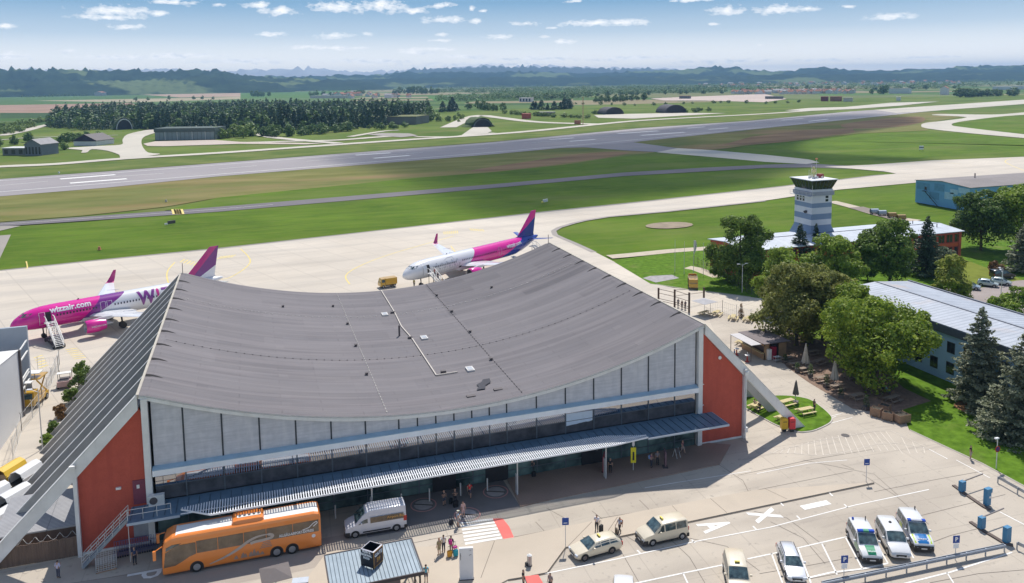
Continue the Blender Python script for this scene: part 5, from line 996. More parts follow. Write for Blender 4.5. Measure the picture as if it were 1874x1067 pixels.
mb=MB(); pts=[(12.3,2.2),(12.9,2.35),(13.3,2.7),(13.6,2.85),(13.7,2.7),(13.3,2.4)]
for a,b in zip(pts,pts[1:]): mb.bar((a[0],-wc-.02,a[1]),(b[0],-wc-.02,b[1]),.01,.07)
mb.build('window_graphic',m_ltr,COA); MB().cyl((13.3,-wc-.01,1.45),(13.3,-wc-.022,1.45),.18,n=12).build('round_sticker',m_ltr,COA)
# yellow tanker truck by the far aeroplane
m_yp=paint('service yellow',(0.58,0.33,0.02)); 
def truck(name,label,loc,rot,body_m,cab_m,checks=False,cat='truck'):
    t=thing(name,label,cat,loc,rot); 
    MB().rings([[(x,-1.1,.5),(x,1.1,.5),(x,1.1*(1 if z<2 else .95),z),(x,-1.1*(1 if z<2 else .95),z)] for x,z in ((0,1.3),(.15,1.5),(.5,2.4),(1.7,2.45))]).build('cab',cab_m,t)
    MB().add([(.155,-.95,1.52),(.155,.95,1.52),(.48,.9,2.3),(.48,-.9,2.3)],[(0,1,2,3)]).build('windscreen',m_cgl,t); 
    for s in (-1,1): MB().box(.55,s*1.08,1.45,1.5,s*1.115,2.2).build('side_window',m_cgl,t)
    MB().box(1.8,-1.15,.8,5.6,1.15,2.35).build('box_body',body_m,t); MB().box(.3,-.5,.35,5.5,.5,.8).build('chassis',m_blkp,t)
    wheels(t,(1.0,4.6),1.12,.42,.28); MB().box(1.78,-1.17,2.35,5.62,1.17,2.45).build('top_rim',cab_m,t)
    mb=MB(); 
    for i in range(5): mb.box(2.1+i*.7,-1.165,1.0,2.5+i*.7,-1.152,2.1)
    mb.build('side_ribs',cab_m,t)
    if checks:
        for s in (-1,1):
            mb=MB()
            for i in range(8):
                for j in range(4):
                    if (i+j)%2: mb.box(1.8+i*.475,s*1.152,.8+j*.39,1.8+(i+1)*.475,s*1.17,.8+(j+1)*.39)
            mb.build('check_panel',m_blkp,t)
        mb=MB()
        for i in range(8):
            for j in range(5):
                if (i+j)%2: mb.box(1.8+i*.475,-1.15+j*.46,2.452,1.8+(i+1)*.475,-1.15+(j+1)*.46,2.47)
        mb.build('roof_checks',m_blkp,t)
    return t
_t=truck('yellow_service_truck','yellow box-bodied service truck ahead of the white and pink aeroplane',(*G(694,527),0),R(10),m_yp,m_yp); _t.scale=(.68,.8,.85)
t=truck('follow_me_truck','black and yellow chequered vehicle parked on the grass beside the flagpole',(*G(1269,530),0),R(62),m_yp,m_yp,True); t['category']='service vehicle'; t.scale=(.72,.85,.85)
MB().box(5.3,-1.0,2.5,5.5,1.0,2.9).build('rear_sign_board',mat('orange board',(0.6,0.2,0.02),.5,.1,2),t)
# covered baggage carts
m_tarpw=mat('white tarpaulin',(0.66,0.67,0.68),0.6,0.06,1); m_tarpy=mat('yellow tarpaulin',(0.66,0.42,0.03),0.6,0.06,1); m_load=mat('brown cardboard',(0.33,0.24,0.17),0.9,0.2,1)
def cart(label,loc,rot,m,group,load=False,nm='baggage_cart'):
    t=thing(nm,label,'baggage cart',loc,rot,group)
    MB().box(-1.6,-.85,.45,1.6,.85,.6).build('bed',m_blkp,t)
    mb=MB(); mb.prismX([(-.95,1.25),(-.9,1.3),(-.62,1.85),(0,2.1),(.62,1.85),(.9,1.3),(.95,1.25),(.85,1.25),(.58,1.78),(0,2.02),(-.58,1.78),(-.85,1.25)],-1.55,1.55); mb.build('cover',m,t)
    mb=MB(); mb.prismX([(-.9,.6),(-.86,.6),(-.86,1.3),(-.9,1.3)],-1.55,1.55); mb.prismX([(.86,.6),(.9,.6),(.9,1.3),(.86,1.3)],-1.55,1.55); mb.build('side_curtain',m,t)
    mb=MB()
    for x in (-1.5,1.5):
        for y in (-.87,.87): mb.bar((x,y,.6),(x,y,1.4),.06)
    mb.box(-1.55,-.9,.56,1.55,.9,.62); mb.build('frame',m_blkp,t)
    for x in (-1.1,1.1):
        for y in (-.7,.7): MB().cyl((x,y-.08,.22),(x,y+.08,.22),.22,n=10).build('wheel',m_tyre,t)
    mb=MB(); mb.bar((1.6,0,.5),(2.5,0,.35),.07); mb.build('drawbar',m_blkp,t)
    if load:
        mb=MB(); mb.box(-1.3,-.7,.6,-.5,.1,1.35); mb.box(-1.3,.12,.6,-.6,.7,1.25); mb.build('cargo',m_load,t)
    return t
for i,(u,v,m,l,ld) in enumerate([(20,880,m_tarpy,'yellow covered baggage cart beside the buttress feet',True),(50,884,m_tarpw,'white covered baggage cart right of the yellow one',False),(28,928,m_tarpw,'white covered baggage cart in front of the yellow one',False),(4,968,m_tarpw,'white covered baggage cart nearest to the front fence',False),(-12,925,m_tarpw,'white covered baggage cart cut by the left edge, upper one',False),(-4,905,m_tarpw,'white covered baggage cart at the left edge below the yellow one',False)][:5]):
    cart(l,(*G(u,v),0),R(62 if i<2 else 55),m,'covered baggage carts by the buttresses',ld)
for i,(u,v,l) in enumerate([(1600,391,'silver covered trailer, first of the row on the track behind the tower'),(1614,394,'silver covered trailer, second of the row on the track behind the tower'),(1632,398,'yellow covered trailer, third of the row on the track behind the tower'),(1649,402,'yellow covered trailer, last of the row on the track behind the tower')]):
    _c=cart(l,(*G(u,v),-.02),R(-18),mat('grey blue tarpaulin',(0.36,0.43,0.50),0.6,0.08,1) if i<2 else mat('ochre tarpaulin',(0.34,0.22,0.07),0.6,0.08,1),'trailers lined up on the track',nm='covered_trailer'); _c.scale=(.8,.8,.8)
# tug and aerial lift at the left
t=thing('baggage_tug','dusty pink baggage tractor with open roof frame standing left of the hall','tractor',(*G(119,706),0),R(95))
mt=mat('faded pink paint',(0.50,0.34,0.33),0.6,0.12,1)
mb=MB(); mb.box(-1.5,-.85,.35,-.3,.85,1.15); mb.box(-.3,-.85,.35,1.6,.85,.75); mb.build('body',mt,t); MB().box(-1.3,-.7,1.15,-.4,.7,1.22).build('bonnet',m_dk,t)
mb=MB()
for x in (-.4,1.5):
    for y in (-.8,.8): mb.bar((x,y,.7),(x,y,2.0),.07)
mb.build('roof_frame',m_blkp,t); MB().box(-.55,-.9,2.0,.3,.9,2.08).build('roof',m_cap,t); MB().box(.2,-.7,.75,.9,.7,1.1).build('seat',m_dk,t); wheels(t,(-1.0,1.1),.9,.35,.25)
t=thing('yellow_lift_truck','yellow scissor lift vehicle beside the corner of the grey hall','lift truck',(*G(64,738),0),R(80))
mb=MB(); mb.box(-2.4,-1.0,.5,2.2,1.0,1.1); mb.box(-2.4,-1.0,1.1,-1.0,1.0,2.5); mb.build('chassis',m_yp,t); MB().box(-2.42,-.8,1.5,-2.3,.8,2.3).build('windscreen',m_cgl,t); mb=MB()
for s in (-.8,.8): mb.bar((-.8,s,1.1),(2,s,3.6),.14); mb.bar((2,s,1.1),(-.8,s,3.6),.14)
mb.build('scissor_arms',m_yp,t); mb=MB(); mb.box(-.6,-1.1,3.6,2.1,1.1,3.75); mb.build('platform',m_yp,t); MB().box(-2.9,-.9,3.9,-1.9,.9,4.0).build('cab_canopy',m_cap,t); MB().box(-.2,-.9,4.3,1.2,.9,4.4).build('platform_cover',m_cap,t)
mb=MB(); mb.bar((-2.4,0,2.5),(-2.4,0,3.9),.1); mb.bar((.5,0,3.7),(.5,0,4.3),.1); mb.build('supports',m_post,t); wheels(t,(-1.7,1.5),1.05,.42,.3)
# ---------------------------------------------------------------- aeroplanes
m_pw=paint('aircraft white',(0.74,0.74,0.75)); m_pink=paint('aircraft pink',(0.72,0.012,0.30)); m_purp2=paint('aircraft purple',(0.20,0.02,0.24)); m_navy=paint('aircraft blue',(0.012,0.035,0.30)); m_mag=paint('aircraft magenta',(0.50,0.01,0.19))
m_mgrey=mat('bare metal',(0.40,0.40,0.42),0.35,0.08,1,metal=0.8)
def livery(name,bounds,cols,curve=0.0):
    """paint scheme: colour bands along the fuselage, each boundary leaning by a slope"""
    m=bpy.data.materials.new(name); m.use_nodes=True; n,l,b=tn(m); b.inputs['Roughness'].default_value=0.25; b.inputs['Coat Weight'].default_value=0.6; b.inputs['Coat Roughness'].default_value=.05
    c=n.new('ShaderNodeTexCoord'); s=n.new('ShaderNodeSeparateXYZ'); l.new(c.outputs['Object'],s.inputs[0]); cur=None
    for i,(x0,sl_) in enumerate(bounds):     # boundary at x0 + slope*(z-3.9)
        q=n.new('ShaderNodeMath'); q.operation='MULTIPLY_ADD'; l.new(s.outputs[2],q.inputs[0]); q.inputs[1].default_value=-sl_; q.inputs[2].default_value=sl_*3.9
        a=n.new('ShaderNodeMath'); a.operation='ADD'; l.new(s.outputs[0],a.inputs[0]); l.new(q.outputs[0],a.inputs[1])
        g=n.new('ShaderNodeMath'); g.operation='GREATER_THAN'; l.new(a.outputs[0],g.inputs[0]); g.inputs[1].default_value=x0
        x=n.new('ShaderNodeMix'); x.data_type='RGBA'; l.new(g.outputs[0],x.inputs[0])
        if cur is None: x.inputs[6].default_value=(*cols[0],1)
        else: l.new(cur,x.inputs[6])
        x.inputs[7].default_value=(*cols[i+1],1); cur=x.outputs[2]
    l.new(cur,b.inputs['Base Color']); return m
cW=(0.74,0.74,0.75); cP=(0.72,0.012,0.30); cU=(0.20,0.02,0.24); cN=(0.012,0.035,0.30)
def wing_loft(mb,secs):
    """secs: (LE point, chord, thickness)"""
    rs=[]
    for (x,y,z),c,t in secs: rs.append([(x,y,z),(x+c*.1,y,z+t*.4),(x+c*.35,y,z+t*.55),(x+c*.7,y,z+t*.3),(x+c,y,z),(x+c*.7,y,z-t*.2),(x+c*.35,y,z-t*.4),(x+c*.1,y,z-t*.3)])
    mb.rings(rs)
def plane(name,label,L,loc,rot,body,fin,nac,tailm,wl,door_x,sharkm,txts,wins,dark_skip=()):
    t=thing(name,label,'aeroplane',loc,rot,'airliners on the apron'); e=L-37.57
    S=[(0,.06,3.15),(.18,.46,3.2),(.7,.92,3.3),(1.5,1.30,3.45),(2.5,1.60,3.6),(3.6,1.80,3.7),(5.0,1.93,3.76),(6.5,1.98,3.78),(12,1.98,3.78),(20,1.98,3.78),(L-12,1.98,3.78),(L-9.5,1.90,3.86),(L-7,1.66,4.08),(L-4.5,1.25,4.42),(L-2,.72,4.82),(L-.5,.36,5.05),(L,.18,5.1)]
    n=28; rs=[[(x,r*math.sin(2*PI*i/n),z+r*1.03*math.cos(2*PI*i/n)) for i in range(n)] for x,r,z in S]
    MB().rings(rs).build('fuselage',body,t,smooth=True)
    def rad(x):
        for p,q in zip(S,S[1:]):
            if p[0]<=x<=q[0]: u=(x-p[0])/(q[0]-p[0]); return p[1]+(q[1]-p[1])*u,p[2]+(q[2]-p[2])*u
        return 1.98,3.78
    def P(x,h,s=-1,off=.012):      # h: height above the centre line along the skin
        r,z=rad(x); a=h/r; return (x,s*(r+off)*math.cos(a),z+(r*1.03+off)*math.sin(a))
    wx=11.6+e*.55
    for s in (-1,1):
        mb=MB(); wing_loft(mb,[((wx,s*1.2,2.75),7.4,1.0),((wx+1.4,s*3.2,2.85),6.3,.75),((wx+3.2,s*6.4,3.12),4.1,.5),((wx+8.2,s*16.2,4.0),1.7,.2)]); w_=mb.build('wing',m_pw,t)
        mb=MB(); x=wx+8.2; rs=[]
        for (dx,y,z,c) in ((0,16.2,4.0,1.7),(.5,16.75,4.25,1.45),(1.2,17.0,5.1,1.05),(2.0,17.2,6.4,.55)): rs.append([(x+dx,s*y,z),(x+dx+c*.4,s*(y+.05),z),(x+dx+c,s*y,z),(x+dx+c*.4,s*(y-.05),z)])
        mb.rings(rs); mb.build('winglet',sharkm,w_)
        for yy,xx in ((4.6,wx+7.0),(8.2,wx+7.6),(11.6,wx+8.9)): mb=MB(); mb.cyl((xx-1.6,s*yy,2.85+yy*.07),(xx+.7,s*yy,2.75+yy*.07),.16,.05,n=6); mb.build('flap_fairing',m_pw,w_)
        mb=MB(); wing_loft(mb,[((L-5.6,s*.4,4.9),3.3,.3),((L-2.4,s*6.1,5.5),1.3,.12)]); mb.build('tailplane',tailm,t)
        # engine
        ex=wx-1.3; ey=s*5.75; ez=1.95; mb=MB(); k=20
        prof=[(ex,1.0),(ex+.12,1.12),(ex+.9,1.2),(ex+2.2,1.15),(ex+3.3,.9)]
        mb.rings([[(x,ey+r*math.cos(2*PI*i/k),ez+r*math.sin(2*PI*i/k)) for i in range(k)] for x,r in prof],cap=False); en=mb.build('engine_nacelle',nac,t,smooth=True)
        mb=MB(); mb.rings([[(x,ey+r*math.cos(2*PI*i/k),ez+r*math.sin(2*PI*i/k)) for i in range(k)] for x,r in ((ex-.02,1.02),(ex-.06,.97),(ex+.05,.9),(ex+.6,.86))],cap=False); mb.build('intake_lip',m_mgrey,en,smooth=True)
        MB().cyl((ex+.5,ey,ez),(ex+.55,ey,ez),.88,n=20).build('fan',m_blkp,en); MB().cyl((ex+3.2,ey,ez),(ex+4.5,ey,ez),.62,.35,n=14).build('exhaust',m_mgrey,en)
        mb=MB(); mb.prismY([(ex+.9,ez+1.1),(ex+3.6,ez+.75),(ex+5.4,ez+.95),(ex+4.6,ez+1.3),(ex+2.6,ez+1.35)],ey-.14,ey+.14); mb.build('pylon',m_pw,en)
        if s<0 and nac is m_pink: text('WIZZAIR.COM',.36,m_ltr,en,TM((ex+1.9,ey-1.2,ez+.12),(1,0,0),(0,.1,1)),bold=.004)
        # main gear
        mb=MB(); mb.cyl((wx+5.4,s*3.8,.5),(wx+5.2,s*3.8,2.8),.16,n=8); 
        for o in (-.32,.32): mb.cyl((wx+5.4,s*3.8+o-.2,.58),(wx+5.4,s*3.8+o+.2,.58),.58,n=14)
        mb.build('main_gear',m_blkp,t)
    mb=MB(); wing_loft_f=[]; 
    mb.rings([[(x,0,z) if False else (x+dx,dy,z) for dx,dy in ((0,0),(c*.3,.22*q),(c,0),(c*.3,-.22*q))] for x,z,c,q in ((L-9.6,5.55,8.2,.9),(L-7.8,6.0,6.2,.9),(L-2.9,11.2,2.25,.4),(L-2.4,11.75,1.9,.3))]); mb.build('fin',fin,t)
    mb=MB(); mb.cyl((5.0,0,.4),(4.9,0,2.2),.12,n=8)
    for o in (-.25,.25): mb.cyl((5.0,o-.12,.4),(5.0,o+.12,.4),.4,n=12)
    mb.build('nose_gear',m_blkp,t)
    mb=MB(); rs=[]; mb.rings([[(x,y,z) for y,z in ((-1.7,2.2),(1.7,2.2),(1.2,1.75),(-1.2,1.75))] if 0 else [(x,-a,2.6),(x,-a*.7,z),(x,a*.7,z),(x,a,2.6)] for x,a,z in ((wx-1.5,1.0,2.2),(wx,1.95,1.7),(wx+6.5,1.95,1.7),(wx+8.5,1.0,2.3))]); mb.build('belly_fairing',nac if nac is m_mag else m_pw,t)
    # cockpit glazing
    for s in (-1,1):
        for (x0,x1,h0,h1,a0,a1) in ((1.42,2.15,.10,.62,.15,.72),(1.75,2.5,.05,.60,.80,1.30),(2.3,3.0,.0,.5,1.34,1.52)):
            mb=MB(); V=[]
            for x,aa in ((x0,a0),(x1-.45+.1,a0),(x1,a1),(x0+.3,a1)):
                pass
            def Q(x,ang): r,z=rad(x); return (x-.01,s*(r+.012)*math.sin(ang),z+(r*1.03+.012)*math.cos(ang))
            b0=PI*.5-.42+.1*a0; 
            V=[Q(x0,.02+a0*.78),Q(x1-.05,a0*.55+.02),Q(x1+.28,a1*.72),Q(x0+.42,a1*.95)] if False else None
        # three panes wrapping round the nose
        for (xa,ya,xb,yb) in ((1.30,.10,1.42,.62),(1.46,.68,1.86,1.02),(1.92,1.06,2.55,1.30)):
            def Z(x,y,k):
                r,z=rad(x); return z+math.sqrt(max(r*r-y*y,0.01))*1.03*k
            def SP(x,y):       # nearest skin point at given plan point scaled outward
                r,z=rad(x); y=min(y,r*.985); return (x-.02,s*y*1.01,z+math.sqrt(max(r*r-y*y,0))*1.03+.012)
            lo0,lo1=SP(xa,ya),SP(xb,yb); up0,up1=SP(xa+.85,ya*.93),SP(xb+.80,yb*.86)
            MB().add([lo0,lo1,up1,up0],[(0,1,2,3)]).build('cockpit_window',m_cgl,t)
    w0=None
    for i in range(int((L-17)/.53)+4):
        x=6.9+i*.53
        if x>L-9.3 or any(a<x<b for a,b in dark_skip): continue
        for s in (-1,1):
            if w0 is None or True:
                c=Vector(P(x,.46,s,.014)); 
                if w0 is None:
                    mb=MB(); mb.add([P(x-.12,.22,s,.014),P(x+.12,.22,s,.014),P(x+.12,.56,s,.014),P(x-.12,.56,s,.014)],[(0,1,2,3)]); w0=mb.build('cabin_window',wins,t); w0x=x; w0s=s
                elif s==w0s and 6.5<x<L-12: q=w0.copy(); COL.objects.link(q); q.parent=t; q.location=(x-w0x,0,0)
    mb=MB()
    for (x0,x1,m) in ((6.0,6.9,0),):
        pass
    # doors
    for dx,opn in door_x:
        for s in (-1,):
            mb=MB(); q=[P(dx,-.75+1.95*j/5,s,.016) for j in range(6)]+[P(dx+.85,-.75+1.95*(5-j)/5,s,.016) for j in range(6)]; 
            if opn:
                mb.add(q,[(0,1,10,11),(1,2,9,10),(2,3,8,9),(3,4,7,8),(4,5,6,7)]); d=mb.build('door_opening',m_in,t)
                mb=MB(); q=[Vector(P(dx-1.0,-.75+1.95*j/5,s,.20)) for j in range(6)]+[Vector(P(dx-.12,-.75+1.95*(5-j)/5,s,.20)) for j in range(6)]; F=[(0,1,10,11),(1,2,9,10),(2,3,8,9),(3,4,7,8),(4,5,6,7)]
                q2=[v+Vector((0,.12,0)) for v in q]; mb.add(q+q2,F+[tuple(12+a for a in f[::-1]) for f in F]+[(i,(i+1)%12,12+(i+1)%12,12+i) for i in range(12)]); 
                mb.build('open_door',body,t); mb=MB()
                fr=q+[q[0]]
                for a,b in zip(fr,fr[1:]): mb.bar(a-Vector((0,.02,0)),b-Vector((0,.02,0)),.05,.02)
                mb.build('door_outline',m_ltr,t)
            else:
                fr=q+[q[0]]
                for a,b in zip(fr,fr[1:]): mb.bar(a,b,.05,.02)
                mb.build('door_outline',m_ltr if wl else m_mgrey,t)
    for (s_,size,x0,h,m,bold,asp) in txts:
        def wrap(co,x0=x0,h=h,asp=asp): return Vector(P(x0+co.x*asp,h+co.y,-1,.02+co.z))
        text(s_,size,m,t,None,cut=.15,wrap=wrap,bold=bold,align='LEFT',thick=.01)
    mb=MB(); mb.prismY([(L*.28,5.72),(L*.28+.5,5.72),(L*.28+.45,6.0),(L*.28+.25,6.0)],-.02,.02); mb.build('aerial',m_blkp,t)
    return t
liv1=livery('pink purple white livery',[(12.4,1.05),(15.0,1.9)],[cP,cU,cW]); liv2=livery('white pink blue livery',[(18.9,1.0),(33.2,2.6)],[cW,cP,cN])
fin1=livery('pink purple white fin',[(29.3,.96),(29.3,1.75)],[(0.50,0.01,0.19),(0.16,0.02,0.20),cW])
# fin bands run diagonally, so they use height as well as length
fin2=livery('pink blue fin',[(33.1,1.7)],[cP,cN])
m_wdark=mat('cabin window dark',(0.03,0.03,0.05),0.2,0.1,3)
m_pinkb=paint('pink letters',(0.62,0.02,0.25))
PA=(-30.4,73.3); 
pl1=plane('passenger_jet','pink, purple and white airliner with open front door behind the left corner of the hall',37.57,(*PA,0),R(24.5),liv1,fin1,m_pink,m_pw,1,[(5.1,True),(14.0,False),(15.1,False)],m_mag,[('wizzair.com',1.5,5.9,1.38,m_ltr,.05,.92),('W',3.6,20.6,.5,m_purp2,.14,.80),('!',3.6,23.8,.5,m_pinkb,.12,.8),('ZZ',3.6,24.9,.5,m_purp2,.14,.8)],m_wdark,[(13.7,16.3)])
pl2=plane('passenger_jet','white airliner with pink rear body and blue tail behind the roof of the hall',44.51,(39.9,83.3,0),R(30),liv2,fin2,m_pink,m_navy,0,[(5.1,True),(28.0,False)],m_mag,[('wizzair.com',1.25,31.0,.95,m_ltr,.03,.9)],m_wdark,[(14.0,15.6),(27.4,29.3)])
m_doodle=mat('pencil line print',(0.25,0.25,0.32),0.5,0.1,2)
text('WIZZ',2.4,m_doodle,pl2,None,cut=.15,align='LEFT',bold=0,wrap=lambda co:Vector((7.6+co.x*.9,-(2.0+.004+co.z)*math.cos((co.y*.9+.1)/1.98),3.78+(2.045+co.z)*math.sin((co.y*.9+.1)/1.98)))) if False else None
mb=MB(); 
def skin(x,h): return (x,-1.995*math.cos(h/1.98),3.78+2.06*math.sin(h/1.98))
rr_=random.Random(3); pts=[(7.6+i*.42,.25+.75*math.sin(i*1.7)+.2*rr_.random()) for i in range(19)]
for a,b in zip(pts,pts[1:]): mb.bar(skin(*a),skin(*b),.06,.06)
for k in range(9):
    x=8.4+k*.75; h=-.7+.12*k*.3; q=[(x,h),(x-.25,h-.75),(x+.15,h-.8),(x+.35,h-.1),(x+.6,h+.5)]
    for a,b in zip(q,q[1:]): mb.bar(skin(*a),skin(*b),.05,.05)
q=[(10.6,1.35),(11.6,1.75),(13.2,1.75),(13.3,1.0)]; 
for a,b in zip(q,q[1:]): mb.bar(skin(*a),skin(*b),.05,.05)
q=[(11,-1.5),(13.3,-1.3),(13.4,-.9)]
for a,b in zip(q,q[1:]): mb.bar(skin(*a),skin(*b),.06,.06)
mb.build('sketch_lettering',m_doodle,pl2)
MB().add([skin(14.9,-.75),skin(15.6,-.75),skin(15.6,-1.3),skin(14.9,-1.3)],[(0,1,2,3)]).build('cargo_door_opening',m_in,pl2).location.y=-.03
# boarding stairs
def airstairs(label,loc,rot,H=3.3,Ln=5.6):
    t=thing('boarding_stairs',label,'aircraft stairs',loc,rot,'mobile boarding stairs'); ms=mat('stair alloy',(0.55,0.54,0.53),0.5,0.1,2)
    mb=MB()
    for s in (-.62,.62): mb.bar((0,s,H),(-Ln,s,.35),.1,.3)
    mb.box(0,-.8,H-.12,1.1,.8,H); mb.build('side_beam',ms,t)
    mb=MB()
    for i in range(15): k=(i+.5)/15; mb.box(-Ln*k-.15,-.6,H-(H-.35)*k-.02,-Ln*k+.15,.6,H-(H-.35)*k+.03)
    mb.build('steps',m_cap,t); mb=MB()
    for s in (-.66,.66):
        mb.bar((0,s,H+1.05),(-Ln,s,.35+1.05),.09,.09); mb.bar((0,s,H+.5),(-Ln,s,.35+.5),.05); mb.bar((1.1,s,H+1.05),(0,s,H+1.05),.08)
        for i in range(6): k=i/5; mb.bar((-Ln*k,s,H-(H-.35)*k),(-Ln*k,s,H-(H-.35)*k+1.05),.06)
    mb.build('handrail',m_cap,t); mb=MB(); mb.box(-Ln+.2,-.8,.3,1.0,.8,.5)
    for x in (-Ln+.6,.4):
        for s in (-.85,.85): mb.cyl((x,s-.1,.3),(x,s+.1,.3),.3,n=10)
    for x in (.3,-1.4):
        for s in (-.6,.6): mb.bar((x,s,.4),(x,s,H-.2 if x>0 else H-1),.08)
    mb.bar((-1.4,.6,.5),(.3,-.6,2.8),.07); mb.build('undercarriage',m_blkp,t); return t
def on_plane(t_,x,y):
    a=t_.rotation_euler.z; return (t_.location.x+x*math.cos(a)-y*math.sin(a),t_.location.y+x*math.sin(a)+y*math.cos(a),0)
a=R(24.5)
airstairs('pale boarding stairs docked to the open door of the pink and purple aeroplane',on_plane(pl1,5.5,-3.0),a+R(90))
airstairs('boarding stairs with descending passengers at the white nosed aeroplane',on_plane(pl2,5.5,-3.0),R(30)+R(82),H=3.3)
airstairs('boarding stairs at the blue tail of the far aeroplane',on_plane(pl2,39.5,-3.2),R(120),H=3.6)
# ---------------------------------------------------------------- people
SK=dict(skin=(0.50,0.30,0.21),skin2=(0.58,0.37,0.27))
m_skin=mat('skin',(0.50,0.30,0.21),0.6,0.05,5)
def cloth(c): return mat('cloth %.2f %.2f %.2f'%c,c,0.85,0.1,4)
def V3(*a): return Vector(a)
def person(label,loc,rot,pose='stand',shirt=(.6,.6,.6),pants=(.05,.06,.1),hair=(.05,.03,.02),h=1.74,shorts=False,bag=None,case=None,seat=.46,seed=0,dress=False,shoes=(.05,.04,.04),hat=None,group=None):
    """faces local -y. One skinned surface for the body, clothes offset from it as children."""
    t=thing('person',label,'person',loc,rot,group); s=h/1.74; r=random.Random(seed)
    J={}
    hip=.92; J['pel']=V3(0,0,hip); J['waist']=V3(0,.01,1.08); J['chest']=V3(0,.015,1.28); J['neck']=V3(0,.02,1.46); J['head']=V3(0,-.005,1.60); J['top']=V3(0,0,1.70)
    for sd,k in (('L',1),('R',-1)):
        J['sh'+sd]=V3(k*.175,.015,1.41); J['el'+sd]=V3(k*.235,.03,1.14); J['wr'+sd]=V3(k*.245,-.05,.90)
        J['hp'+sd]=V3(k*.09,0,.90); J['kn'+sd]=V3(k*.10,-.02,.49); J['an'+sd]=V3(k*.105,.02,.085); J['to'+sd]=V3(k*.12,-.14,.035)
    if pose=='walk':
        J['knL']=V3(.10,-.20,.52); J['anL']=V3(.10,-.30,.12); J['toL']=V3(.11,-.46,.06); J['knR']=V3(-.10,.06,.50); J['anR']=V3(-.10,.30,.14); J['toR']=V3(-.11,.16,.04)
        J['elR']=V3(-.25,-.06,1.15); J['wrR']=V3(-.23,-.24,.98); J['elL']=V3(.25,.12,1.16); J['wrL']=V3(.24,.12,.92)
    if pose=='phone' or pose=='hold':
        J['elR']=V3(-.25,.0,1.16); J['wrR']=V3(-.10,-.24,1.24)
        if pose=='hold': J['elL']=V3(.25,.0,1.16); J['wrL']=V3(.10,-.26,1.15)
    if pose=='pull': J['elR']=V3(-.26,.10,1.15); J['wrR']=V3(-.26,.24,.92)
    if pose=='sit':
        d=hip-seat-.08
        for k in ('pel','waist','chest','neck','head','top','shL','shR'): J[k]=J[k]-V3(0,0,d)
        for sd,k in (('L',1),('R',-1)):
            J['hp'+sd]=V3(k*.09,0,seat+.06); J['kn'+sd]=V3(k*.12,-.42,seat+.08); J['an'+sd]=V3(k*.12,-.40,.09); J['to'+sd]=V3(k*.13,-.56,.035)
            J['el'+sd]=J['sh'+sd]+V3(k*.05,-.10,-.25); J['wr'+sd]=J['sh'+sd]+V3(-k*.04,-.36,-.24)
    E=[('pel','waist'),('waist','chest'),('chest','neck'),('neck','head'),('head','top')]
    RD=dict(pel=.145,waist=.125,chest=.15,neck=.058,head=.098,top=.07,sh=.068,el=.046,wr=.030,hp=.095,kn=.062,an=.042,to=.038)
    for sd in 'LR': E+=[('chest','sh'+sd),('sh'+sd,'el'+sd),('el'+sd,'wr'+sd),('pel','hp'+sd),('hp'+sd,'kn'+sd),('kn'+sd,'an'+sd),('an'+sd,'to'+sd)]
    names=list(J); co=[J[k].copy() for k in names]; rad=[RD.get(k,RD.get(k[:2],.05)) for k in names]; ed=[(names.index(a),names.index(b)) for a,b in E]
    # hands: a palm and five short fingers
    for sd,k in (('L',1),('R',-1)):
        w=J['wr'+sd]; d=(w-J['el'+sd]).normalized(); side=V3(0,1,0) if abs(d.z)>.6 else V3(k,0,0); iw=names.index('wr'+sd); pm=len(co); co.append(w+d*.07); rad.append(.034); ed.append((iw,pm))
        for q,(o,l) in enumerate(((-.030,.070),(-.010,.082),(.010,.078),(.030,.060))):
            a=len(co); co.append(w+d*.105+side*o); rad.append(.0105); co.append(w+d*(.105+l)+side*o*1.1+V3(0,-.012,0)); rad.append(.0085); ed+= [(pm,a),(a,a+1)]
        a=len(co); co.append(w+d*.06-side*.045+V3(0,-.03,0)); rad.append(.012); co.append(w+d*.11-side*.05+V3(0,-.045,0)); rad.append(.010); ed+=[(pm,a),(a,a+1)]
    me=bpy.data.meshes.new('body'); me.from_pydata([c*s for c in co],ed,[]); o=bpy.data.objects.new('body',me); COL.objects.link(o)
    md=o.modifiers.new('s','SKIN'); sv=me.skin_vertices[0].data
    for i,v in enumerate(sv): v.radius=(rad[i]*s*(1.12 if names[i:i+1] and names[i] in('pel','waist','chest') else 1),rad[i]*s*(.80 if i<len(names) and names[i] in('pel','waist','chest') else 1)); v.use_root=(i==0)
    md.use_smooth_shade=True; sb=o.modifiers.new('u','SUBSURF'); sb.levels=1; sb.render_levels=1
    dg=bpy.context.evaluated_depsgraph_get(); m2=bpy.data.meshes.new_from_object(o.evaluated_get(dg)); bpy.data.objects.remove(o); m2.materials.clear(); m2.materials.append(m_skin); m2.name='body'
    b=bpy.data.objects.new('body',m2); COL.objects.link(b); b.parent=t
    segs=[(k,Vector(co[a])*s,Vector(co[c])*s) for k,(a,c) in [((names[a] if a<len(names) else 'hand',names[c] if c<len(names) else 'hand'),(a,c)) for a,c in ed]]
    def near(p):
        bd=9;bk=None;bt=0
        for k,a,c in segs:
            ab=c-a; u=max(0,min(1,(p-a).dot(ab)/ab.length_squared)); d=(p-(a+ab*u)).length
            if d<bd: bd=d;bk=k;bt=u
        return bk,bt
    info=[near(v.co) for v in m2.vertices]
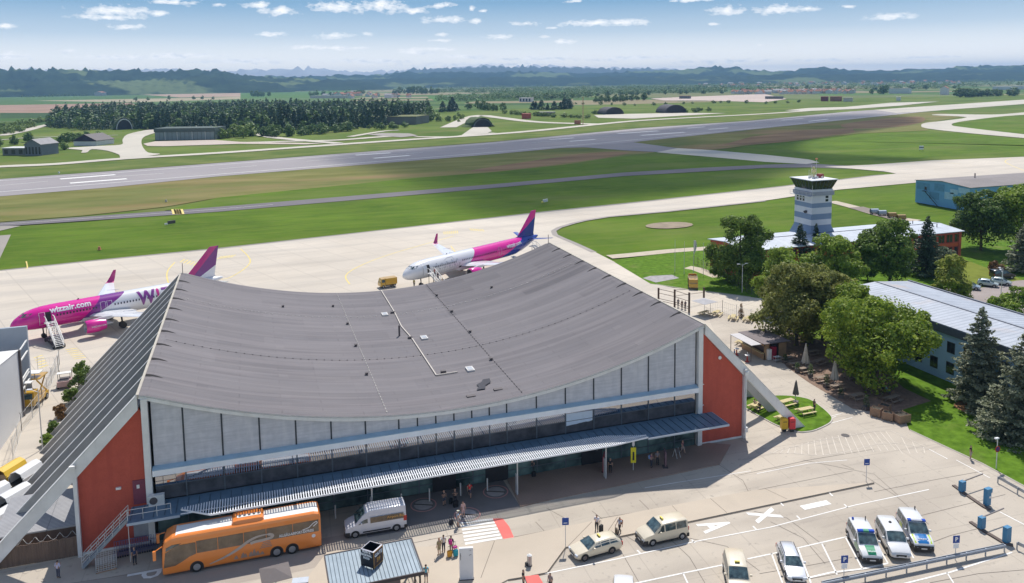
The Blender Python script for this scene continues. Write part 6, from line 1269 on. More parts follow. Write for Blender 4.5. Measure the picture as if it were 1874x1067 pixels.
    def garment(nm,test,mt,off):
        idx={};vs=[];fs=[]
        for f in m2.polygons:
            if all(test(*info[i],m2.vertices[i].co) for i in f.vertices):
                q=[]
                for i in f.vertices:
                    if i not in idx: idx[i]=len(vs); vs.append(m2.vertices[i].co+m2.vertices[i].normal*off)
                    q.append(idx[i])
                fs.append(q)
        if fs: g=MB().add(vs,fs).build(nm,mt,b,smooth=True,fix=False)
    T=lambda a,c:(a,c)
    top_={('waist','chest'),('chest','shL'),('chest','shR')}
    def is_sh(k,u,p): return k in top_ or (k==('pel','waist') and u>.25) or (k==('chest','neck') and u<.75) or (k[0][:2]=='sh' and (u<.55 or not shorts and seed%2))
    def is_pa(k,u,p): return (k==('pel','waist') and u<=.6) or (k[0]=='pel' and k[1][:2]=='hp') or (k[0][:2]=='hp' and (u<.95 or not shorts)) or (k[0][:2]=='kn' and not shorts and u<.9)
    garment('top' if not dress else 'dress',(lambda k,u,p:is_sh(k,u,p) or is_pa(k,u,p) and k[0][:2]!='kn') if dress else is_sh,cloth(shirt),.016)
    if not dress: garment('trousers' if not shorts else 'shorts',is_pa,cloth(pants),.013)
    garment('shoes',lambda k,u,p:k[0][:2]=='an' or (k[0][:2]=='kn' and u>.93),cloth(shoes),.010)
    hd=J['head']*s
    garment('hair',lambda k,u,p:(k[0]=='head' or k==('neck','head') and u>.6) and (p.y>hd.y-.015 or p.z>hd.z+.055),cloth(hair),.014)
    mb=MB()
    for q in (-.033,.033): mb.sph((hd.x+q*s,hd.y-.092*s,hd.z+.012*s),.011*s,6)
    mb.box(hd.x-.022*s,hd.y-.098*s,hd.z-.05*s,hd.x+.022*s,hd.y-.088*s,hd.z-.043*s); mb.build('face_features',m_blkp,b)
    mb=MB(); mb.bar((hd.x,hd.y-.088*s,hd.z+.01*s),(hd.x,hd.y-.115*s,hd.z-.02*s),.02*s)
    for q in (-.1,.1): mb.sph((hd.x+q*s,hd.y,hd.z-.005*s),.022*s,6)
    mb.build('nose_and_ears',m_skin,b)
    if hat: mb=MB(); mb.cyl((hd.x,hd.y,hd.z+.055*s),(hd.x,hd.y,hd.z+.12*s),.108*s,.085*s,n=12); mb.box(hd.x-.07,hd.y-.19*s,hd.z+.05*s,hd.x+.07,hd.y-.08*s,hd.z+.065*s); mb.build('cap',cloth(hat),b)
    if bag: 
        g=thing('backpack',bag[0],'bag',loc,rot); y=.20; z=1.22*s if pose!='sit' else .75; mb=MB(); mb.rings([[(-w_,y-.08,zz),(w_,y-.08,zz),(w_,y+d_,zz),(-w_,y+d_,zz)] for w_,d_,zz in ((.12,.04,z-.24),(.15,.11,z-.18),(.15,.12,z+.1),(.12,.06,z+.2))]); mb.build('pack',cloth(bag[1]),g)
        mb=MB(); 
        for q in (-.11,.11): mb.bar((q,.12,z+.18),(q,-.02,z+.24),.03); 
        mb.build('straps',cloth((.03,.03,.03)),g)
    return t
def suitcase(label,loc,rot,c,h=.62,w=.42,d=.25,group=None):
    t=thing('suitcase',label,'suitcase',loc,rot,group); mb=MB(); mb.rings([[(-w/2+e,-d/2+e,z),(w/2-e,-d/2+e,z),(w/2-e,d/2-e,z),(-w/2+e,d/2-e,z)] for e,z in ((.03,.05),(0,.08),(0,h-.03),(.03,h))]); mb.build('shell',cloth(c),t)
    mb=MB(); 
    for s in (-1,1): mb.bar((s*w*.25,d/2-.03,h),(s*w*.25,d/2-.03,h+.38),.02)
    mb.bar((-w*.27,d/2-.03,h+.38),(w*.27,d/2-.03,h+.38),.03); mb.build('handle',m_blkp,t); 
    for x in (-w*.35,w*.35):
        for y in (-d*.3,d*.3): MB().cyl((x-.015,y,.03),(x+.015,y,.03),.03,n=8).build('wheel',m_blkp,t)
    return t
def at(u,v,z=0): x,y=G(u,v,z); return (x,y,z)
person('person in pale lilac shirt and dark trousers standing alone in front of the board fence',at(107,1058),R(150),'phone',(.62,.58,.72),(.10,.10,.14),seed=1)
person('person dressed in dark blue beside the luggage trolleys',at(247,1033),R(20),'stand',(.03,.05,.12),(.02,.025,.04),seed=2,hair=(.35,.3,.26))
person('person in white shirt squatting on the plinth by the left pillar',at(275,993),R(30),'sit',(.7,.68,.66),(.08,.06,.08),seed=4,seat=.35)
person('person in black top and shorts carrying a white bag under the canopy',at(813,925),R(20),'hold',(.03,.03,.035),(.05,.06,.09),shorts=True,seed=3)
person('person in dark jacket with black luggage under the canopy',at(833,922),R(-20),'hold',(.04,.045,.05),(.02,.02,.03),seed=5)
suitcase('large black suitcase under the canopy beside the person in the dark jacket',at(834,928),R(10),(.012,.012,.015),.7,.5,.3); suitcase('second black suitcase behind the larger one under the canopy',at(825,922),R(50),(.015,.015,.018),.6)
person('person in bright red t-shirt walking under the canopy',at(860,911),R(160),'walk',(.70,.03,.04),(.10,.09,.12),shorts=True,seed=6)
person('person in pale pink dress walking towards the floor ring',at(848,947),R(10),'stand',(.55,.36,.34),(.3,.2,.2),dress=True,seed=7,hair=(.2,.08,.05))
person('person in light blue shirt and pale cap by the floor ring',at(838,964),R(100),'hold',(.45,.55,.68),(.35,.33,.34),shorts=True,seed=8,hat=(.7,.7,.55))
suitcase('black wheeled bag behind the person in the pale cap',at(826,960),R(30),(.02,.02,.025),.5)
person('person in olive dress, left one of the group of three on the pavement',(*G(804,1016,.11),.11),R(200),'stand',(.36,.30,.17),(.3,.25,.15),dress=True,seed=9,hair=(.3,.15,.08))
person('person in white top, middle one of the group of three on the pavement',(*G(812,1010,.11),.11),R(190),'stand',(.68,.66,.66),(.05,.05,.07),seed=10)
person('person in dark top with pink backpack, right one of the group of three',(*G(826,1012,.11),.11),R(150),'stand',(.07,.05,.07),(.30,.2,.17),seed=11,bag=('pink backpack worn by the right person of the group of three',(.6,.05,.25)))
suitcase('orange yellow suitcase standing beside the group of three',(*G(823,1019,.11),.11),R(15),(.70,.33,.03),.62,group='suitcases of the group of three'); suitcase('turquoise suitcase standing right of the orange one',(*G(834,1018,.11),.11),R(10),(.02,.30,.38),.66,group='suitcases of the group of three'); suitcase('small pink bag lying on the turquoise suitcase',(*G(833,1016,.11),.78),R(20),(.60,.06,.30),.22,.4,.25)
person('person in turquoise top beside the kiosk corner',(*G(780,1066,.11),.11),R(170),'stand',(.15,.45,.55),(.12,.10,.12),shorts=True,seed=12)
person('person in white shirt and black trousers behind the estate taxi front',(*G(1092,972,.11),.11),R(-40),'phone',(.70,.68,.74),(.03,.03,.03),seed=13)
suitcase('tall black suitcase beside the person in the white shirt',(*G(1100,974,.11),.11),R(30),(.03,.027,.025),.75)
person('person with rust coloured backpack walking behind the estate taxi',(*G(1134,977,.11),.11),R(-70),'walk',(.42,.46,.55),(.05,.045,.05),seed=14,bag=('rust coloured backpack on the person behind the estate taxi',(.30,.12,.08)))
suitcase('brown suitcase in front of the walking person behind the estate taxi',(*G(1128,978,.11),.11),R(70),(.12,.09,.06),.6)
person('person in black top and grey shorts on the footway by the right lawn',at(1776,841),R(20),'stand',(.012,.012,.014),(.40,.36,.35),shorts=True,seed=15,shoes=(.5,.5,.5))
person('person with a blue and white bag waiting under the right canopy end',(*at(1192,857)[:2],.1),R(30),'hold',(.25,.10,.16),(.04,.04,.06),seed=16,bag=('blue and white bag under the right canopy end',(.25,.40,.70)))
person('person in grey top standing right of the one with the blue bag',(*at(1203,852)[:2],.1),R(-10),'stand',(.28,.27,.29),(.05,.05,.06),seed=17)
person('person in burgundy top before the right end of the glass front',(*at(1249,832)[:2],.1),R(20),'walk',(.22,.10,.13),(.45,.36,.32),shorts=True,seed=18)
person('person in black beside the snack machine board under the canopy',(*at(1117,866)[:2],.1),R(-30),'stand',(.02,.02,.025),(.02,.02,.02),seed=19)
person('person in dark clothes with a suitcase under the canopy by the left post screen',(*at(974,868)[:2],.1),R(170),'stand',(.05,.04,.05),(.03,.03,.04),seed=20)
suitcase('black suitcase by the person near the left post screen',(*at(977,874)[:2],.1),R(0),(.01,.01,.013),.6)
person('person in blue beside the standing table near the food stall',at(1344,658),R(60),'stand',(.12,.20,.38),(.05,.08,.15),seed=21)
person('person in dark clothes standing at the end of the picnic lawn',(*G(1490,753,.13),.13),R(90),'stand',(.05,.055,.07),(.04,.04,.05),seed=22)
for i,(u,v,l,c) in enumerate([(1241,562,'person in grey looking through the fence, left of the three',(.2,.2,.22)),(1248,565,'person in black looking through the fence, middle of the three',(.03,.03,.04)),(1254,566,'person in dark blue looking through the fence, right of the three',(.05,.06,.12))]): person(l,at(u,v),R(170+i*10),'stand',c,(.05,.05,.06),seed=23+i)
person('person at the lower picture edge by the red paving, dark hair',(*G(958,1076,.11),.11),R(60),'stand',(.03,.03,.035),(.05,.05,.06),seed=30)
person('person at the lower picture edge right of the red paving',at(1007,1082),R(-60),'stand',(.25,.2,.2),(.05,.05,.06),seed=31)
for i,(dx,c,l) in enumerate([(-1.0,(.35,.12,.12),'passenger in dark red halfway down the far boarding stairs'),(-2.2,(.06,.06,.09),'passenger in black on the lower steps of the far boarding stairs'),(-3.8,(.5,.42,.3),'passenger in beige near the foot of the far boarding stairs')]):
    bx_,by_,_=on_plane(pl2,5.5,-3.0); aa=R(112); person(l,(bx_+dx*math.cos(aa),by_+dx*math.sin(aa),3.3+dx*2.95/5.6+.08),aa-R(90),'walk',c,(.05,.05,.08),seed=40+i)
person('apron worker in yellow vest before the nose of the white nosed aeroplane',at(758,525),R(20),'stand',(.45,.42,.05),(.05,.06,.06),seed=44)
# ---------------------------------------------------------------- street furniture and small things
def sign_post(name,label,loc,rot,h,kind,cat='sign'):
    t=thing(name,label,cat,loc,rot); MB().cyl((0,0,0),(0,0,h),.035,n=8).build('pole',m_post,t)
    MB().box(-.32,-.05,h-.72,.32,-.03,h).build('sign_plate',plain('sign blue',(.01,.06,.30)),t)
    if kind=='P': text('P',.55,m_ltr,t,TM((0,-.065,h-.36),(1,0,0),(0,0,1)),bold=.02); MB().box(-.26,-.05,h-1.22,.26,-.035,h-.76).build('lower_plate',m_ltr,t)
    if kind=='taxi': text('TAXI',.20,m_ltr,t,TM((0,-.065,h-.3),(1,0,0),(0,0,1)),bold=.004)
    if kind=='blue': MB().box(-.18,-.06,h-.55,.18,-.051,h-.48).build('sign_mark',m_ltr,t)
    return t
sign_post('parking_sign','blue parking sign with white plate behind the guard rail, left one',at(1544,1062),R(-14),2.35,'P'); sign_post('parking_sign','blue parking sign with white plate beside the blue ticket pillars',at(1748,1024),R(-14),2.35,'P')
sign_post('taxi_sign','dark blue sign on a pole at the kerb corner left of the estate taxi',(*G(1035,1002,.11),.11),R(-14),3.0,'blue'); sign_post('kerb_sign','small blue sign at the far end of the long kerb',at(1585,881),R(-14),2.6,'blue')
t=thing('no_parking_sign','round red and blue no stopping sign on a lamp pole by the right lawn','sign',at(1823,858)); MB().cyl((0,0,0),(0,0,3.6),.05,n=8).build('pole',m_post,t); MB().cyl((0,-.06,2.35),(0,-.08,2.35),.36,n=20).build('disc_rim',plain('sign red',(.5,.02,.02)),t); MB().cyl((0,-.081,2.35),(0,-.09,2.35),.26,n=20).build('disc_blue',plain('sign blue',(.01,.06,.30)),t)
mb=MB(); mb.bar((-.2,-.095,2.55),(.2,-.095,2.15),.07,.01); mb.bar((-.2,-.095,2.15),(.2,-.095,2.55),.07,.01); mb.build('cross',plain('sign red',(.5,.02,.02)),t); MB().box(-.4,-.12,3.55,.1,.12,3.68).build('lamp_head',m_ltr,t)
def lamp(label,loc,h,arms=1,rot=0,nm='street_lamp'):
    t=thing(nm,label,'lamp post',loc,rot); MB().cyl((0,0,0),(0,0,h),.08,.05,n=8).build('pole',m_post,t)
    for i in range(arms):
        a=PI*i if arms>1 else 0; d=Vector((math.cos(a),math.sin(a),0)); mb=MB(); mb.bar((0,0,h-.3),d*.8+Vector((0,0,h)),.05); mb.obox(d*.95+Vector((0,0,h+.05)),d*.3,Vector((-d.y,d.x,0))*.14,(0,0,.06)); mb.build('lamp_head',m_ltr,t)
    return t
lamp('tall lamp post between the grey hall and the buttresses',at(78,822),7.6,1,R(170)); lamp('twin armed floodlight pole on the grass before the dark round tree',at(1358,535),6.0,2,R(0)); lamp('slim lamp post between the tall pole and the spruce on the rear car park',(*G(1831,557,.05),.05),6.6,1,R(60)); lamp('lamp post above the bronze shrub on the rear lawn',(*G(1834,520,.05),.05),3.6,1,R(180))
t=thing('flagpole','white banner flag on a pole at the edge of the airfield grass','flag',at(1269,507)); MB().cyl((0,0,0),(0,0,8.4),.06,.03,n=8).build('pole',m_post,t)
mb=MB(); n=6; mb.rings([[(.05+(.75*math.sin(PI*min(1,.25+.75*(k/5)))) *j/n,.10*math.sin(j*1.2+k),8.3-k*.62) for j in range(n+1)] for k in range(6)],cap=False,closed=False); mb.build('banner',m_cw,t)
for i,(u,v,t_) in enumerate([(1235,498,443),(1252,502,445),(1287,504,440)]):
    MBp=thing('bare_flagpole','empty flagpole, %s of the three beside the white banner'%('first','second','third')[i],'flagpole',at(u,v)); MB().cyl((0,0,0),(0,0,7.6),.06,.03,n=6).build('pole',m_post,MBp)
# ticket pillars and barriers
m_tb=mat('ticket pillar blue',(0.03,0.19,0.36),0.5,0.05,2); m_curb=mat('dark kerb stone',(0.13,0.10,0.085),0.9,0.15,1)
def pillar(label,u,v,h,w,rot=R(5),arm=True):
    t=thing('ticket_pillar' if h>1.5 else 'barrier_box',label,'parking barrier' if h<1.5 else 'ticket machine',(*G(u,v),.1),rot)
    MB().box(-w/2,-.22,0,w/2,.22,h).build('cabinet',m_tb,t)
    if h>1.5: MB().box(w/2,-.22,h-.45,w/2+.16,.22,h).build('visor',m_tb,t); MB().cyl((w*.2,-.221,h*.5),(w*.2,-.235,h*.5),.13,n=12).build('emblem',m_ltr,t)
    if arm: mb=MB(); mb.bar((0,.0,h-.05),(3.3,0.1,h+.05),.09,.1); mb.build('barrier_arm',mat('arm grey',(0.18,0.16,0.16),.6,.2,2),t)
    return t
pillar('low blue barrier box with raised-level arm, rear lane',1760.5,900,1.1,.62); pillar('low blue barrier box with arm, front lane',1796,968,1.15,.62)
pillar('tall blue ticket pillar beside the rear barrier lane',1806,925,1.75,.60,arm=False); pillar('tall blue ticket pillar at the end of the guard rail',1842,993,1.5,.66,arm=False)
for nm,pts in (('lane_island',[(1745,889),(1761,901),(1800,928),(1812,934)]),('lane_island',[(1776,956),(1796,970),(1840,996),(1854,999)])):
    mb=MB(); P=[G(*p) for p in pts]
    for a,b in zip(P,P[1:]): mb.bar((*a,.06),(*b,.06),.38,.13)
    o=struct(nm,mb,m_curb)
def rail(label,pts,posts,two=True):
    t=thing('guard_rail',label,'guard rail',(*pts[0],0)); o=Vector((*pts[0],0)); P=[Vector((*p,0))-o for p in pts]
    mg=mat('galvanised rail',(0.34,0.37,0.41),0.4,0.1,1,metal=0.4)
    for a,b in zip(P,P[1:]):
        d=(b-a).normalized(); nn=Vector((-d.y,d.x,0)); 
        for s in ((-1,1) if two else (1,)):
            mb=MB(); pr=[(.04,.45),(.10,.50),(.10,.57),(.04,.61),(.10,.66),(.10,.73),(.04,.78),(.0,.78),(.0,.45)]
            mb.rings([[q+nn*s*(.08+y)+Vector((0,0,z)) for y,z in pr] for q in (a,b)]); mb.build('rail_beam',mg,t)
        n=max(1,int((b-a).length/posts))
        for i in range(n+1): q=a+(b-a)*i/n; MB().bar(q,q+Vector((0,0,.74)),.12,.07).build('rail_post',mg,t)
    return t
rail('long double guard rail along the front of the parking bays',[G(1505,1080),G(1838,1010)],2.0); rail('single guard rail beside the lawn at the right edge, upper one',[G(1826,884),G(1900,926)],2.4,False); rail('short guard rail at the right edge behind the ticket pillar',[G(1861,1006),G(1930,1040)],2.4,False)
# bins, crates, totem
def bin_(label,u,v,c,nm='waste_container'):
    t=thing(nm,label,'letter box',(*G(u,v),.1),R(-12)); MB().box(-.38,-.3,.35,.38,.3,1.55).build('body',c,t); mb=MB(); mb.rings([[(-.38+e,-.3,z),(.38-e,-.3,z),(.38-e,.3,z),(-.38+e,.3,z)] for e,z in ((0,1.55),(.03,1.66),(.12,1.72))]); mb.build('hood',c,t); MB().box(-.25,-.2,0,.25,.2,.35).build('stand',m_blkp,t); MB().box(-.25,-.315,1.25,.25,-.301,1.33).build('slot',m_blkp,t); return t
bin_('yellow box on a stand beside the buttress foot',1434.5,790,plain('post yellow',(0.62,0.38,0.02))); bin_('red box on a stand right of the yellow one',1448.5,790,plain('box red',(0.60,0.03,0.04)))
m_crate=mat('crate wood',(0.33,0.205,0.13),0.85,0.2,1.5,detail=6,stretch=(1,1,5)); m_plant=mat('planter soil',(0.06,0.05,0.035),.95,.2,3)
def crate(label,u,v,w,d,h,rot):
    t=thing('wooden_crate',label,'crate',(*G(u,v),0),rot,'wooden plant crates at the edge of the beer garden'); mb=MB()
    for k in range(6):
        z=.12+k*(h-.15)/6; zz=z+(h-.15)/6-.02
        mb.box(-w/2,-d/2,z,w/2,-d/2+.04,zz); mb.box(-w/2,d/2-.04,z,w/2,d/2,zz); mb.box(-w/2,-d/2+.04,z,-w/2+.04,d/2-.04,zz); mb.box(w/2-.04,-d/2+.04,z,w/2,d/2-.04,zz)
    mb.build('boards',m_crate,t); mb=MB()
    for x in (-w/2-.01,0,w/2+.01):
        for y in (-d/2-.02,d/2+.02): mb.box(x-.05,y-.02,.02,x+.05,y+.02,h+.04)
    mb.build('battens',m_crate,t); MB().box(-w/2+.04,-d/2+.04,h-.18,w/2-.04,d/2-.04,h-.12).build('soil',m_plant,t)
    mb=MB(); 
    for x in (-w*.3,0,w*.3): mb.box(x-.04,-d/2,.0,x+.04,d/2,.12)
    mb.build('pallet_feet',m_crate,t); return t
crate('wooden crate with light front, leftmost of the three',1604,761,1.2,1.0,1.15,R(-62)); crate('wooden crate in the middle of the three',1625,768,1.2,1.0,1.1,R(-55)); crate('largest wooden crate, rightmost of the three',1649,772,1.7,1.3,1.15,R(0)); crate('wooden crate behind the leftmost one, dark red',1619,753,1.2,1.0,1.0,R(-62))
t=thing('white_totem','tall flat white information totem on the pavement','totem',(*G(854,1060,.11),.11),R(-14)); m_tot=mat('totem panel',(0.72,0.71,0.72),0.5,0.05,.8)
MB().box(-.62,-.12,.05,.62,.12,3.0).build('panel',m_tot,t); MB().box(-.66,-.16,0,.66,.16,.06).build('base',m_dkf,t); MB().box(-.52,-.135,1.9,-.48,-.121,2.55).build('handle_mark',m_blkp,t); mb=MB(); mb.bar((-.55,-.13,2.35),(-.42,-.13,2.3),.03,.01); mb.bar((.25,-.13,2.3),(.45,-.13,2.42),.05,.01); mb.bar((.3,-.13,2.75),(.45,-.13,2.8),.03,.01); mb.build('small_marks',m_blkp,t)
t=thing('litter_bin','grey cylindrical litter bin with a bag, alone on the pavement left of the taxis','bin',(*G(969,1035,.11),.11)); MB().cyl((0,0,.08),(0,0,1.0),.22,n=14).build('body',m_mgrey,t); mb=MB(); mb.cyl((0,0,1.0),(0,0,1.12),.24,.08,n=14); mb.build('lid',m_cap,t); MB().cyl((0,0,0),(0,0,.08),.25,n=14).build('foot',m_dk,t)
t=thing('refuse_bag','black refuse bag lying beside the litter bin','bag',(*G(965,1035,.11),.13)); MB().sph((0,0,.16),.25,8,sz=.7).build('bag',m_blkp,t)
t=thing('advert_stand','red poster stand under the canopy beside the post','stand',(*G(1105,862),.1),R(60)); MB().box(-.7,-.06,.1,.7,.06,1.9).build('poster',mat('wine red poster',(0.28,0.02,0.06),.5,.3,2,col2=(.4,.1,.12)),t); mb=MB(); mb.box(-.6,-.2,0,-.5,.2,.1); mb.box(.5,-.2,0,.6,.2,.1); mb.build('feet',m_blkp,t)
t=thing('yellow_bus_stop_sign','tall yellow timetable panel under the canopy edge','sign',(*G(1159,862),.1),R(-14)); MB().box(-.3,-.05,.9,.3,.05,2.7).build('panel',mat('timetable yellow',(0.70,0.62,0.02),.5,.05,2),t); MB().box(-.1,-.06,1.2,.1,-.051,2.2).build('notice',m_blkp,t); MB().cyl((0,.03,0),(0,.03,3.6),.04,n=8).build('pole',m_post,t); MB().box(-.14,-.02,2.9,.14,.02,3.8).build('upper_plate',m_tot,t)
t=thing('display_board','dark display board on a foot right of the waiting people','display',(*G(1217,856),.1),R(70)); MB().box(-.55,-.07,.3,.55,.07,2.0).build('screen_frame',mat('board frame',(0.20,0.12,0.14),.5,.1,2),t); MB().box(-.45,-.08,.5,.45,-.071,1.9).build('screen',m_cgl,t); MB().box(-.4,-.3,0,.4,.3,.06).build('foot',m_dk,t); MB().bar((0,0,.05),(0,0,.32),.1).build('stem',m_dk,t)
t=thing('a_frame_sign','small folding board before the right end of the glass front','sign',(*G(1238,838),.1),R(20)); mb=MB(); 
for s in (-1,1): mb.bar((-.3,s*.35,0),(-.3,0,1.1),.05); mb.bar((.3,s*.35,0),(.3,0,1.1),.05)
mb.build('legs',m_post,t); MB().box(-.28,-.14,.5,.28,-.10,1.05).build('board',m_dk,t)
# luggage trolleys by the red wall
m_trol=mat('trolley steel blue',(0.20,0.22,0.42),0.4,0.1,2,metal=0.5)
def trolley(i,x,y):
    t=thing('luggage_trolley','steel luggage trolley nested in the long row along the red wall','trolley',(x,y,0),0,'luggage trolleys nested along the red wall')
    mb=MB(); mb.bar((0,-.3,.18),(0,.9,.25),.03); mb.bar((.5,-.3,.18),(.5,.9,.25),.03); mb.bar((0,.9,.25),(0,1.0,1.0),.03); mb.bar((.5,.9,.25),(.5,1.0,1.0),.03); mb.bar((-.03,1.0,1.0),(.53,1.0,1.0),.035)
    for k in range(3): mb.bar((0,.0+k*.3,.22),(.5,k*.3,.22),.02)
    mb.bar((0,.95,.6),(.5,.95,.6),.02); mb.build('frame',m_trol,t)
    for xx in (0,.5):
        for yy in (-.25,.8): MB().cyl((xx-.03,yy,.09),(xx+.03,yy,.09),.09,n=8).build('wheel',m_blkp,t)
    return t
tr0=trolley(0,-3.6,-1.55)
for i in range(1,17): dup(tr0,(-3.6+i*.21,-1.55+.012*i,0))
t=thing('mesh_container','empty wire mesh pallet box near the foot of the steel stair','mesh box',(-3.9,-3.15,0),R(8)); mb=MB(); a,b_2,h_=.85,.55,1.25
for k in range(8): 
    z=.15+k*h_/7
    for q in ((-a,-b_2,a,-b_2),(a,-b_2,a,b_2),(a,b_2,-a,b_2),(-a,b_2,-a,-b_2)): mb.bar((q[0],q[1],z),(q[2],q[3],z),.025)
for k in range(9):
    x=-a+2*a*k/8
    for y in (-b_2,b_2): mb.bar((x,y,.15),(x,y,.15+h_),.025)
for k in range(6):
    y=-b_2+2*b_2*k/5
    for x in (-a,a): mb.bar((x,y,.15),(x,y,.15+h_),.025)
mb.build('wire_cage',m_post,t); mb=MB()
for y in (-.5,0,.5): mb.box(-a,y-.06,0,a,y+.06,.14)
mb.build('pallet',m_crate,t)
# picnic tables
m_pine=mat('pale pine boards',(0.56,0.46,0.24),0.8,0.1,2,stretch=(1,6,1)); m_dwood=mat('dull brown boards',(0.26,0.20,0.15),0.85,0.15,2)
def picnic(label,loc,rot,m,group,parent=None):
    t=thing('picnic_table',label,'picnic table',loc,rot,group)
    mb=MB(); 
    for k in range(5): mb.box(-1.1,-.38+k*.155,.70,1.1,-.38+k*.155+.14,.75)
    mb.build('table_top',m,t)
    for s in (-1,1):
        mb=MB(); mb.box(-1.1,s*.80-.13,.42,1.1,s*.80-.005,.46); mb.box(-1.1,s*.80+.005,.42,1.1,s*.8+.13,.46); mb.build('bench',m,t)
    mb=MB()
    mb.bar((-.8,0,.60),(.8,0,.60),.05)
    for x in (-.8,.8):
        mb.bar((x,0,.36),(x,0,.7),.05); mb.bar((x,-.85,.38),(x,.85,.38),.05,.1); mb.bar((x,-.35,.68),(x,.35,.68),.05,.09)
        for s in (-1,1): mb.bar((x,s*.25,.68),(x,s*.62,0),.05,.09)
    mb.build('frame',m,t); return t
p0=picnic('pale picnic table beside the closed grey parasol on the small lawn',(*G(1440,742,.13),.13),R(8),m_pine,'picnic tables on the small lawn')
def pt(label,u,v,rot,grp='picnic tables on the small lawn',z=.13): return dup(p0,(*G(u,v,z),z),rot,label,grp)
pt('pale picnic table right of the closed grey parasol, next to the standing person',1474,757,R(2)); pt('pale picnic table behind the yellow and red boxes',1436,770,R(12)); pt('picnic table with seated people behind the second buttress',1386,748,R(20))
pt('single pale picnic table beside the right one, rear bench turned',1408,739,R(60))
d0=picnic('shaded picnic table at the gravel edge beside the left parasol',at(1456,672),R(-5),m_dwood,'picnic tables in the shade of the beer garden')
for l,u,v,r_ in [('shaded picnic table in front of the left beige parasol',1474,681,3),('shaded picnic table left of the right beige parasol',1505,698,2),('shaded picnic table in front of the right beige parasol',1532,713,8),('shaded picnic table nearest to the road behind the crates',1568,731,5),('shaded picnic table under the maple with people in dark clothes',1598,716,10),('shaded picnic table deep under the maple, reddish light',1556,693,5),('sunlit picnic table between the two beige parasols',1499,667,15),('shaded picnic table behind the left beige parasol',1487,650,0),('shaded picnic table under the rear of the maple',1540,672,8),('shaded picnic table near the right gravel corner',1634,735,12),('shaded picnic table close to the food stall end',1440,662,0)]:
    dup(d0,at(u,v),R(r_),l)
bk=picnic('pale picnic table under the open grey parasol near the fence',at(1289,577),R(20),m_pine,'picnic tables along the airfield fence')
for l,u,v,r_ in [('pale picnic table, second from the open parasol along the fence',1312,577,40),('pale picnic table with slanting board, third from the open parasol',1342,585,50),('pale picnic table half hidden by the linden, last along the fence',1369,588,45),('long pale picnic table beside the food stall canopy',1358,630,30)]: dup(bk,at(u,v),R(r_),l)
person('person seated at the picnic table behind the second buttress, light top',(*G(1381,747,.13),.13),R(110),'sit',(.55,.45,.36),(.2,.15,.12),seed=50); person('person seated across at the same picnic table, dark top',(*G(1390,752,.13),.13),R(-60),'sit',(.05,.05,.06),(.05,.05,.05),seed=51)
person('person seated in turquoise top under the maple',at(1622,722),R(60),'sit',(.1,.42,.40),(.1,.1,.15),seed=52); person('person seated in red top at the table under the maple',at(1616,716),R(-60),'sit',(.4,.08,.1),(.05,.05,.08),seed=53); person('person seated in black under the maple, left of the others',at(1604,719),R(160),'sit',(.03,.03,.04),(.03,.03,.04),seed=54)
# parasols
def parasol_closed(label,loc,h,c,rad=.42,droop=1.1):
    t=thing('closed_parasol',label,'parasol',loc,rng.random(),'closed parasols'); MB().cyl((0,0,0),(0,0,h),.04,n=8).build('pole',m_post,t); mb=MB(); n=16; rs=[]
    for z,r_ in ((h,.03),(h-.35,.12),(h-1.1,.22),(h-2.0,.36),(h-2.9,.52*rad/.42),(h-3.0,.44)):
        if z<.5: continue
        rs.append([((r_*(1+.22*(-1)**i))*math.cos(2*PI*i/n),(r_*(1+.22*(-1)**i))*math.sin(2*PI*i/n),z-.08*(i%3)) for i in range(n)])
    mb.rings(rs); mb.build('folded_canopy',mat('parasol %.2f'%c[0],c,.85,.08,1.5),t); MB().box(-.35,-.35,0,.35,.35,.08).build('base',m_dk,t); return t
parasol_closed('beige closed parasol left of the two under the trees',at(1474,674),3.9,(0.50,0.46,0.40)); parasol_closed('beige closed parasol right of the two under the trees',at(1527,702),3.7,(0.48,0.45,0.40)); parasol_closed('grey closed parasol standing on the small lawn',(*G(1456,735,.13),.13),3.1,(0.13,0.115,0.115),.3)
def parasol_open(label,loc,h,w,m,rot=0,nm='open_parasol'):
    t=thing(nm,label,'parasol',loc,rot); MB().cyl((0,0,0),(0,0,h),.04,n=8).build('pole',m_post,t); mb=MB(); a=w/2; mb.add([(0,0,h+.45)]+[(x*a,y*a,h) for x,y in ((-1,-1),(0,-1.0),(1,-1),(1,0),(1,1),(0,1),(-1,1),(-1,0))]+[(0,0,h+.40)]+[(x*a*.995,y*a*.995,h-.03) for x,y in ((-1,-1),(0,-1.0),(1,-1),(1,0),(1,1),(0,1),(-1,1),(-1,0))],[(0,i,i%8+1) for i in range(1,9)]+[(9,9+i%8+1,9+i) for i in range(1,9)]+[(i,9+i,9+i%8+1,i%8+1) for i in range(1,9)]); mb.build('canopy',m,t); MB().box(-.35,-.35,0,.35,.35,.08).build('base',m_dk,t); return t
parasol_open('pale grey open parasol near the airfield fence',at(1289,575),2.5,3.4,mat('grey cloth',(0.42,0.41,0.42),.85,.06,1),R(15))
parasol_open('dark grey square open parasol at the lower edge left of the kiosk',(10.85,-12.95,.11),2.25,2.5,mat('taupe cloth',(0.145,0.125,0.12),.85,.06,1),R(5))
t=thing('white_sunlounger_table','pale blue table beside the dark parasol at the lower edge','table',(12.9,-12.3,.11),R(-10)); MB().box(-.7,-.4,.70,.7,.4,.75).build('table_top',mat('pale blue top',(.5,.55,.62),.5,.05,2),t)
for x in (-.6,.6): 
    for y in (-.3,.3): MB().box(x-.03,y-.03,0,x+.03,y+.03,.7).build('leg',m_dk,t)
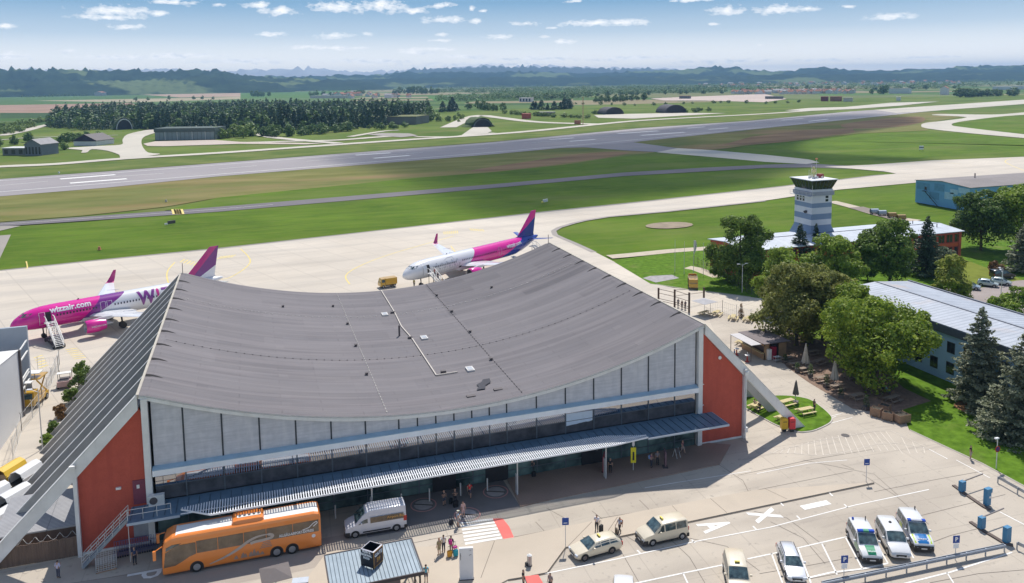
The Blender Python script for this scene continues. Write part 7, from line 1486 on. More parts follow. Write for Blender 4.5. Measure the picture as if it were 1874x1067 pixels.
# cone-like standing tables
for u,v,l in ((1348,650,'standing table with red column and white top, left one by the food stall'),(1367.5,662,'standing table with red column and white top, right one by the food stall')):
    t=thing('standing_table',l,'standing table',at(u,v),0,'standing tables by the food stall'); mr=plain('table red',(0.42,0.045,0.03)); mb=MB(); mb.cyl((0,0,.06),(0,0,1.05),.13,.09,n=10); mb.build('column',mr,t); MB().cyl((0,0,0),(0,0,.06),.36,n=14).build('foot',mr,t); MB().cyl((0,0,1.05),(0,0,1.10),.40,n=16).build('top',m_cap,t); MB().cyl((0,0,1.1),(0,0,1.5),.05,n=6).build('menu_holder',m_cap,t)
# food stall
fx,fy=87.4,24.2
t=thing('food_stall','wooden food stall hut with raised counter canopy and drinks cooler under the trees','food stall',(fx,fy,0),R(0)); m_hw=mat('stall boards',(0.36,0.23,0.13),.85,.12,1)
mb=MB(); mb.box(-1.8,-2.4,0,-1.7,3.6,1.15); mb.box(-1.8,-2.4,2.2,-1.7,3.6,2.6); mb.box(-1.8,-2.4,0,-.9,-2.3,2.5); mb.box(.9,-2.4,0,2.3,-2.3,2.4); mb.box(2.2,-2.3,0,2.3,3.6,2.4); mb.box(-1.7,3.5,0,2.2,3.6,2.4); mb.build('wall',m_hw,t)
mb=MB(); mb.prismX([(-3.0,2.75),(4.0,2.62),(4.0,2.70),(-3.0,2.83)],-2.3,2.6); mb.build('roof',mat('stall roof',(0.17,0.14,0.14),.8,.12,.8),t); MB().box(-2.25,-2.35,1.05,-1.68,3.5,1.12).build('counter',m_pine,t)
MB().box(-1.2,-1.5,0.2,1.6,3.2,1.9).build('kitchen_unit',m_dk,t)
mb=MB(); mb.prismX([(-2.4,2.6),(3.5,2.6),(3.5,2.68),(-2.4,2.68)],-4.2,-2.35); mb.build('side_awning',mat('pale awning',(0.52,0.50,0.50),.8,.06,1),t)
for y in (-2.2,3.3): MB().cyl((-4.1,y,0),(-4.1,y,2.6),.05,n=6).build('awning_post',m_dk,t)
MB().box(-.75,-2.95,.1,.05,-2.42,2.1).build('drinks_cooler',mat('cooler red',(0.28,0.02,0.05),.4,.15,3),t); MB().box(-1.4,-2.9,.1,-.8,-2.42,1.8).build('menu_board',m_cap,t); MB().cyl((1.5,2,2.6),(1.5,2,3.3),.12,n=8).build('flue',m_dk,t)
t=thing('steel_trolley','small steel serving trolley in front of the food stall','trolley',(fx-.4,fy-3.7,0)); mb=MB()
for x in (-.5,.5):
    for y in (-.3,.3): mb.bar((x,y,0),(x,y,.95),.04)
mb.box(-.5,-.3,.3,.5,.3,.33); mb.box(-.5,-.3,.85,.5,.3,.88); mb.build('frame',m_post,t)
# planters with plants between beer garden and road
m_leafp=mat('planter leaves',(0.06,0.095,0.02),.8,.4,3)
def planter(label,u,v,hh):
    t=thing('planter',label,'planter',at(u,v),rng.random()*3,'plant tubs along the beer garden edge'); MB().box(-.35,-.35,0,.35,.35,.5).build('tub',mat('tub grey',(.12,.10,.09),.8,.1,2),t); mb=MB()
    for i in range(170):
        a=rng.random()*6.3; r_=rng.random()**.6*.5; z=.5+rng.random()*hh; r_*=1-.5*(z-.5)/hh; c=Vector((r_*math.cos(a),r_*math.sin(a),z)); d=Vector((rng.gauss(0,1),rng.gauss(0,1),rng.gauss(0,1))).normalized()*.09; e=d.cross(Vector((rng.random(),rng.random(),1))).normalized()*.06; mb.add([c-d,c+e,c+d,c-e],[(0,1,2,3)])
    mb.build('foliage',m_leafp,t,fix=False)
for i,(u,v,hh,l) in enumerate([(1437,664,.9,'plant tub nearest to the food stall'),(1459,680,.9,'plant tub in front of the left beige parasol'),(1483,690,1.5,'tall plant tub between the two beige parasols'),(1512,708,1.4,'plant tub left of the right beige parasol'),(1539,728,1.0,'plant tub opposite the small lawn tip'),(1585,750,1.5,'plant tub left of the wooden crates')]): planter(l,u,v,hh)
# steel frame fence beside the hall
t=thing('frame_fence','tall open steel frame fence between apron and beer garden','fence',(0,0,0)); m_rust=mat('rusty steel',(0.10,0.065,0.05),.8,.2,2)
FP=[G(1205,556),G(1234.5,563),G(1261,572),G(1288,552)]
for p,h_ in zip(FP,(3.2,3.6,3.9,2.9)): MB().bar((*p,0),(*p,h_),.28).build('post',m_rust,t)
mb=MB()
for a,b,h_ in ((0,1,3.2),(1,2,3.6)):
    for z in (.7,1.1,h_-.2,2.2): mb.bar((*FP[a],z),(*FP[b],z),.08)
mb.bar((*FP[1],3.5),(*FP[3],2.8),.08); mb.bar((*FP[1],2.3),(*FP[3],1.9),.06)
mb.build('rails',m_rust,t)
def fence(name,label,px,h,step,m,mesh=True,cat='fence'):
    P=[Vector((*G(*p),0)) for p in px]; t=thing(name,label,cat,tuple(P[0])); O=P[0]; pm=MB(); wm=MB()
    for a,b in zip(P,P[1:]):
        n=max(1,int((b-a).length/step))
        for i in range(n+1): q=a+(b-a)*i/n-O; pm.bar(q,q+Vector((0,0,h)),.06); pm.bar(q+Vector((0,0,h)),q+Vector((.15,.0,h+.3)),.04); pm.bar(q+Vector((0,0,h)),q+Vector((-.15,.0,h+.3)),.04)
        for z in (.1,h*.5,h-.05): wm.bar(a-O+Vector((0,0,z)),b-O+Vector((0,0,z)),.03)
        k=int((b-a).length/.5)
        if mesh:
            for i in range(k): q=a+(b-a)*i/k-O; wm.bar(q,q+Vector((0,0,h)),.015)
    pm.build('posts',m,t); wm.build('wire_mesh',m,t); return t
fence('wire_fence','thin wire fence with forked post tops behind the beer garden tables',[(1300,575),(1322,572),(1374,590)],2.2,2.6,m_post); fence('wire_fence','wire mesh gate and fence line left of the hall',[(70,682),(107,680),(109,668),(78,742),(40,790),(24,840)],2.3,3.5,m_post)
fence('dark_fence','dark slatted fence before the dark round tree',[(1270,482),(1300,500),(1340,520),(1385,545)],1.8,2.0,m_dk)
t=thing('barricade_lamp','tiny white marker board standing on the far mown grass','marker',at(1686,276)); MB().box(-1.6,-.1,.8,1.6,.1,3.0).build('board',m_ltr,t); MB().box(-1.62,-.12,1.7,1.62,.12,2.2).build('stripe',m_blkp,t); mb=MB(); mb.bar((-1.2,0,0),(-1.2,0,.8),.1); mb.bar((1.2,0,0),(1.2,0,.8),.1); mb.build('legs',m_blkp,t)
for u,v,l in ((314,411,'dark slanted runway sign board in the grass below the striped bars'),(998,371,'small white and yellow airfield sign beside the pink tail')):
    t=thing('airfield_sign',l,'airfield sign',at(u,v),R(30)); MB().box(-1.2,-.2,.3,1.2,.2,1.3).build('board',m_dk if u<400 else m_tot,t); MB().box(-2.2,-.15,.2,-1.25,.15,.7).build('lamp_box',m_cap if u<400 else m_taxiy,t)
for i,(u,v) in enumerate([(182,457),(304,369),(108,317)]):
    t=thing('runway_marker',('orange marker on the near grass strip','pale marker on the dry strip','white marker beside the runway shoulder')[i],'marker',at(u,v)); MB().cyl((0,0,0),(0,0,.9),.5,.2,n=8).build('cone',(mat('marker orange',(.6,.2,.1),.6,.1,1),m_oldc,m_cap)[i],t)
for u,v,l in ((1100,640,''),): pass
# bollard chains and kerb stop at the right end of the hall front
# ---------------------------------------------------------------- trees
LB=2.35
def leafmat(name,c,c2,tr=0.25):
    c=[a*LB for a in c]; c2=[a*LB for a in c2]; tr=tr*1.6
    m=bpy.data.materials.new(name); m.use_nodes=True; n,l,b=tn(m); b.inputs['Roughness'].default_value=0.55; b.inputs['Specular IOR Level'].default_value=0.25
    g=n.new('ShaderNodeNewGeometry'); r=n.new('ShaderNodeValToRGB'); r.color_ramp.elements[0].color=(*c,1); r.color_ramp.elements[1].color=(*c2,1); l.new(g.outputs['Random Per Island'],r.inputs[0])
    tc_=n.new('ShaderNodeTexCoord'); nz_=n.new('ShaderNodeTexNoise'); nz_.inputs['Scale'].default_value=0.45; l.new(tc_.outputs['Object'],nz_.inputs['Vector']); x=n.new('ShaderNodeMix'); x.data_type='RGBA'; x.blend_type='MULTIPLY'; x.inputs[0].default_value=0.6
    cr=n.new('ShaderNodeValToRGB'); cr.color_ramp.elements[0].position=.35; cr.color_ramp.elements[0].color=(.55,.6,.55,1); cr.color_ramp.elements[1].position=.65; cr.color_ramp.elements[1].color=(1.25,1.2,1.1,1); l.new(nz_.outputs[0],cr.inputs[0]); l.new(r.outputs[0],x.inputs[6]); l.new(cr.outputs[0],x.inputs[7]); l.new(x.outputs[2],b.inputs['Base Color'])
    if tr:
        t=n.new('ShaderNodeBsdfTranslucent'); l.new(x.outputs[2],t.inputs[0]); mx=n.new('ShaderNodeMixShader'); mx.inputs[0].default_value=tr; l.new(b.outputs[0],mx.inputs[1]); l.new(t.outputs[0],mx.inputs[2]); l.new(mx.outputs[0],n['Material Output'].inputs[0])
    return m
def np_obj(name,V,F,m,parent=None):
    me=bpy.data.meshes.new(name); V=np.asarray(V,np.float32).reshape(-1,3); F=np.asarray(F,np.int32); k=F.shape[1]
    me.vertices.add(len(V)); me.vertices.foreach_set('co',V.ravel()); me.loops.add(F.size); me.loops.foreach_set('vertex_index',F.ravel()); me.polygons.add(len(F)); me.polygons.foreach_set('loop_start',np.arange(len(F),dtype=np.int32)*k); me.polygons.foreach_set('loop_total',np.full(len(F),k,np.int32))
    me.materials.append(m); me.update(calc_edges=True); o=bpy.data.objects.new(name,me); COL.objects.link(o); o.parent=parent; return o
def leaf_quads(C,Nn,size,rs,droop=0.0):
    """C centres, Nn normals -> bent leaf-clump quads"""
    n=len(C); Nn=Nn+rs.normal(0,.55,(n,3)); Nn/=np.linalg.norm(Nn,axis=1,keepdims=True)+1e-9
    a=np.cross(Nn,rs.normal(0,1,(n,3))); a/=np.linalg.norm(a,axis=1,keepdims=True)+1e-9; b=np.cross(Nn,a); s=size*rs.uniform(.6,1.35,(n,1))
    A=C-a*s*.5; B=C+b*s*.36+Nn*s*.12; D=C+a*s*.5; E=C-b*s*.36+Nn*s*.12
    V=np.stack([A,B,D,E],1).reshape(-1,3); F=np.arange(4*n).reshape(-1,4); return V,F
def crown_pts(lobes,n,rs,shell=.55):
    """points in a union of ellipsoid lobes, denser near the outside"""
    w=np.array([l[3]*l[4]*l[5] for l in lobes])**.7; w/=w.sum(); k=rs.choice(len(lobes),n,p=w); L_=np.array(lobes)[k]
    d=rs.normal(0,1,(n,3)); d/=np.linalg.norm(d,axis=1,keepdims=True); r=(shell+(1-shell)*rs.random((n,1)))*(1+.10*rs.normal(0,1,(n,1)))
    C=L_[:,:3]+d*r*L_[:,3:6]; return C,d
def sub_lobes(L0,rs,k=7):
    out=[]
    for (x,y,z,a,b,c) in L0:
        for j in range(k):
            d=rs.normal(0,1,3); d[2]=abs(d[2])*.9-.25; d/=np.linalg.norm(d)+1e-9; s=rs.uniform(.26,.46)
            out.append((x+d[0]*a*.82,y+d[1]*b*.82,z+d[2]*c*.82,a*s,b*s,c*s*.85))
    return out
def broad_lobes(h,R_,rs,nl=16,base=.22,flat=1.0):
    L_=[(0,0,h*(base+.40),R_*.70,R_*.70,h*.34)]
    for i in range(nl):
        a=rs.random()*6.283; z=h*(base+.08+(1-base-.16)*rs.random()**.85); zz=(z/h-base)/(1-base); prof=math.sin(PI*min(1,max(.12,zz*.86+.14)))**.6
        rr=R_*prof*.74*(.75+.35*rs.random()); s=R_*(.24+.17*rs.random()); L_.append((rr*math.cos(a),rr*math.sin(a),z,s,s,s*.85*flat))
    L_.append((0,0,h*.88,R_*.34,R_*.34,h*.12)); return L_
def trunk(parent,h,r,m,limbs,rs):
    mb=MB(); z=0; p=Vector((0,0,-.05)); q=Vector((rs.normal(0,.1),rs.normal(0,.1),h*.45)); mb.cyl(p,q,r,r*.7,n=9); mb.cyl(q,q+Vector((0,0,h*.4)),r*.7,r*.2,n=7)
    for (x,y,zz,*_) in limbs[:8]: mb.cyl((q.x*.6,q.y*.6,h*.3),(x*.8,y*.8,zz),r*.42,r*.1,n=6)
    mb.build('trunk',m,parent)
m_bark=mat('bark',(0.10,0.075,0.055),0.9,0.25,3,stretch=(1,1,.3))
def broadleaf(label,loc,h,R_,n,size,m,seed,nl=16,base=.2,name='broadleaf_tree',cat='tree',group=None,asp=1.0,rot=None):
    rs=np.random.RandomState(seed); t=thing(name,label,cat,loc,rs.random()*6.28 if rot is None else rot,group); lb=broad_lobes(h,R_,rs,max(7,int(nl*.55)),base); C,d=crown_pts(sub_lobes(lb,rs,9),int(n*.80),rs,.70); C2,d2=crown_pts(lb,int(n*.34),rs,.6); C=np.concatenate([C,C2]); d=np.concatenate([d,d2])
    C[:,0]*=asp; d[:,2]+=.25; V,F=leaf_quads(C,d,size,rs); np_obj('crown',V,F,m,t)
    trunk(t,h,max(.12,h*.022),m_bark,[l for l in lb[1:]],rs); return t
def conifer(label,loc,h,R_,m,seed,n=9000,size=.34,name='spruce_tree',group=None,base=.06,whorl=.38,double=False):
    rs=np.random.RandomState(seed); t=thing(name,label,'tree',loc,rs.random()*6.28,group); C=[];D=[]
    z=h*base
    br=[]
    while z<h*.985:
        f=(h-z)/(h*(1-base)); L0=R_*(f**.80)*(.82+.3*rs.random())+.12; nb=int(6+6*f)
        for i in range(nb): br.append((z+rs.normal(0,.1),rs.random()*6.283,L0*(.7+.45*rs.random())))
        z+=whorl*(.7+.6*rs.random())*(.5+.6*f)
    w=np.array([b[2]**1.25 for b in br]); w/=w.sum(); k=rs.choice(len(br),n,p=w); B=np.array(br)[k]; u=rs.random(n)**.62
    rad=B[:,2]*u; side=rs.normal(0,1,n)*.17*B[:,2]*(1.05-u*.75); zz=B[:,0]-rad*.20+.16*rad*u+rs.normal(0,.06,n)
    C=np.stack([np.cos(B[:,1])*rad-np.sin(B[:,1])*side,np.sin(B[:,1])*rad+np.cos(B[:,1])*side,zz],1); Nn=np.stack([np.cos(B[:,1])*.35,np.sin(B[:,1])*.35,np.ones(n)],1)
    V,F=leaf_quads(C,Nn,size,rs); np_obj('crown',V,F,m,t); MB().cyl((0,0,-.05),(0,0,h*.97),h*.02,.03,n=8).build('trunk',m_bark,t); return t
g_maple=leafmat('maple leaves',(0.055,0.095,0.010),(0.15,0.185,0.024)); g_lind=leafmat('linden leaves',(0.075,0.085,0.020),(0.145,0.150,0.045)); g_dark=leafmat('dark leaves',(0.036,0.062,0.014),(0.078,0.115,0.026),.2)
g_bright=leafmat('bright leaves',(0.085,0.125,0.018),(0.14,0.185,0.03)); g_mid=leafmat('mid leaves',(0.046,0.076,0.014),(0.10,0.142,0.028)); g_yel=leafmat('yellowish leaves',(0.10,0.125,0.02),(0.18,0.19,0.04))
g_spr=leafmat('blue spruce needles',(0.058,0.068,0.042),(0.140,0.148,0.098),.14); g_fir=leafmat('dark fir needles',(0.020,0.034,0.018),(0.045,0.065,0.035),.08); g_bro=leafmat('bronze leaves',(0.085,0.045,0.02),(0.14,0.08,0.03),.15); g_pine=leafmat('pine needles',(0.05,0.085,0.02),(0.10,0.14,0.035),.12)
broadleaf('big bright green maple whose crown overhangs the beer garden and crates',(*G(1592,700),0),12.7,7.9,26000,.42,g_maple,11,34,.12)
broadleaf('smaller green maple between the big maple and the olive linden',(*G(1548,650),0),11.6,5.6,14000,.42,g_maple,12,20,.12)
broadleaf('broad olive brown linden standing behind the food stall',(*G(1458,632),0),13.9,7.4,24000,.42,g_lind,13,34,.0)
broadleaf('olive linden right of the food stall, lower one beside the broad linden',(*G(1505,622),0),12.0,5.8,12000,.42,g_lind,14,20,.12)
broadleaf('light green tree rising behind the broad olive linden',(*G(1432,575),0),12.5,5.6,13000,.45,g_bright,15,24,.1)
broadleaf('dark round tree beside the airfield road, left of the control tower',(*G(1354,520),0),14.8,6.9,22000,.46,g_mid,77,44,.0)
broadleaf('bright yellow-green tree just below the control tower',(*G(1526,535),0),11.4,6.0,14000,.48,g_bright,17,26,.04)
broadleaf('big dark green tree in front of the red building',(*G(1628,520),0),13.4,7.0,19000,.48,g_mid,18,34,.06)
broadleaf('small yellow-green tree with golden top at the car park edge',(*G(1740,552),0),9.5,4.2,9000,.42,g_yel,19,18,.04)
broadleaf('large dark tree in front of the blue hangar',(*G(1795,458),0),15.6,7.4,16000,.58,g_dark,20,36,.0)
broadleaf('light green tree right of the large dark tree at the right border',(*G(1868,462),0),17.0,7.8,14000,.60,g_bright,21,28,.02)
broadleaf('grey-green shrub before the red building',(*G(1722,498),0),6.0,3.4,4000,.42,mat('x',(0,0,0)) if False else leafmat('grey green leaves',(0.06,0.075,0.045),(0.12,0.14,0.09)),22,10,.05,name='shrub',cat='shrub')
broadleaf('round bronze shrub on the rear lawn beside the path',(*G(1820,503),0),3.2,1.8,2400,.36,g_bro,23,8,.05,name='shrub',cat='shrub')
broadleaf('dark low bush at the left foot of the big dark tree',(*G(1588,513),0),2.8,1.8,1200,.36,g_dark,24,6,.05,name='shrub',cat='shrub')
broadleaf('green bushy tree at the right border beside the rear car park',(*G(1862,592),0),6.6,4.4,7000,.4,g_bright,25,12,.08)
conifer('tall blue spruce on the lawn before the blue office building',(*G(1790,742),0),13.7,4.1,g_spr,31,15000,.34)
conifer('second blue spruce cut by the right border',(*G(1868,800),0),13.5,5.4,g_spr,32,17000,.36,base=.02)
conifer('third blue spruce behind, at the right border',(*G(1905,745),0),13.0,4.8,g_spr,37,9000,.38,base=.02)
conifer('dark fir with reddish tip before the control tower, left one',(*G(1463,500),0),11.6,3.6,g_fir,33,7000,.38,group=None)
conifer('narrow dark fir before the control tower, right one',(*G(1492,488),0),10.4,2.2,g_fir,34,5000,.36)
conifer('dark double-topped fir between the big dark tree and the red facade',(*G(1694,505),0),13.5,4.3,g_fir,35,9000,.42)
conifer('dark spruce at the right border beneath the light green tree',(*G(1872,498),0),11.0,4.5,g_spr,36,8000,.42)
conifer('small brown cypress beside the fence tables',(*G(1356,580),0),2.6,.5,g_bro,38,600,.2,name='cypress_shrub',whorl=.2)
for i,(u,v,h_,r_,mm) in enumerate([(152,690,2.6,1.3,g_mid),(146,712,2.8,1.6,g_dark),(130,738,2.0,1.3,g_mid),(113,765,1.8,1.1,g_bro),(98,792,1.6,1.0,g_mid),(88,815,1.4,1.0,g_bright)]):
    broadleaf('shrub %s along the left side of the buttresses'%('number one, farthest','second','third','fourth, bronze,','fifth','sixth, nearest')[i] if i else 'farthest shrub in the row left of the buttresses',(*G(u,v),0),h_,r_,900,.3,mm,60+i,6,.03,name='shrub',cat='shrub')
# -------- background woods
def proto_b(n,size,seed,mm,h=10,R_=5,nl=9,base=.02):
    rs=np.random.RandomState(seed); lb=broad_lobes(h,R_,rs,nl,base); C,d=crown_pts(lb,n,rs,.7); d[:,2]+=.3; return leaf_quads(C,d,size,rs)
def proto_c(n,size,seed,h=16,R_=3.2):
    rs=np.random.RandomState(seed); u=rs.random(n)**.75; z=h*(1-u)*.97+.3; r=R_*(u**.8)*(.55+.5*rs.random(n)); a=rs.random(n)*6.283; C=np.stack([r*np.cos(a),r*np.sin(a),z],1); return leaf_quads(C,np.stack([np.cos(a),np.sin(a),np.full(n,.7)],1),size,rs)
PB=[proto_b(330,1.5,100+i,None) for i in range(5)]; PC=[proto_c(300,1.7,200+i,(15,17,13,16)[i],3.4+.5*i) for i in range(4)]
f_bl=leafmat('far broadleaf foliage',(0.040,0.070,0.018),(0.080,0.120,0.035),.1); f_br=leafmat('far light foliage',(0.075,0.110,0.025),(0.12,0.16,0.045),.1); f_co=leafmat('far conifer foliage',(0.018,0.034,0.016),(0.042,0.066,0.032),.05)
def mk(nm,VF,m): me=np_obj(nm,VF[0],VF[1],m); d=me.data; bpy.data.objects.remove(me); return d
MBd=[mk('crown',p,f_bl) for p in PB]; MBl=[mk('crown',p,f_br) for p in PB]; MCd=[mk('crown',p,f_co) for p in PC]
tm=MB(); tm.cyl((0,0,-.1),(0,0,6),.35,.15,n=5); _t=tm.build('trunk',m_bark); MTk=_t.data; bpy.data.objects.remove(_t)
def inst(name,label,group,x,y,meshes,sc_,kind='tree',i=0,z=-.3):
    t=bpy.data.objects.new(name,None); COL.objects.link(t); t.location=(x,y,z); t.rotation_euler=(0,0,rng.random()*6.28); t.scale=sc_; tag(t,label,kind,group)
    for nm,me in (('crown',meshes[i%len(meshes)]),('trunk',MTk)): o=bpy.data.objects.new(nm,me); COL.objects.link(o); o.parent=t
    return t
def row(name,label,group,pxpoly,n,h,meshes,hh=10,kind='tree',wf=1.0):
    """n trees scattered along a pixel polyline with a little spread"""
    P=[G(*p) for p in pxpoly]; seg=[math.dist(a,b) for a,b in zip(P,P[1:])]; tot=sum(seg)
    for i in range(n):
        s=(i+rng.uniform(.2,.8))/n*tot
        for k,l in enumerate(seg):
            if s<=l or k==len(seg)-1: break
            s-=l
        a,b=P[k],P[k+1]; u=min(1,s/l); x=a[0]+(b[0]-a[0])*u+rng.gauss(0,3); y=a[1]+(b[1]-a[1])*u+rng.gauss(0,5); q=h/hh*rng.uniform(.7,1.2); inst(name,label,group,x,y,meshes,(q*wf*rng.uniform(.85,1.2),q*wf*rng.uniform(.85,1.2),q),kind,rng.randrange(5))
def inpoly(x,y,P):
    c=False; n=len(P)
    for i in range(n):
        (x1,y1),(x2,y2)=P[i],P[(i+1)%n]
        if (y1>y)!=(y2>y) and x<(x2-x1)*(y-y1)/(y2-y1)+x1: c=not c
    return c
FA=[G(*p) for p in [(88,234),(160,238),(215,236),(275,237),(300,240),(390,244),(455,246),(540,241),(640,237),(700,230),(790,219),(787,203),(700,199),(500,199),(300,201),(170,206),(105,213)]]
xs0,xs1=min(p[0] for p in FA),max(p[0] for p in FA); ys0,ys1=min(p[1] for p in FA),max(p[1] for p in FA); pts=[]
rr=random.Random(5)
x=xs0
while x<xs1:
    y=ys0
    while y<ys1:
        px,py=x+rr.uniform(-7,7),y+rr.uniform(-7,7)
        gap=math.sin(px*.021+1.3)*math.sin(py*.017+px*.006)+.35*math.sin(px*.09)*math.cos(py*.07)
        if inpoly(px,py,FA) and gap<.62: pts.append((px,py))
        y+=10.5
    x+=9.0
hang=(-66,-14,590,660)
pts=[p for p in pts if not (-75<p[0]<-5 and 585<p[1]<665)]
pts.sort(key=lambda p:math.hypot(p[0]-CX,p[1]-CY))
fr=pts[:300]; rest=pts[300:]
for i,(x,y) in enumerate(fr):
    q=rr.uniform(.55,1.25)*(1+.15*math.sin(x*.05))
    if rr.random()<(.80 if x>-90 else .35): inst('conifer_tree','dark conifer at the front edge of the wood beyond the runway','conifers at the front of the far wood',x,y,MCd,(q*1.15,q*1.15,q*rr.uniform(.8,1.2)),'tree',rr.randrange(4))
    else: inst('broadleaf_tree','rounded broadleaf tree at the front edge of the wood beyond the runway','broadleaf trees at the front of the far wood',x,y,MBd,(q*1.5,q*1.5,q*1.3),'tree',rr.randrange(5))
def mass(name,label,pts_,protos,m,h0,h1,z=-.5,keep=1.0,wf=1.0):
    Vs=[];Fs=[];o=0
    for (x,y) in pts_:
        V,F=protos[rr.randrange(len(protos))]
        nq=max(20,int(len(F)*keep)); V=V.reshape(-1,4,3); idx=np.random.RandomState(rr.randrange(9999)).choice(len(V),nq,replace=False); V=V[idx].reshape(-1,3)
        q=rr.uniform(h0,h1); a=rr.random()*6.28; c,s=math.cos(a),math.sin(a); zz=rr.uniform(.85,1.1)
        W_=np.stack([(V[:,0]*c-V[:,1]*s)*q*wf+x,(V[:,0]*s+V[:,1]*c)*q*wf+y,V[:,2]*q*zz+z],1); Vs.append(W_); Fs.append(np.arange(len(W_)).reshape(-1,4)+o); o+=len(W_)
    if not Vs: return
    ob=np_obj(name,np.concatenate(Vs),np.concatenate(Fs),m); tag(ob,label,'woodland',None,'stuff'); return ob
sel=[p for p in rest]
print('forest',len(pts))
mass('woodland','dense dark conifer wood stretching behind the front trees beyond the runway',[p for p in sel if rr.random()<.8],PC,f_co,.6,1.25,keep=.30,wf=1.45)
mass('woodland','broadleaf part of the wood mixed among the conifers beyond the runway',[p for p in sel if rr.random()<.3],PB,f_bl,1.0,1.7,keep=.35,wf=1.2)
row('broadleaf_tree','green bush-like tree in the row before the far conifer wood','bushy trees before the far wood',[(470,247),(520,249),(560,246),(640,238)],26,8.5,MBd,wf=1.3)
row('broadleaf_tree','bushy tree right of the long green hangar','bushy trees right of the long hangar',[(398,253),(430,251),(462,247)],12,9,MBl,wf=1.2)
row('shrub','low green shrub in the hedge at the far left','hedge shrubs at the far left',[(0,246),(30,241),(62,230)],26,6,MBl,kind='shrub',wf=1.3); row('shrub','low green shrub in the hedge at the far left','hedge shrubs at the far left',[(0,238),(40,228),(80,222)],24,6,MBl,kind='shrub',wf=1.4)
row('shrub','small tree around the dark roofed hall on the left','shrubs around the dark roofed hall',[(98,262),(120,262),(135,256),(175,257)],12,7,MBd,kind='shrub',wf=1.2); row('shrub','pale shrub beside the grey gabled house','pale shrubs beside the gabled house',[(92,272),(108,274),(120,270)],6,5.5,MBl,kind='shrub'); row('broadleaf_tree','dark tree at the left border beside the gabled house','trees at the left border by the gabled house',[(-8,268),(10,266),(50,258)],5,8,MBd)
row('broadleaf_tree','dark tree standing before the long grass-roofed bunker','trees before the long bunker',[(675,236),(700,236),(728,233)],9,6.5,MBd,wf=1.2); row('broadleaf_tree','tree at the left flank of the long grass-roofed bunker','trees left of the long bunker',[(635,222),(650,212),(680,207),(720,205)],12,12,MBd,wf=1.1)
row('broadleaf_tree','bush right of the long grass-roofed bunker','bushes right of the long bunker',[(765,224),(790,222),(822,221)],9,8,MBd,wf=1.2); row('broadleaf_tree','round bush near the covered shelter mound','bushes by the shelter mound',[(838,212),(846,222),(900,224)],6,5.5,MBl,wf=1.2)
row('conifer_tree','dark tall tree in the group beyond the shelter mound','dark trees beyond the shelter mound',[(806,205),(820,204),(838,200)],9,17,MCd,16,wf=1.5); row('broadleaf_tree','broad dark tree in the group beyond the shelter mound','broad trees beyond the shelter mound',[(850,200),(875,198),(905,203),(922,204)],12,12,MBd); row('conifer_tree','dark conifer in the block behind the overgrown mounds','dark conifers behind the mounds',[(975,200),(1000,201),(1035,200),(1040,194)],20,15,MCd,16,wf=1.5)
row('shrub','overgrown shrub on the low mounds beyond the runway','shrubs on the low mounds',[(925,207),(960,211),(1000,213),(1040,215),(1085,216)],36,5,MBl,kind='shrub',wf=1.5); row('broadleaf_tree','tree in the line left of the arched shelters','tree line left of the arched shelters',[(1085,187),(1110,187),(1150,184),(1187,183)],18,14,MBd,wf=1.0)
row('shrub','shrub beside the dark arched shelters','shrubs beside the arched shelters',[(1090,208),(1105,208)],5,5,MBl,kind='shrub',wf=1.4); row('shrub','shrub right of the second arched shelter','shrubs right of the second shelter',[(1252,206),(1275,204),(1292,202)],8,5.5,MBd,kind='shrub',wf=1.5); row('shrub','scattered dark bush on the open grass beyond the runway','scattered bushes beyond the runway',[(1045,190),(1160,193),(1320,188),(1400,190),(1470,187)],18,5,MBd,kind='shrub',wf=1.6)
row('broadleaf_tree','tall tree in the village grove beyond the wood','grove around the farm village',[(560,176),(590,174),(625,176),(650,174),(665,172)],16,17,MBd); row('poplar_tree','poplar-like tree in the long grove right of the village','grove right of the village',[(718,172),(750,171),(780,172),(803,171)],26,24,MBd,wf=.8); row('broadleaf_tree','dark round tree group alone in the fields','lone tree group in the fields',[(462,176),(478,177),(492,176)],7,18,MBd)
row('broadleaf_tree','tree in the hedge line across the left fields','hedge line across the left fields',[(38,178),(90,177),(165,175)],22,9,MBd,wf=1.5); row('broadleaf_tree','tree in the second hedge line across the left fields','second hedge line across the left fields',[(232,172),(270,171),(350,167),(372,163)],22,12,MBd,wf=1.3); row('broadleaf_tree','solitary dark tree by the wood edge','solitary trees by the wood edge',[(240,184),(262,184),(350,182),(410,182)],6,12,MBd)
row('broadleaf_tree','dark tree row before the right town','dark tree row before the right town',[(1755,178),(1800,176),(1862,175)],26,15,MBd,wf=1.3); row('broadleaf_tree','round dark tree alone before the town','lone round trees before the town',[(1597,172),(1606,172),(1616,172)],4,18,MBd,wf=1.1); row('broadleaf_tree','dark tree among the houses of the town','trees among the town houses',[(1210,165),(1350,166),(1450,163),(1560,165),(1680,164),(1760,162)],24,13,MBd,wf=1.5)
row('broadleaf_tree','tree in the green belt behind the shelters','green belt behind the shelters',[(905,180),(1000,182),(1100,176),(1200,173),(1320,171)],24,13,MBd,wf=1.4)
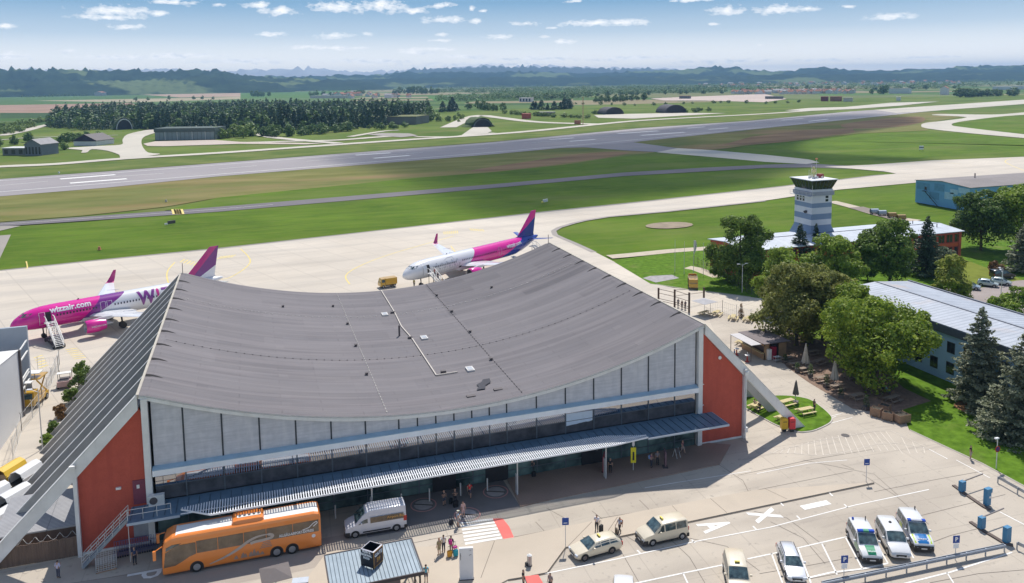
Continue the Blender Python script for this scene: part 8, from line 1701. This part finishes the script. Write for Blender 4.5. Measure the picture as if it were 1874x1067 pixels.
# far scattered woods on the plain as masses
def pxpts(poly,n):
    P=poly; u0,u1=min(p[0] for p in P),max(p[0] for p in P); v0,v1=min(p[1] for p in P),max(p[1] for p in P); out=[]
    k=0
    while len(out)<n and k<n*30:
        k+=1; u,v=rr.uniform(u0,u1),rr.uniform(v0,v1)
        if inpoly(u,v,P): out.append(G(u,v))
    return out
for lab,poly,n,s0,s1 in [('loose tree belt in the middle distance right of the wood',[(800,186),(960,184),(1080,180),(1080,176),(900,177),(800,180)],330,.8,1.5),('hedges and small woods in the fields beyond the wood',[(250,172),(500,168),(700,167),(760,164),(500,163),(250,167)],120,.8,1.5),('green belt of trees behind the arched shelters',[(900,178),(1000,180),(1100,174),(1330,169),(1330,165),(1100,169),(900,173)],620,.9,1.5),('trees scattered between the town houses',[(1200,164),(1350,166),(1560,166),(1760,163),(1760,160),(1500,161),(1200,161)],260,.9,1.5),('wooded belt at the foot of the left hills',[(-40,174),(150,172),(210,168),(215,163.5),(-40,166)],420,1.2,2.0),('far belt of trees behind the left fields',[(215,163),(300,160),(440,156),(560,154.5),(600,157),(440,161),(300,166)],200,1.2,1.9),('belt of trees and hedges across the middle distance',[(800,164),(1000,161),(1200,158),(1400,155),(1500,156),(1300,163),(1100,168),(900,171),(800,170)],900,1.1,1.8),('tree belt between the town and the hills on the right',[(1300,152.5),(1500,149.5),(1874,144),(1950,144),(1950,158),(1874,159),(1700,162),(1500,160),(1350,158)],520,1.2,1.9),('woods in the middle of the plain below the hills',[(700,158),(900,153.5),(1100,151.5),(1300,149.5),(1300,152),(1100,156),(900,161),(700,163)],450,1.4,2.2)]:
    mass('woodland',lab,pxpts(poly,n),PB,f_bl,s0,s1,keep=.14,wf=1.6)
# ---------------------------------------------------------------- far buildings, hills, haze
m_roofr=mat('terracotta roof',(0.33,0.15,0.095),0.9,0.15,.5); m_roofg=mat('grey far roof',(0.30,0.29,0.29),.8,.1,.3); m_wallc=mat('cream far wall',(0.58,0.54,0.47),.9,.08,.3); m_wallw=mat('white far wall',(0.66,0.66,0.64),.9,.05,.3)
t,rf=gable('long_hangar','long low green-grey hangar with many folding doors beyond the runway','hangar',0,0,1,1,1,1,m_wallc,m_roofg) if False else (None,None)
A_=Vector(G(284,256.5)); B_=Vector(G(394,255)); d=(B_-A_); LG=d.length; ang=math.atan2(d.y,d.x); mid=(A_+B_)/2
t=thing('long_hangar','long low green-grey hangar with a row of folding doors beyond the runway','hangar',(mid.x,mid.y,-.2),ang); m_hg=mat('hangar green grey',(0.10,0.125,0.115),.7,.08,.2); m_hd=mat('hangar door grey',(0.22,0.27,0.27),.7,.1,.3)
MB().box(-LG/2,0,0,LG/2,24,6.7).build('wall',m_hg,t); mb=MB(); mb.box(-LG/2-.4,-.8,6.7,LG/2+.4,24.5,9.6); mb.build('roof',mat('hangar roof green',(0.075,0.10,0.085),.8,.1,.2),t)
n=14
for i in range(n): x=-LG/2+.4+i*(LG-.8)/n; MB().box(x,-.15,.1,x+(LG-.8)/n-.35,-.01,6.4).build('door_leaf',m_hd,t)
for x in (-LG*.33,-LG*.13,LG*.12,LG*.34): MB().box(x-.15,-.3,.1,x+.15,-.16,6.6).build('door_post',m_wallw,t)
# shelters
def shelter(name,label,u,v,w,h,L_,face,cover=True,front=None):
    x,y=G(u,v); t=thing(name,label,'aircraft shelter',(x,y,-.2),face); n=14; arc=lambda r,s=1:[(math.cos(PI*i/n)*w/2*s,math.sin(PI*i/n)*h*s) for i in range(n+1)]
    mb=MB(); mb.rings([[(px,yy,pz) for px,pz in arc(1)]+[(px*.9,yy,pz*.9) for px,pz in arc(1)[::-1]] for yy in (0,L_)],cap=True); mb.build('arch_shell',front or m_wallw,t)
    MB().add([(px*.93,.6,pz*.93) for px,pz in arc(1)],[tuple(range(n+1))]).build('door',mat('dark shelter door',(0.035,0.032,0.035),.8,.2,.3),t)
    if cover:
        rs=np.random.RandomState(int(u)); mb=MB(); R_=[]
        for k,(yy,s) in enumerate(((1.2,1.08),(L_*.3,1.35),(L_*.7,1.4),(L_*1.1,1.0),(L_*1.3,.3))): R_.append([(math.cos(PI*i/n)*w/2*s*(1.25 if i in(0,n) else 1),yy+rs.normal(0,.5),math.sin(PI*i/n)*h*1.12*min(1,s)+rs.normal(0,.15)) for i in range(n+1)])
        mb.rings(R_,cap=False,closed=False); mb.build('earth_cover',mat('grown earth cover',(0.065,0.10,0.03),.95,.3,.3,detail=8),t)
    return t
shelter('aircraft_shelter','pale arched concrete shelter mouth at the edge of the wood',228,236.5,15,11,22,R(10)); shelter('aircraft_shelter','overgrown mound shelter with dark wide mouth near the bent taxiway',884,232,19,8,24,R(5),front=m_hg)
shelter('aircraft_shelter','bare dark arched shelter, left of the pair on the pale apron',1125,209,26,9,25,R(0),False,mat('dark arch shell',(0.055,0.05,0.055),.8,.2,.3)); shelter('aircraft_shelter','bare dark arched shelter, right of the pair on the pale apron',1237,206.5,30,10.5,30,R(-5),False,MT['dark arch shell'])
def blk(name,label,cat,u0,u1,v,h,dp,wm,rm,wins=0,flat=True,ridge=2.5):
    a,b=Vector(G(u0,v)),Vector(G(u1,v)); d=b-a; t=thing(name,label,cat,((a.x+b.x)/2,(a.y+b.y)/2,-.3),math.atan2(d.y,d.x)); w=d.length/2
    if flat: MB().box(-w,0,0,w,dp,h).build('wall',wm,t); MB().box(-w-.4,-.4,h,w+.4,dp+.4,h+.5).build('roof',rm,t)
    else:
        mb=MB(); mb.prismY([(-w,0),(w,0),(w,h),(0,h+ridge),(-w,h)],0,dp); mb.build('wall',wm,t); mb=MB(); mb.prismY([(-w-.4,h-.1),(0,h+ridge+.05),(w+.4,h-.1),(w+.4,h+.25),(0,h+ridge+.4),(-w-.4,h+.25)],-.5,dp+.5); mb.build('roof',rm,t)
    for i in range(wins): x=-w+(i+.5)*2*w/wins; MB().box(x-w/wins*.5,-.1,1,x+w/wins*.5,-.01,h*.8).build('window',m_wnd,t)
    return t
m_grs=mat('grassy roof',(0.15,0.16,0.06),.95,.2,.2); m_gcx=mat('grey bunker wall',(0.17,0.175,0.165),.9,.15,.1)
blk('long_bunker','long grey bunker with overgrown flat roof before the wood','bunker',664,762,227.5,8,40,m_gcx,m_grs,0); blk('bunker_annex','low grey bunker annex at the left end of the long bunker','bunker',655,672,226.5,5,25,m_gcx,m_gcx)
blk('gabled_shed','grey gabled house at the left beyond the runway','house',46,76,284,7,16,mat('blue grey boards',(0.16,0.18,0.20),.8,.1,.5),m_roofg,5,False,3.4); blk('white_roof_shed','low open shed with white roof left of the gabled house','shed',5,45,283.5,4.5,10,m_gcx,m_wallw,3); blk('teal_container','teal painted box building right of the gabled house','container',76,91,277,4.5,8,mat('teal sheet',(0.04,0.24,0.28),.7,.1,.5),m_gcx,1)
blk('dark_roof_hall','low white walled hall with dark gable face beyond the runway','hall',135,177,266,3.6,20,m_wallw,m_dk,0,False,4.6); blk('maroon_gable','x','x',0,1,290,1,1,m_wallw,m_dk) if False else None
t=[o for o in COL.objects if o.name.startswith('dark_roof_hall')][0]; a=Vector(G(135,266)); b=Vector(G(177,266)); w=(b-a).length/2; mb=MB(); mb.prismY([(-w,3.3),(w,3.3),(w,3.7),(0,8.2),(-w,3.7)],-.25,-.02); mb.build('gable_face',mat('dark gable boards',(0.03,0.022,0.04),.8,.2,.5),t)
blk('red_container','bright red container beside the bent taxiway','container',955,969,217,5.5,8,mat('container red',(0.45,0.10,0.06),.7,.1,.5),MT['container red'] if 'container red' in MT else m_roofr); blk('flat_shelter','low flat grey shelter building under shrubs','shelter',983,1012,212,4.5,12,m_gcx,m_roofg); blk('white_house','white low building behind the dark trees','house',950,972,186,8,12,m_wallw,m_wallw,4)
t=thing('approach_mast','slim red and white lattice mast beside the far taxiway','mast',(*G(1067,227),0)); mb=MB()
for k in range(9):
    for s in (-.5,.5): mb.bar((s,0,k*3),(s,0,k*3+3),.22); 
    mb.bar((-.5,0,k*3),(.5,0,k*3+3),.15)
mb.build('lattice',mat('mast orange',(0.5,0.3,0.22),.7,.2,.3),t); MB().box(-9,-1,0,-3,1,4).build('red_hut',mat('hut red',(0.45,0.18,0.12),.8,.1,.5),t)
for i,(u0,u1,v,h,l) in enumerate([(1243,1262,180.5,6,'small brown building on the far pad, left'),(1502,1515,185,8,'dark red hut at the far taxiway end, left'),(1519,1540,185,8,'dark red shed at the far taxiway end, middle'),(1543,1560,185.5,6,'pale shed at the far taxiway end, right'),(1400,1432,181,5,'long dark low building on the open grass'),(1640,1648,184,6,'tiny white hut at the right of the far huts')]):
    blk('far_hut',l,'hut',u0,u1,v,h,10,[m_gcx,mat('dark red far wall',(0.22,0.06,0.05),.9,.1,.3),MT['terracotta roof'],m_wallc,m_gcx,m_wallw][i],[m_roofr,MT['terracotta roof'],m_roofr,m_roofg,m_gcx,m_wallw][i],0)
# houses
def house_proto(rm,wm,w=11,d=9,h=5.5,r=3.6):
    t=bpy.data.objects.new('house',None); COL.objects.link(t); mb=MB(); mb.prismX([(-d/2,0),(d/2,0),(d/2,h),(0,h+r),(-d/2,h)],-w/2,w/2); mb.build('wall',wm,t); mb=MB(); mb.prismX([(-d/2-.5,h-.3),(0,h+r+.1),(d/2+.5,h-.3),(d/2+.5,h+.1),(0,h+r+.5),(-d/2-.5,h+.1)],-w/2-.5,w/2+.5); rf=mb.build('roof',rm,t)
    mb=MB(); mb.box(w*.2,-.3,h+r-.4,w*.2+.6,.3,h+r+1.2); mb.build('chimney',m_roofr,rf); return t
HP=[house_proto(m_roofr,m_wallc),house_proto(m_roofr,m_wallw,13,9),house_proto(m_roofg,m_wallw,14,10,6,2.5),house_proto(m_roofr,m_wallw,9,9,5,4)]
used=set()
def houses(label,group,poly,n,s=1.0):
    for (x,y) in pxpts(poly,n):
        k=rr.randrange(4); src=HP[k]
        if k not in used: used.add(k); o=src; o.location=(x,y,-.5); o.rotation_euler=(0,0,rr.random()*3)
        else: o=dup(src,(x,y,-.5),rr.random()*3)
        q=s*rr.uniform(.8,1.3); o.scale=(q,q,q*.9); tag(o,label,'house',group)
houses('small red-roofed house in the town at the middle right','town houses at the middle right',[(1340,168.5),(1400,167),(1560,168),(1565,171.5),(1400,172.5),(1340,172)],80,1.1)
houses('small house in the farm village beyond the wood','houses of the farm village',[(575,174),(650,171),(700,174),(750,176),(760,179),(650,180),(575,177)],26,1.25)
houses('tiny pale house scattered on the distant plain','houses scattered on the distant plain',[(1250,157),(1340,154),(1500,151),(1700,150),(1800,152),(1700,157),(1500,158),(1300,160)],60,1.5); houses('tiny house below the left hills','houses below the left hills',[(60,166),(200,163),(260,166),(200,170),(60,170)],10,1.5)
houses('tiny house at the foot of the left wooded ridge','houses at the foot of the left ridge',[(340,160),(430,156),(480,157),(470,163),(360,166)],24,1.5); houses('tiny pale house on the slope of the distant middle hills','houses below the middle hills',[(760,156.5),(1000,154),(1000,157),(760,160)],40,1.6)
for i,(u0,u1,v,h,l) in enumerate([(1626,1664,171,12,'long white factory block right of the town'),(1816,1850,164,9,'long white hall in the right distance, left'),(1852,1880,163,9,'long white hall in the right distance, right'),(1720,1734,173,14,'white house with red roof before the dark tree row'),(567,632,179.5,7,'long pale barn before the farm village'),(686,706,156,12,'pale long hall in the distance behind the grove'),(173,186,175,14,'red-roofed barn at the end of the left hedge line'),(426,446,169,12,'red-roofed farmhouse in the left fields')]):
    blk('far_hall' if i<3 else 'far_barn',l,'hall' if i<3 else 'barn',u0,u1,v,h,22,[m_wallw,m_wallw,m_wallw,m_wallw,m_wallc,m_wallw,m_wallc,m_wallc][i],[m_roofg,m_wallw,m_wallw,m_roofr,m_roofg,m_roofg,m_roofr,m_roofr][i],0,i in(0,1,2,4,5),5)
# hills
def ridge(name,D,pts,th,m,seed,nx=150,ny=14,rough=.10,foot=0.0):
    rs=np.random.RandomState(seed); us=np.linspace(pts[0][0],pts[-1][0],nx); vs=np.interp(us,[p[0] for p in pts],[p[1] for p in pts]); vs=vs+np.convolve(rs.normal(0,rough*3,nx+8),np.ones(5)/5,'same')[4:-4]
    V=[];F=[]
    for j in range(ny):
        t_=j/(ny-1); Dj=D+(t_-.5)*th; prof=math.sin(PI*min(1,max(0,t_)))**.8
        for i in range(nx):
            dr=ray(us[i],vs[i]); hh=math.hypot(dr.x,dr.y); X,Y=CX+dr.x/hh*Dj,CY+dr.y/hh*Dj; top=CZ+dr.z/hh*D
            e=min(1,i/5,(nx-1-i)/5); V.append((X,Y,-.8+max(0,top+.8)*prof*(e if True else 1)*(1+.09*rs.normal() if 0<j<ny-1 else 1)))
    for j in range(ny-1):
        for i in range(nx-1): a=j*nx+i; F.append((a,a+1,a+1+nx,a+nx))
    o=np_obj(name,V,F,m); o['kind']='structure'; o.data.polygons.foreach_set('use_smooth',[True]*len(F)); return o
m_hill=mat('wooded hill',(0.016,0.032,0.018),.95,.4,.009,detail=10,col2=(0.03,0.05,0.022),spec=.05); overlay(m_hill,noise_mask(m_hill,0.0016,.57,.60,5,(1,1,3)),(0.14,0.18,0.07),.9); overlay(m_hill,noise_mask(m_hill,0.02,.5,.7,8),(0.02,0.035,0.018),.5)
m_mtn=mat('far mountain',(0.06,0.08,0.07),.95,.2,.001,detail=8)
ridge('hills',5400,[(-400,130),(0,128),(100,127.6),(175,130.6),(250,130),(300,132.6),(363,129.6),(390,130),(421,132),(439,139),(470,141.5),(560,144),(640,148),(720,153)],1500,m_hill,1)
ridge('hills',4700,[(-400,158),(0,151),(100,148),(200,150),(300,146),(360,141),(430,143),(470,150),(540,155)],1000,m_hill,5,rough=.25)
ridge('hills',7800,[(400,146),(480,141),(573,140.7),(613,138),(690,138.5),(750,134),(830,132.5),(900,134),(980,131.4),(1070,135.4),(1127,133),(1247,130),(1287,124.7),(1340,124),(1380,128.7),(1410,131),(1454,130),(1480,124.7),(1507,123.4),(1534,127.4),(1550,129.5),(1614,130),(1667,128),(1774,123.4),(1800,121.5),(1874,120.7),(2300,119)],2500,m_hill,2,260)
ridge('hills',6300,[(560,150),(640,146),(760,144),(900,142),(1100,141),(1250,139),(1400,138),(1600,136),(1800,132),(2000,130),(2300,130)],1500,m_hill,6,200,rough=.3)
ridge('mountains',10000,[(640,142),(700,137),(736,131.4),(760,127.4),(813,126),(940,123.4),(1007,123.4),(1087,126),(1220,128),(1290,130),(1400,134)],1800,m_mtn,3,rough=.08)
ridge('mountains',11600,[(-500,134),(-100,131),(60,129),(150,131),(300,129),(420,130),(480,129),(530,127),(590,129),(650,132),(780,129),(840,124),(880,121.5),(930,123),(980,122),(1040,124),(1150,126),(1250,127),(1400,130),(1600,134)],1600,mat('alpine rock',(0.42,0.43,0.44),.95,.2,.001),4,220,rough=.03)  # pale rock colour stands in for distance haze
# a fair-weather cloud high beyond the view: its shadow lies over the runway
sh=[(870,386),(740,325),(600,290),(700,276),(900,258),(1200,236),(1400,218),(1600,208),(1690,222),(1560,243),(1470,262),(1500,282),(1720,290),(1650,300),(1480,306),(1380,335),(1250,352),(1100,374),(1000,388)]
P_=[G(*p) for p in smooth_px(sh,3,True)]; Hc=1300.0; off=Vector((math.sin(R(SUN_AZ)),math.cos(R(SUN_AZ))))*Hc/math.tan(R(SUN_EL)); cxm=sum(p[0] for p in P_)/len(P_); cym=sum(p[1] for p in P_)/len(P_)
m_cl=bpy.data.materials.new('thin cloud'); m_cl.use_nodes=True; n_,l_,b_=tn(m_cl); b_.inputs['Base Color'].default_value=(.9,.9,.9,1); b_.inputs['Roughness'].default_value=1; tr_=n_.new('ShaderNodeBsdfTransparent'); mx=n_.new('ShaderNodeMixShader')
at_=n_.new('ShaderNodeAttribute'); at_.attribute_name='edge'; nz_=n_.new('ShaderNodeTexNoise'); nz_.inputs['Scale'].default_value=.02; nz_.inputs['Detail'].default_value=5; tcc=n_.new('ShaderNodeTexCoord'); l_.new(tcc.outputs['Object'],nz_.inputs['Vector'])
q=n_.new('ShaderNodeMath'); q.operation='MULTIPLY_ADD'; l_.new(nz_.outputs[0],q.inputs[0]); q.inputs[1].default_value=.5; q.inputs[2].default_value=.25; q2=n_.new('ShaderNodeMath'); q2.operation='MULTIPLY'; q2.use_clamp=True; l_.new(q.outputs[0],q2.inputs[0]); l_.new(at_.outputs['Fac'],q2.inputs[1]); q3=n_.new('ShaderNodeMath'); q3.operation='MULTIPLY'; l_.new(q2.outputs[0],q3.inputs[0]); q3.inputs[1].default_value=CLOUD_D
l_.new(q3.outputs[0],mx.inputs[0]); l_.new(tr_.outputs[0],mx.inputs[1]); l_.new(b_.outputs[0],mx.inputs[2]); l_.new(mx.outputs[0],n_['Material Output'].inputs[0])
V=[];F=[];E_=[]; n=len(P_); ks=((0,1.0),(.5,1.0),(.88,.95),(.97,.6),(1.05,0.0))
for sgn,zo in ((1,30),(-1,-8)):
    for k,(f,e) in enumerate(ks):
        for i,(x,y) in enumerate(P_): V.append((cxm+(x-cxm)*f+off.x,cym+(y-cym)*f+off.y,Hc+zo*(1-f*f*.85)*(1+.3*math.sin(i*1.3)))); E_.append(e)
for h_ in range(2):
    for k in range(len(ks)-1):
        for i in range(n): a=(h_*len(ks)+k)*n; F.append((a+i,a+(i+1)%n,a+n+(i+1)%n,a+n+i))
cl=np_obj('cloud',V,F,m_cl); a_=cl.data.attributes.new('edge','FLOAT','POINT'); a_.data.foreach_set('value',E_); cl['kind']='structure'
# haze
HZ=MB().box(-12500,-450,-1.6,16500,14500,275).build('haze',None); HZ['kind']='stuff'; HZ['label']='thin blue summer haze over the whole plain'; HZ['category']='haze'
mh=bpy.data.materials.new('haze'); mh.use_nodes=True; nn_=mh.node_tree; nn_.nodes.clear(); pv=nn_.nodes.new('ShaderNodeVolumePrincipled'); pv.inputs['Color'].default_value=(0.33,0.62,0.99,1); pv.inputs['Density'].default_value=HAZE_D; pv.inputs['Anisotropy'].default_value=0.0
ou=nn_.nodes.new('ShaderNodeOutputMaterial'); nn_.links.new(pv.outputs[0],ou.inputs['Volume']); HZ.data.materials.append(mh)
bpy.context.view_layer.update()
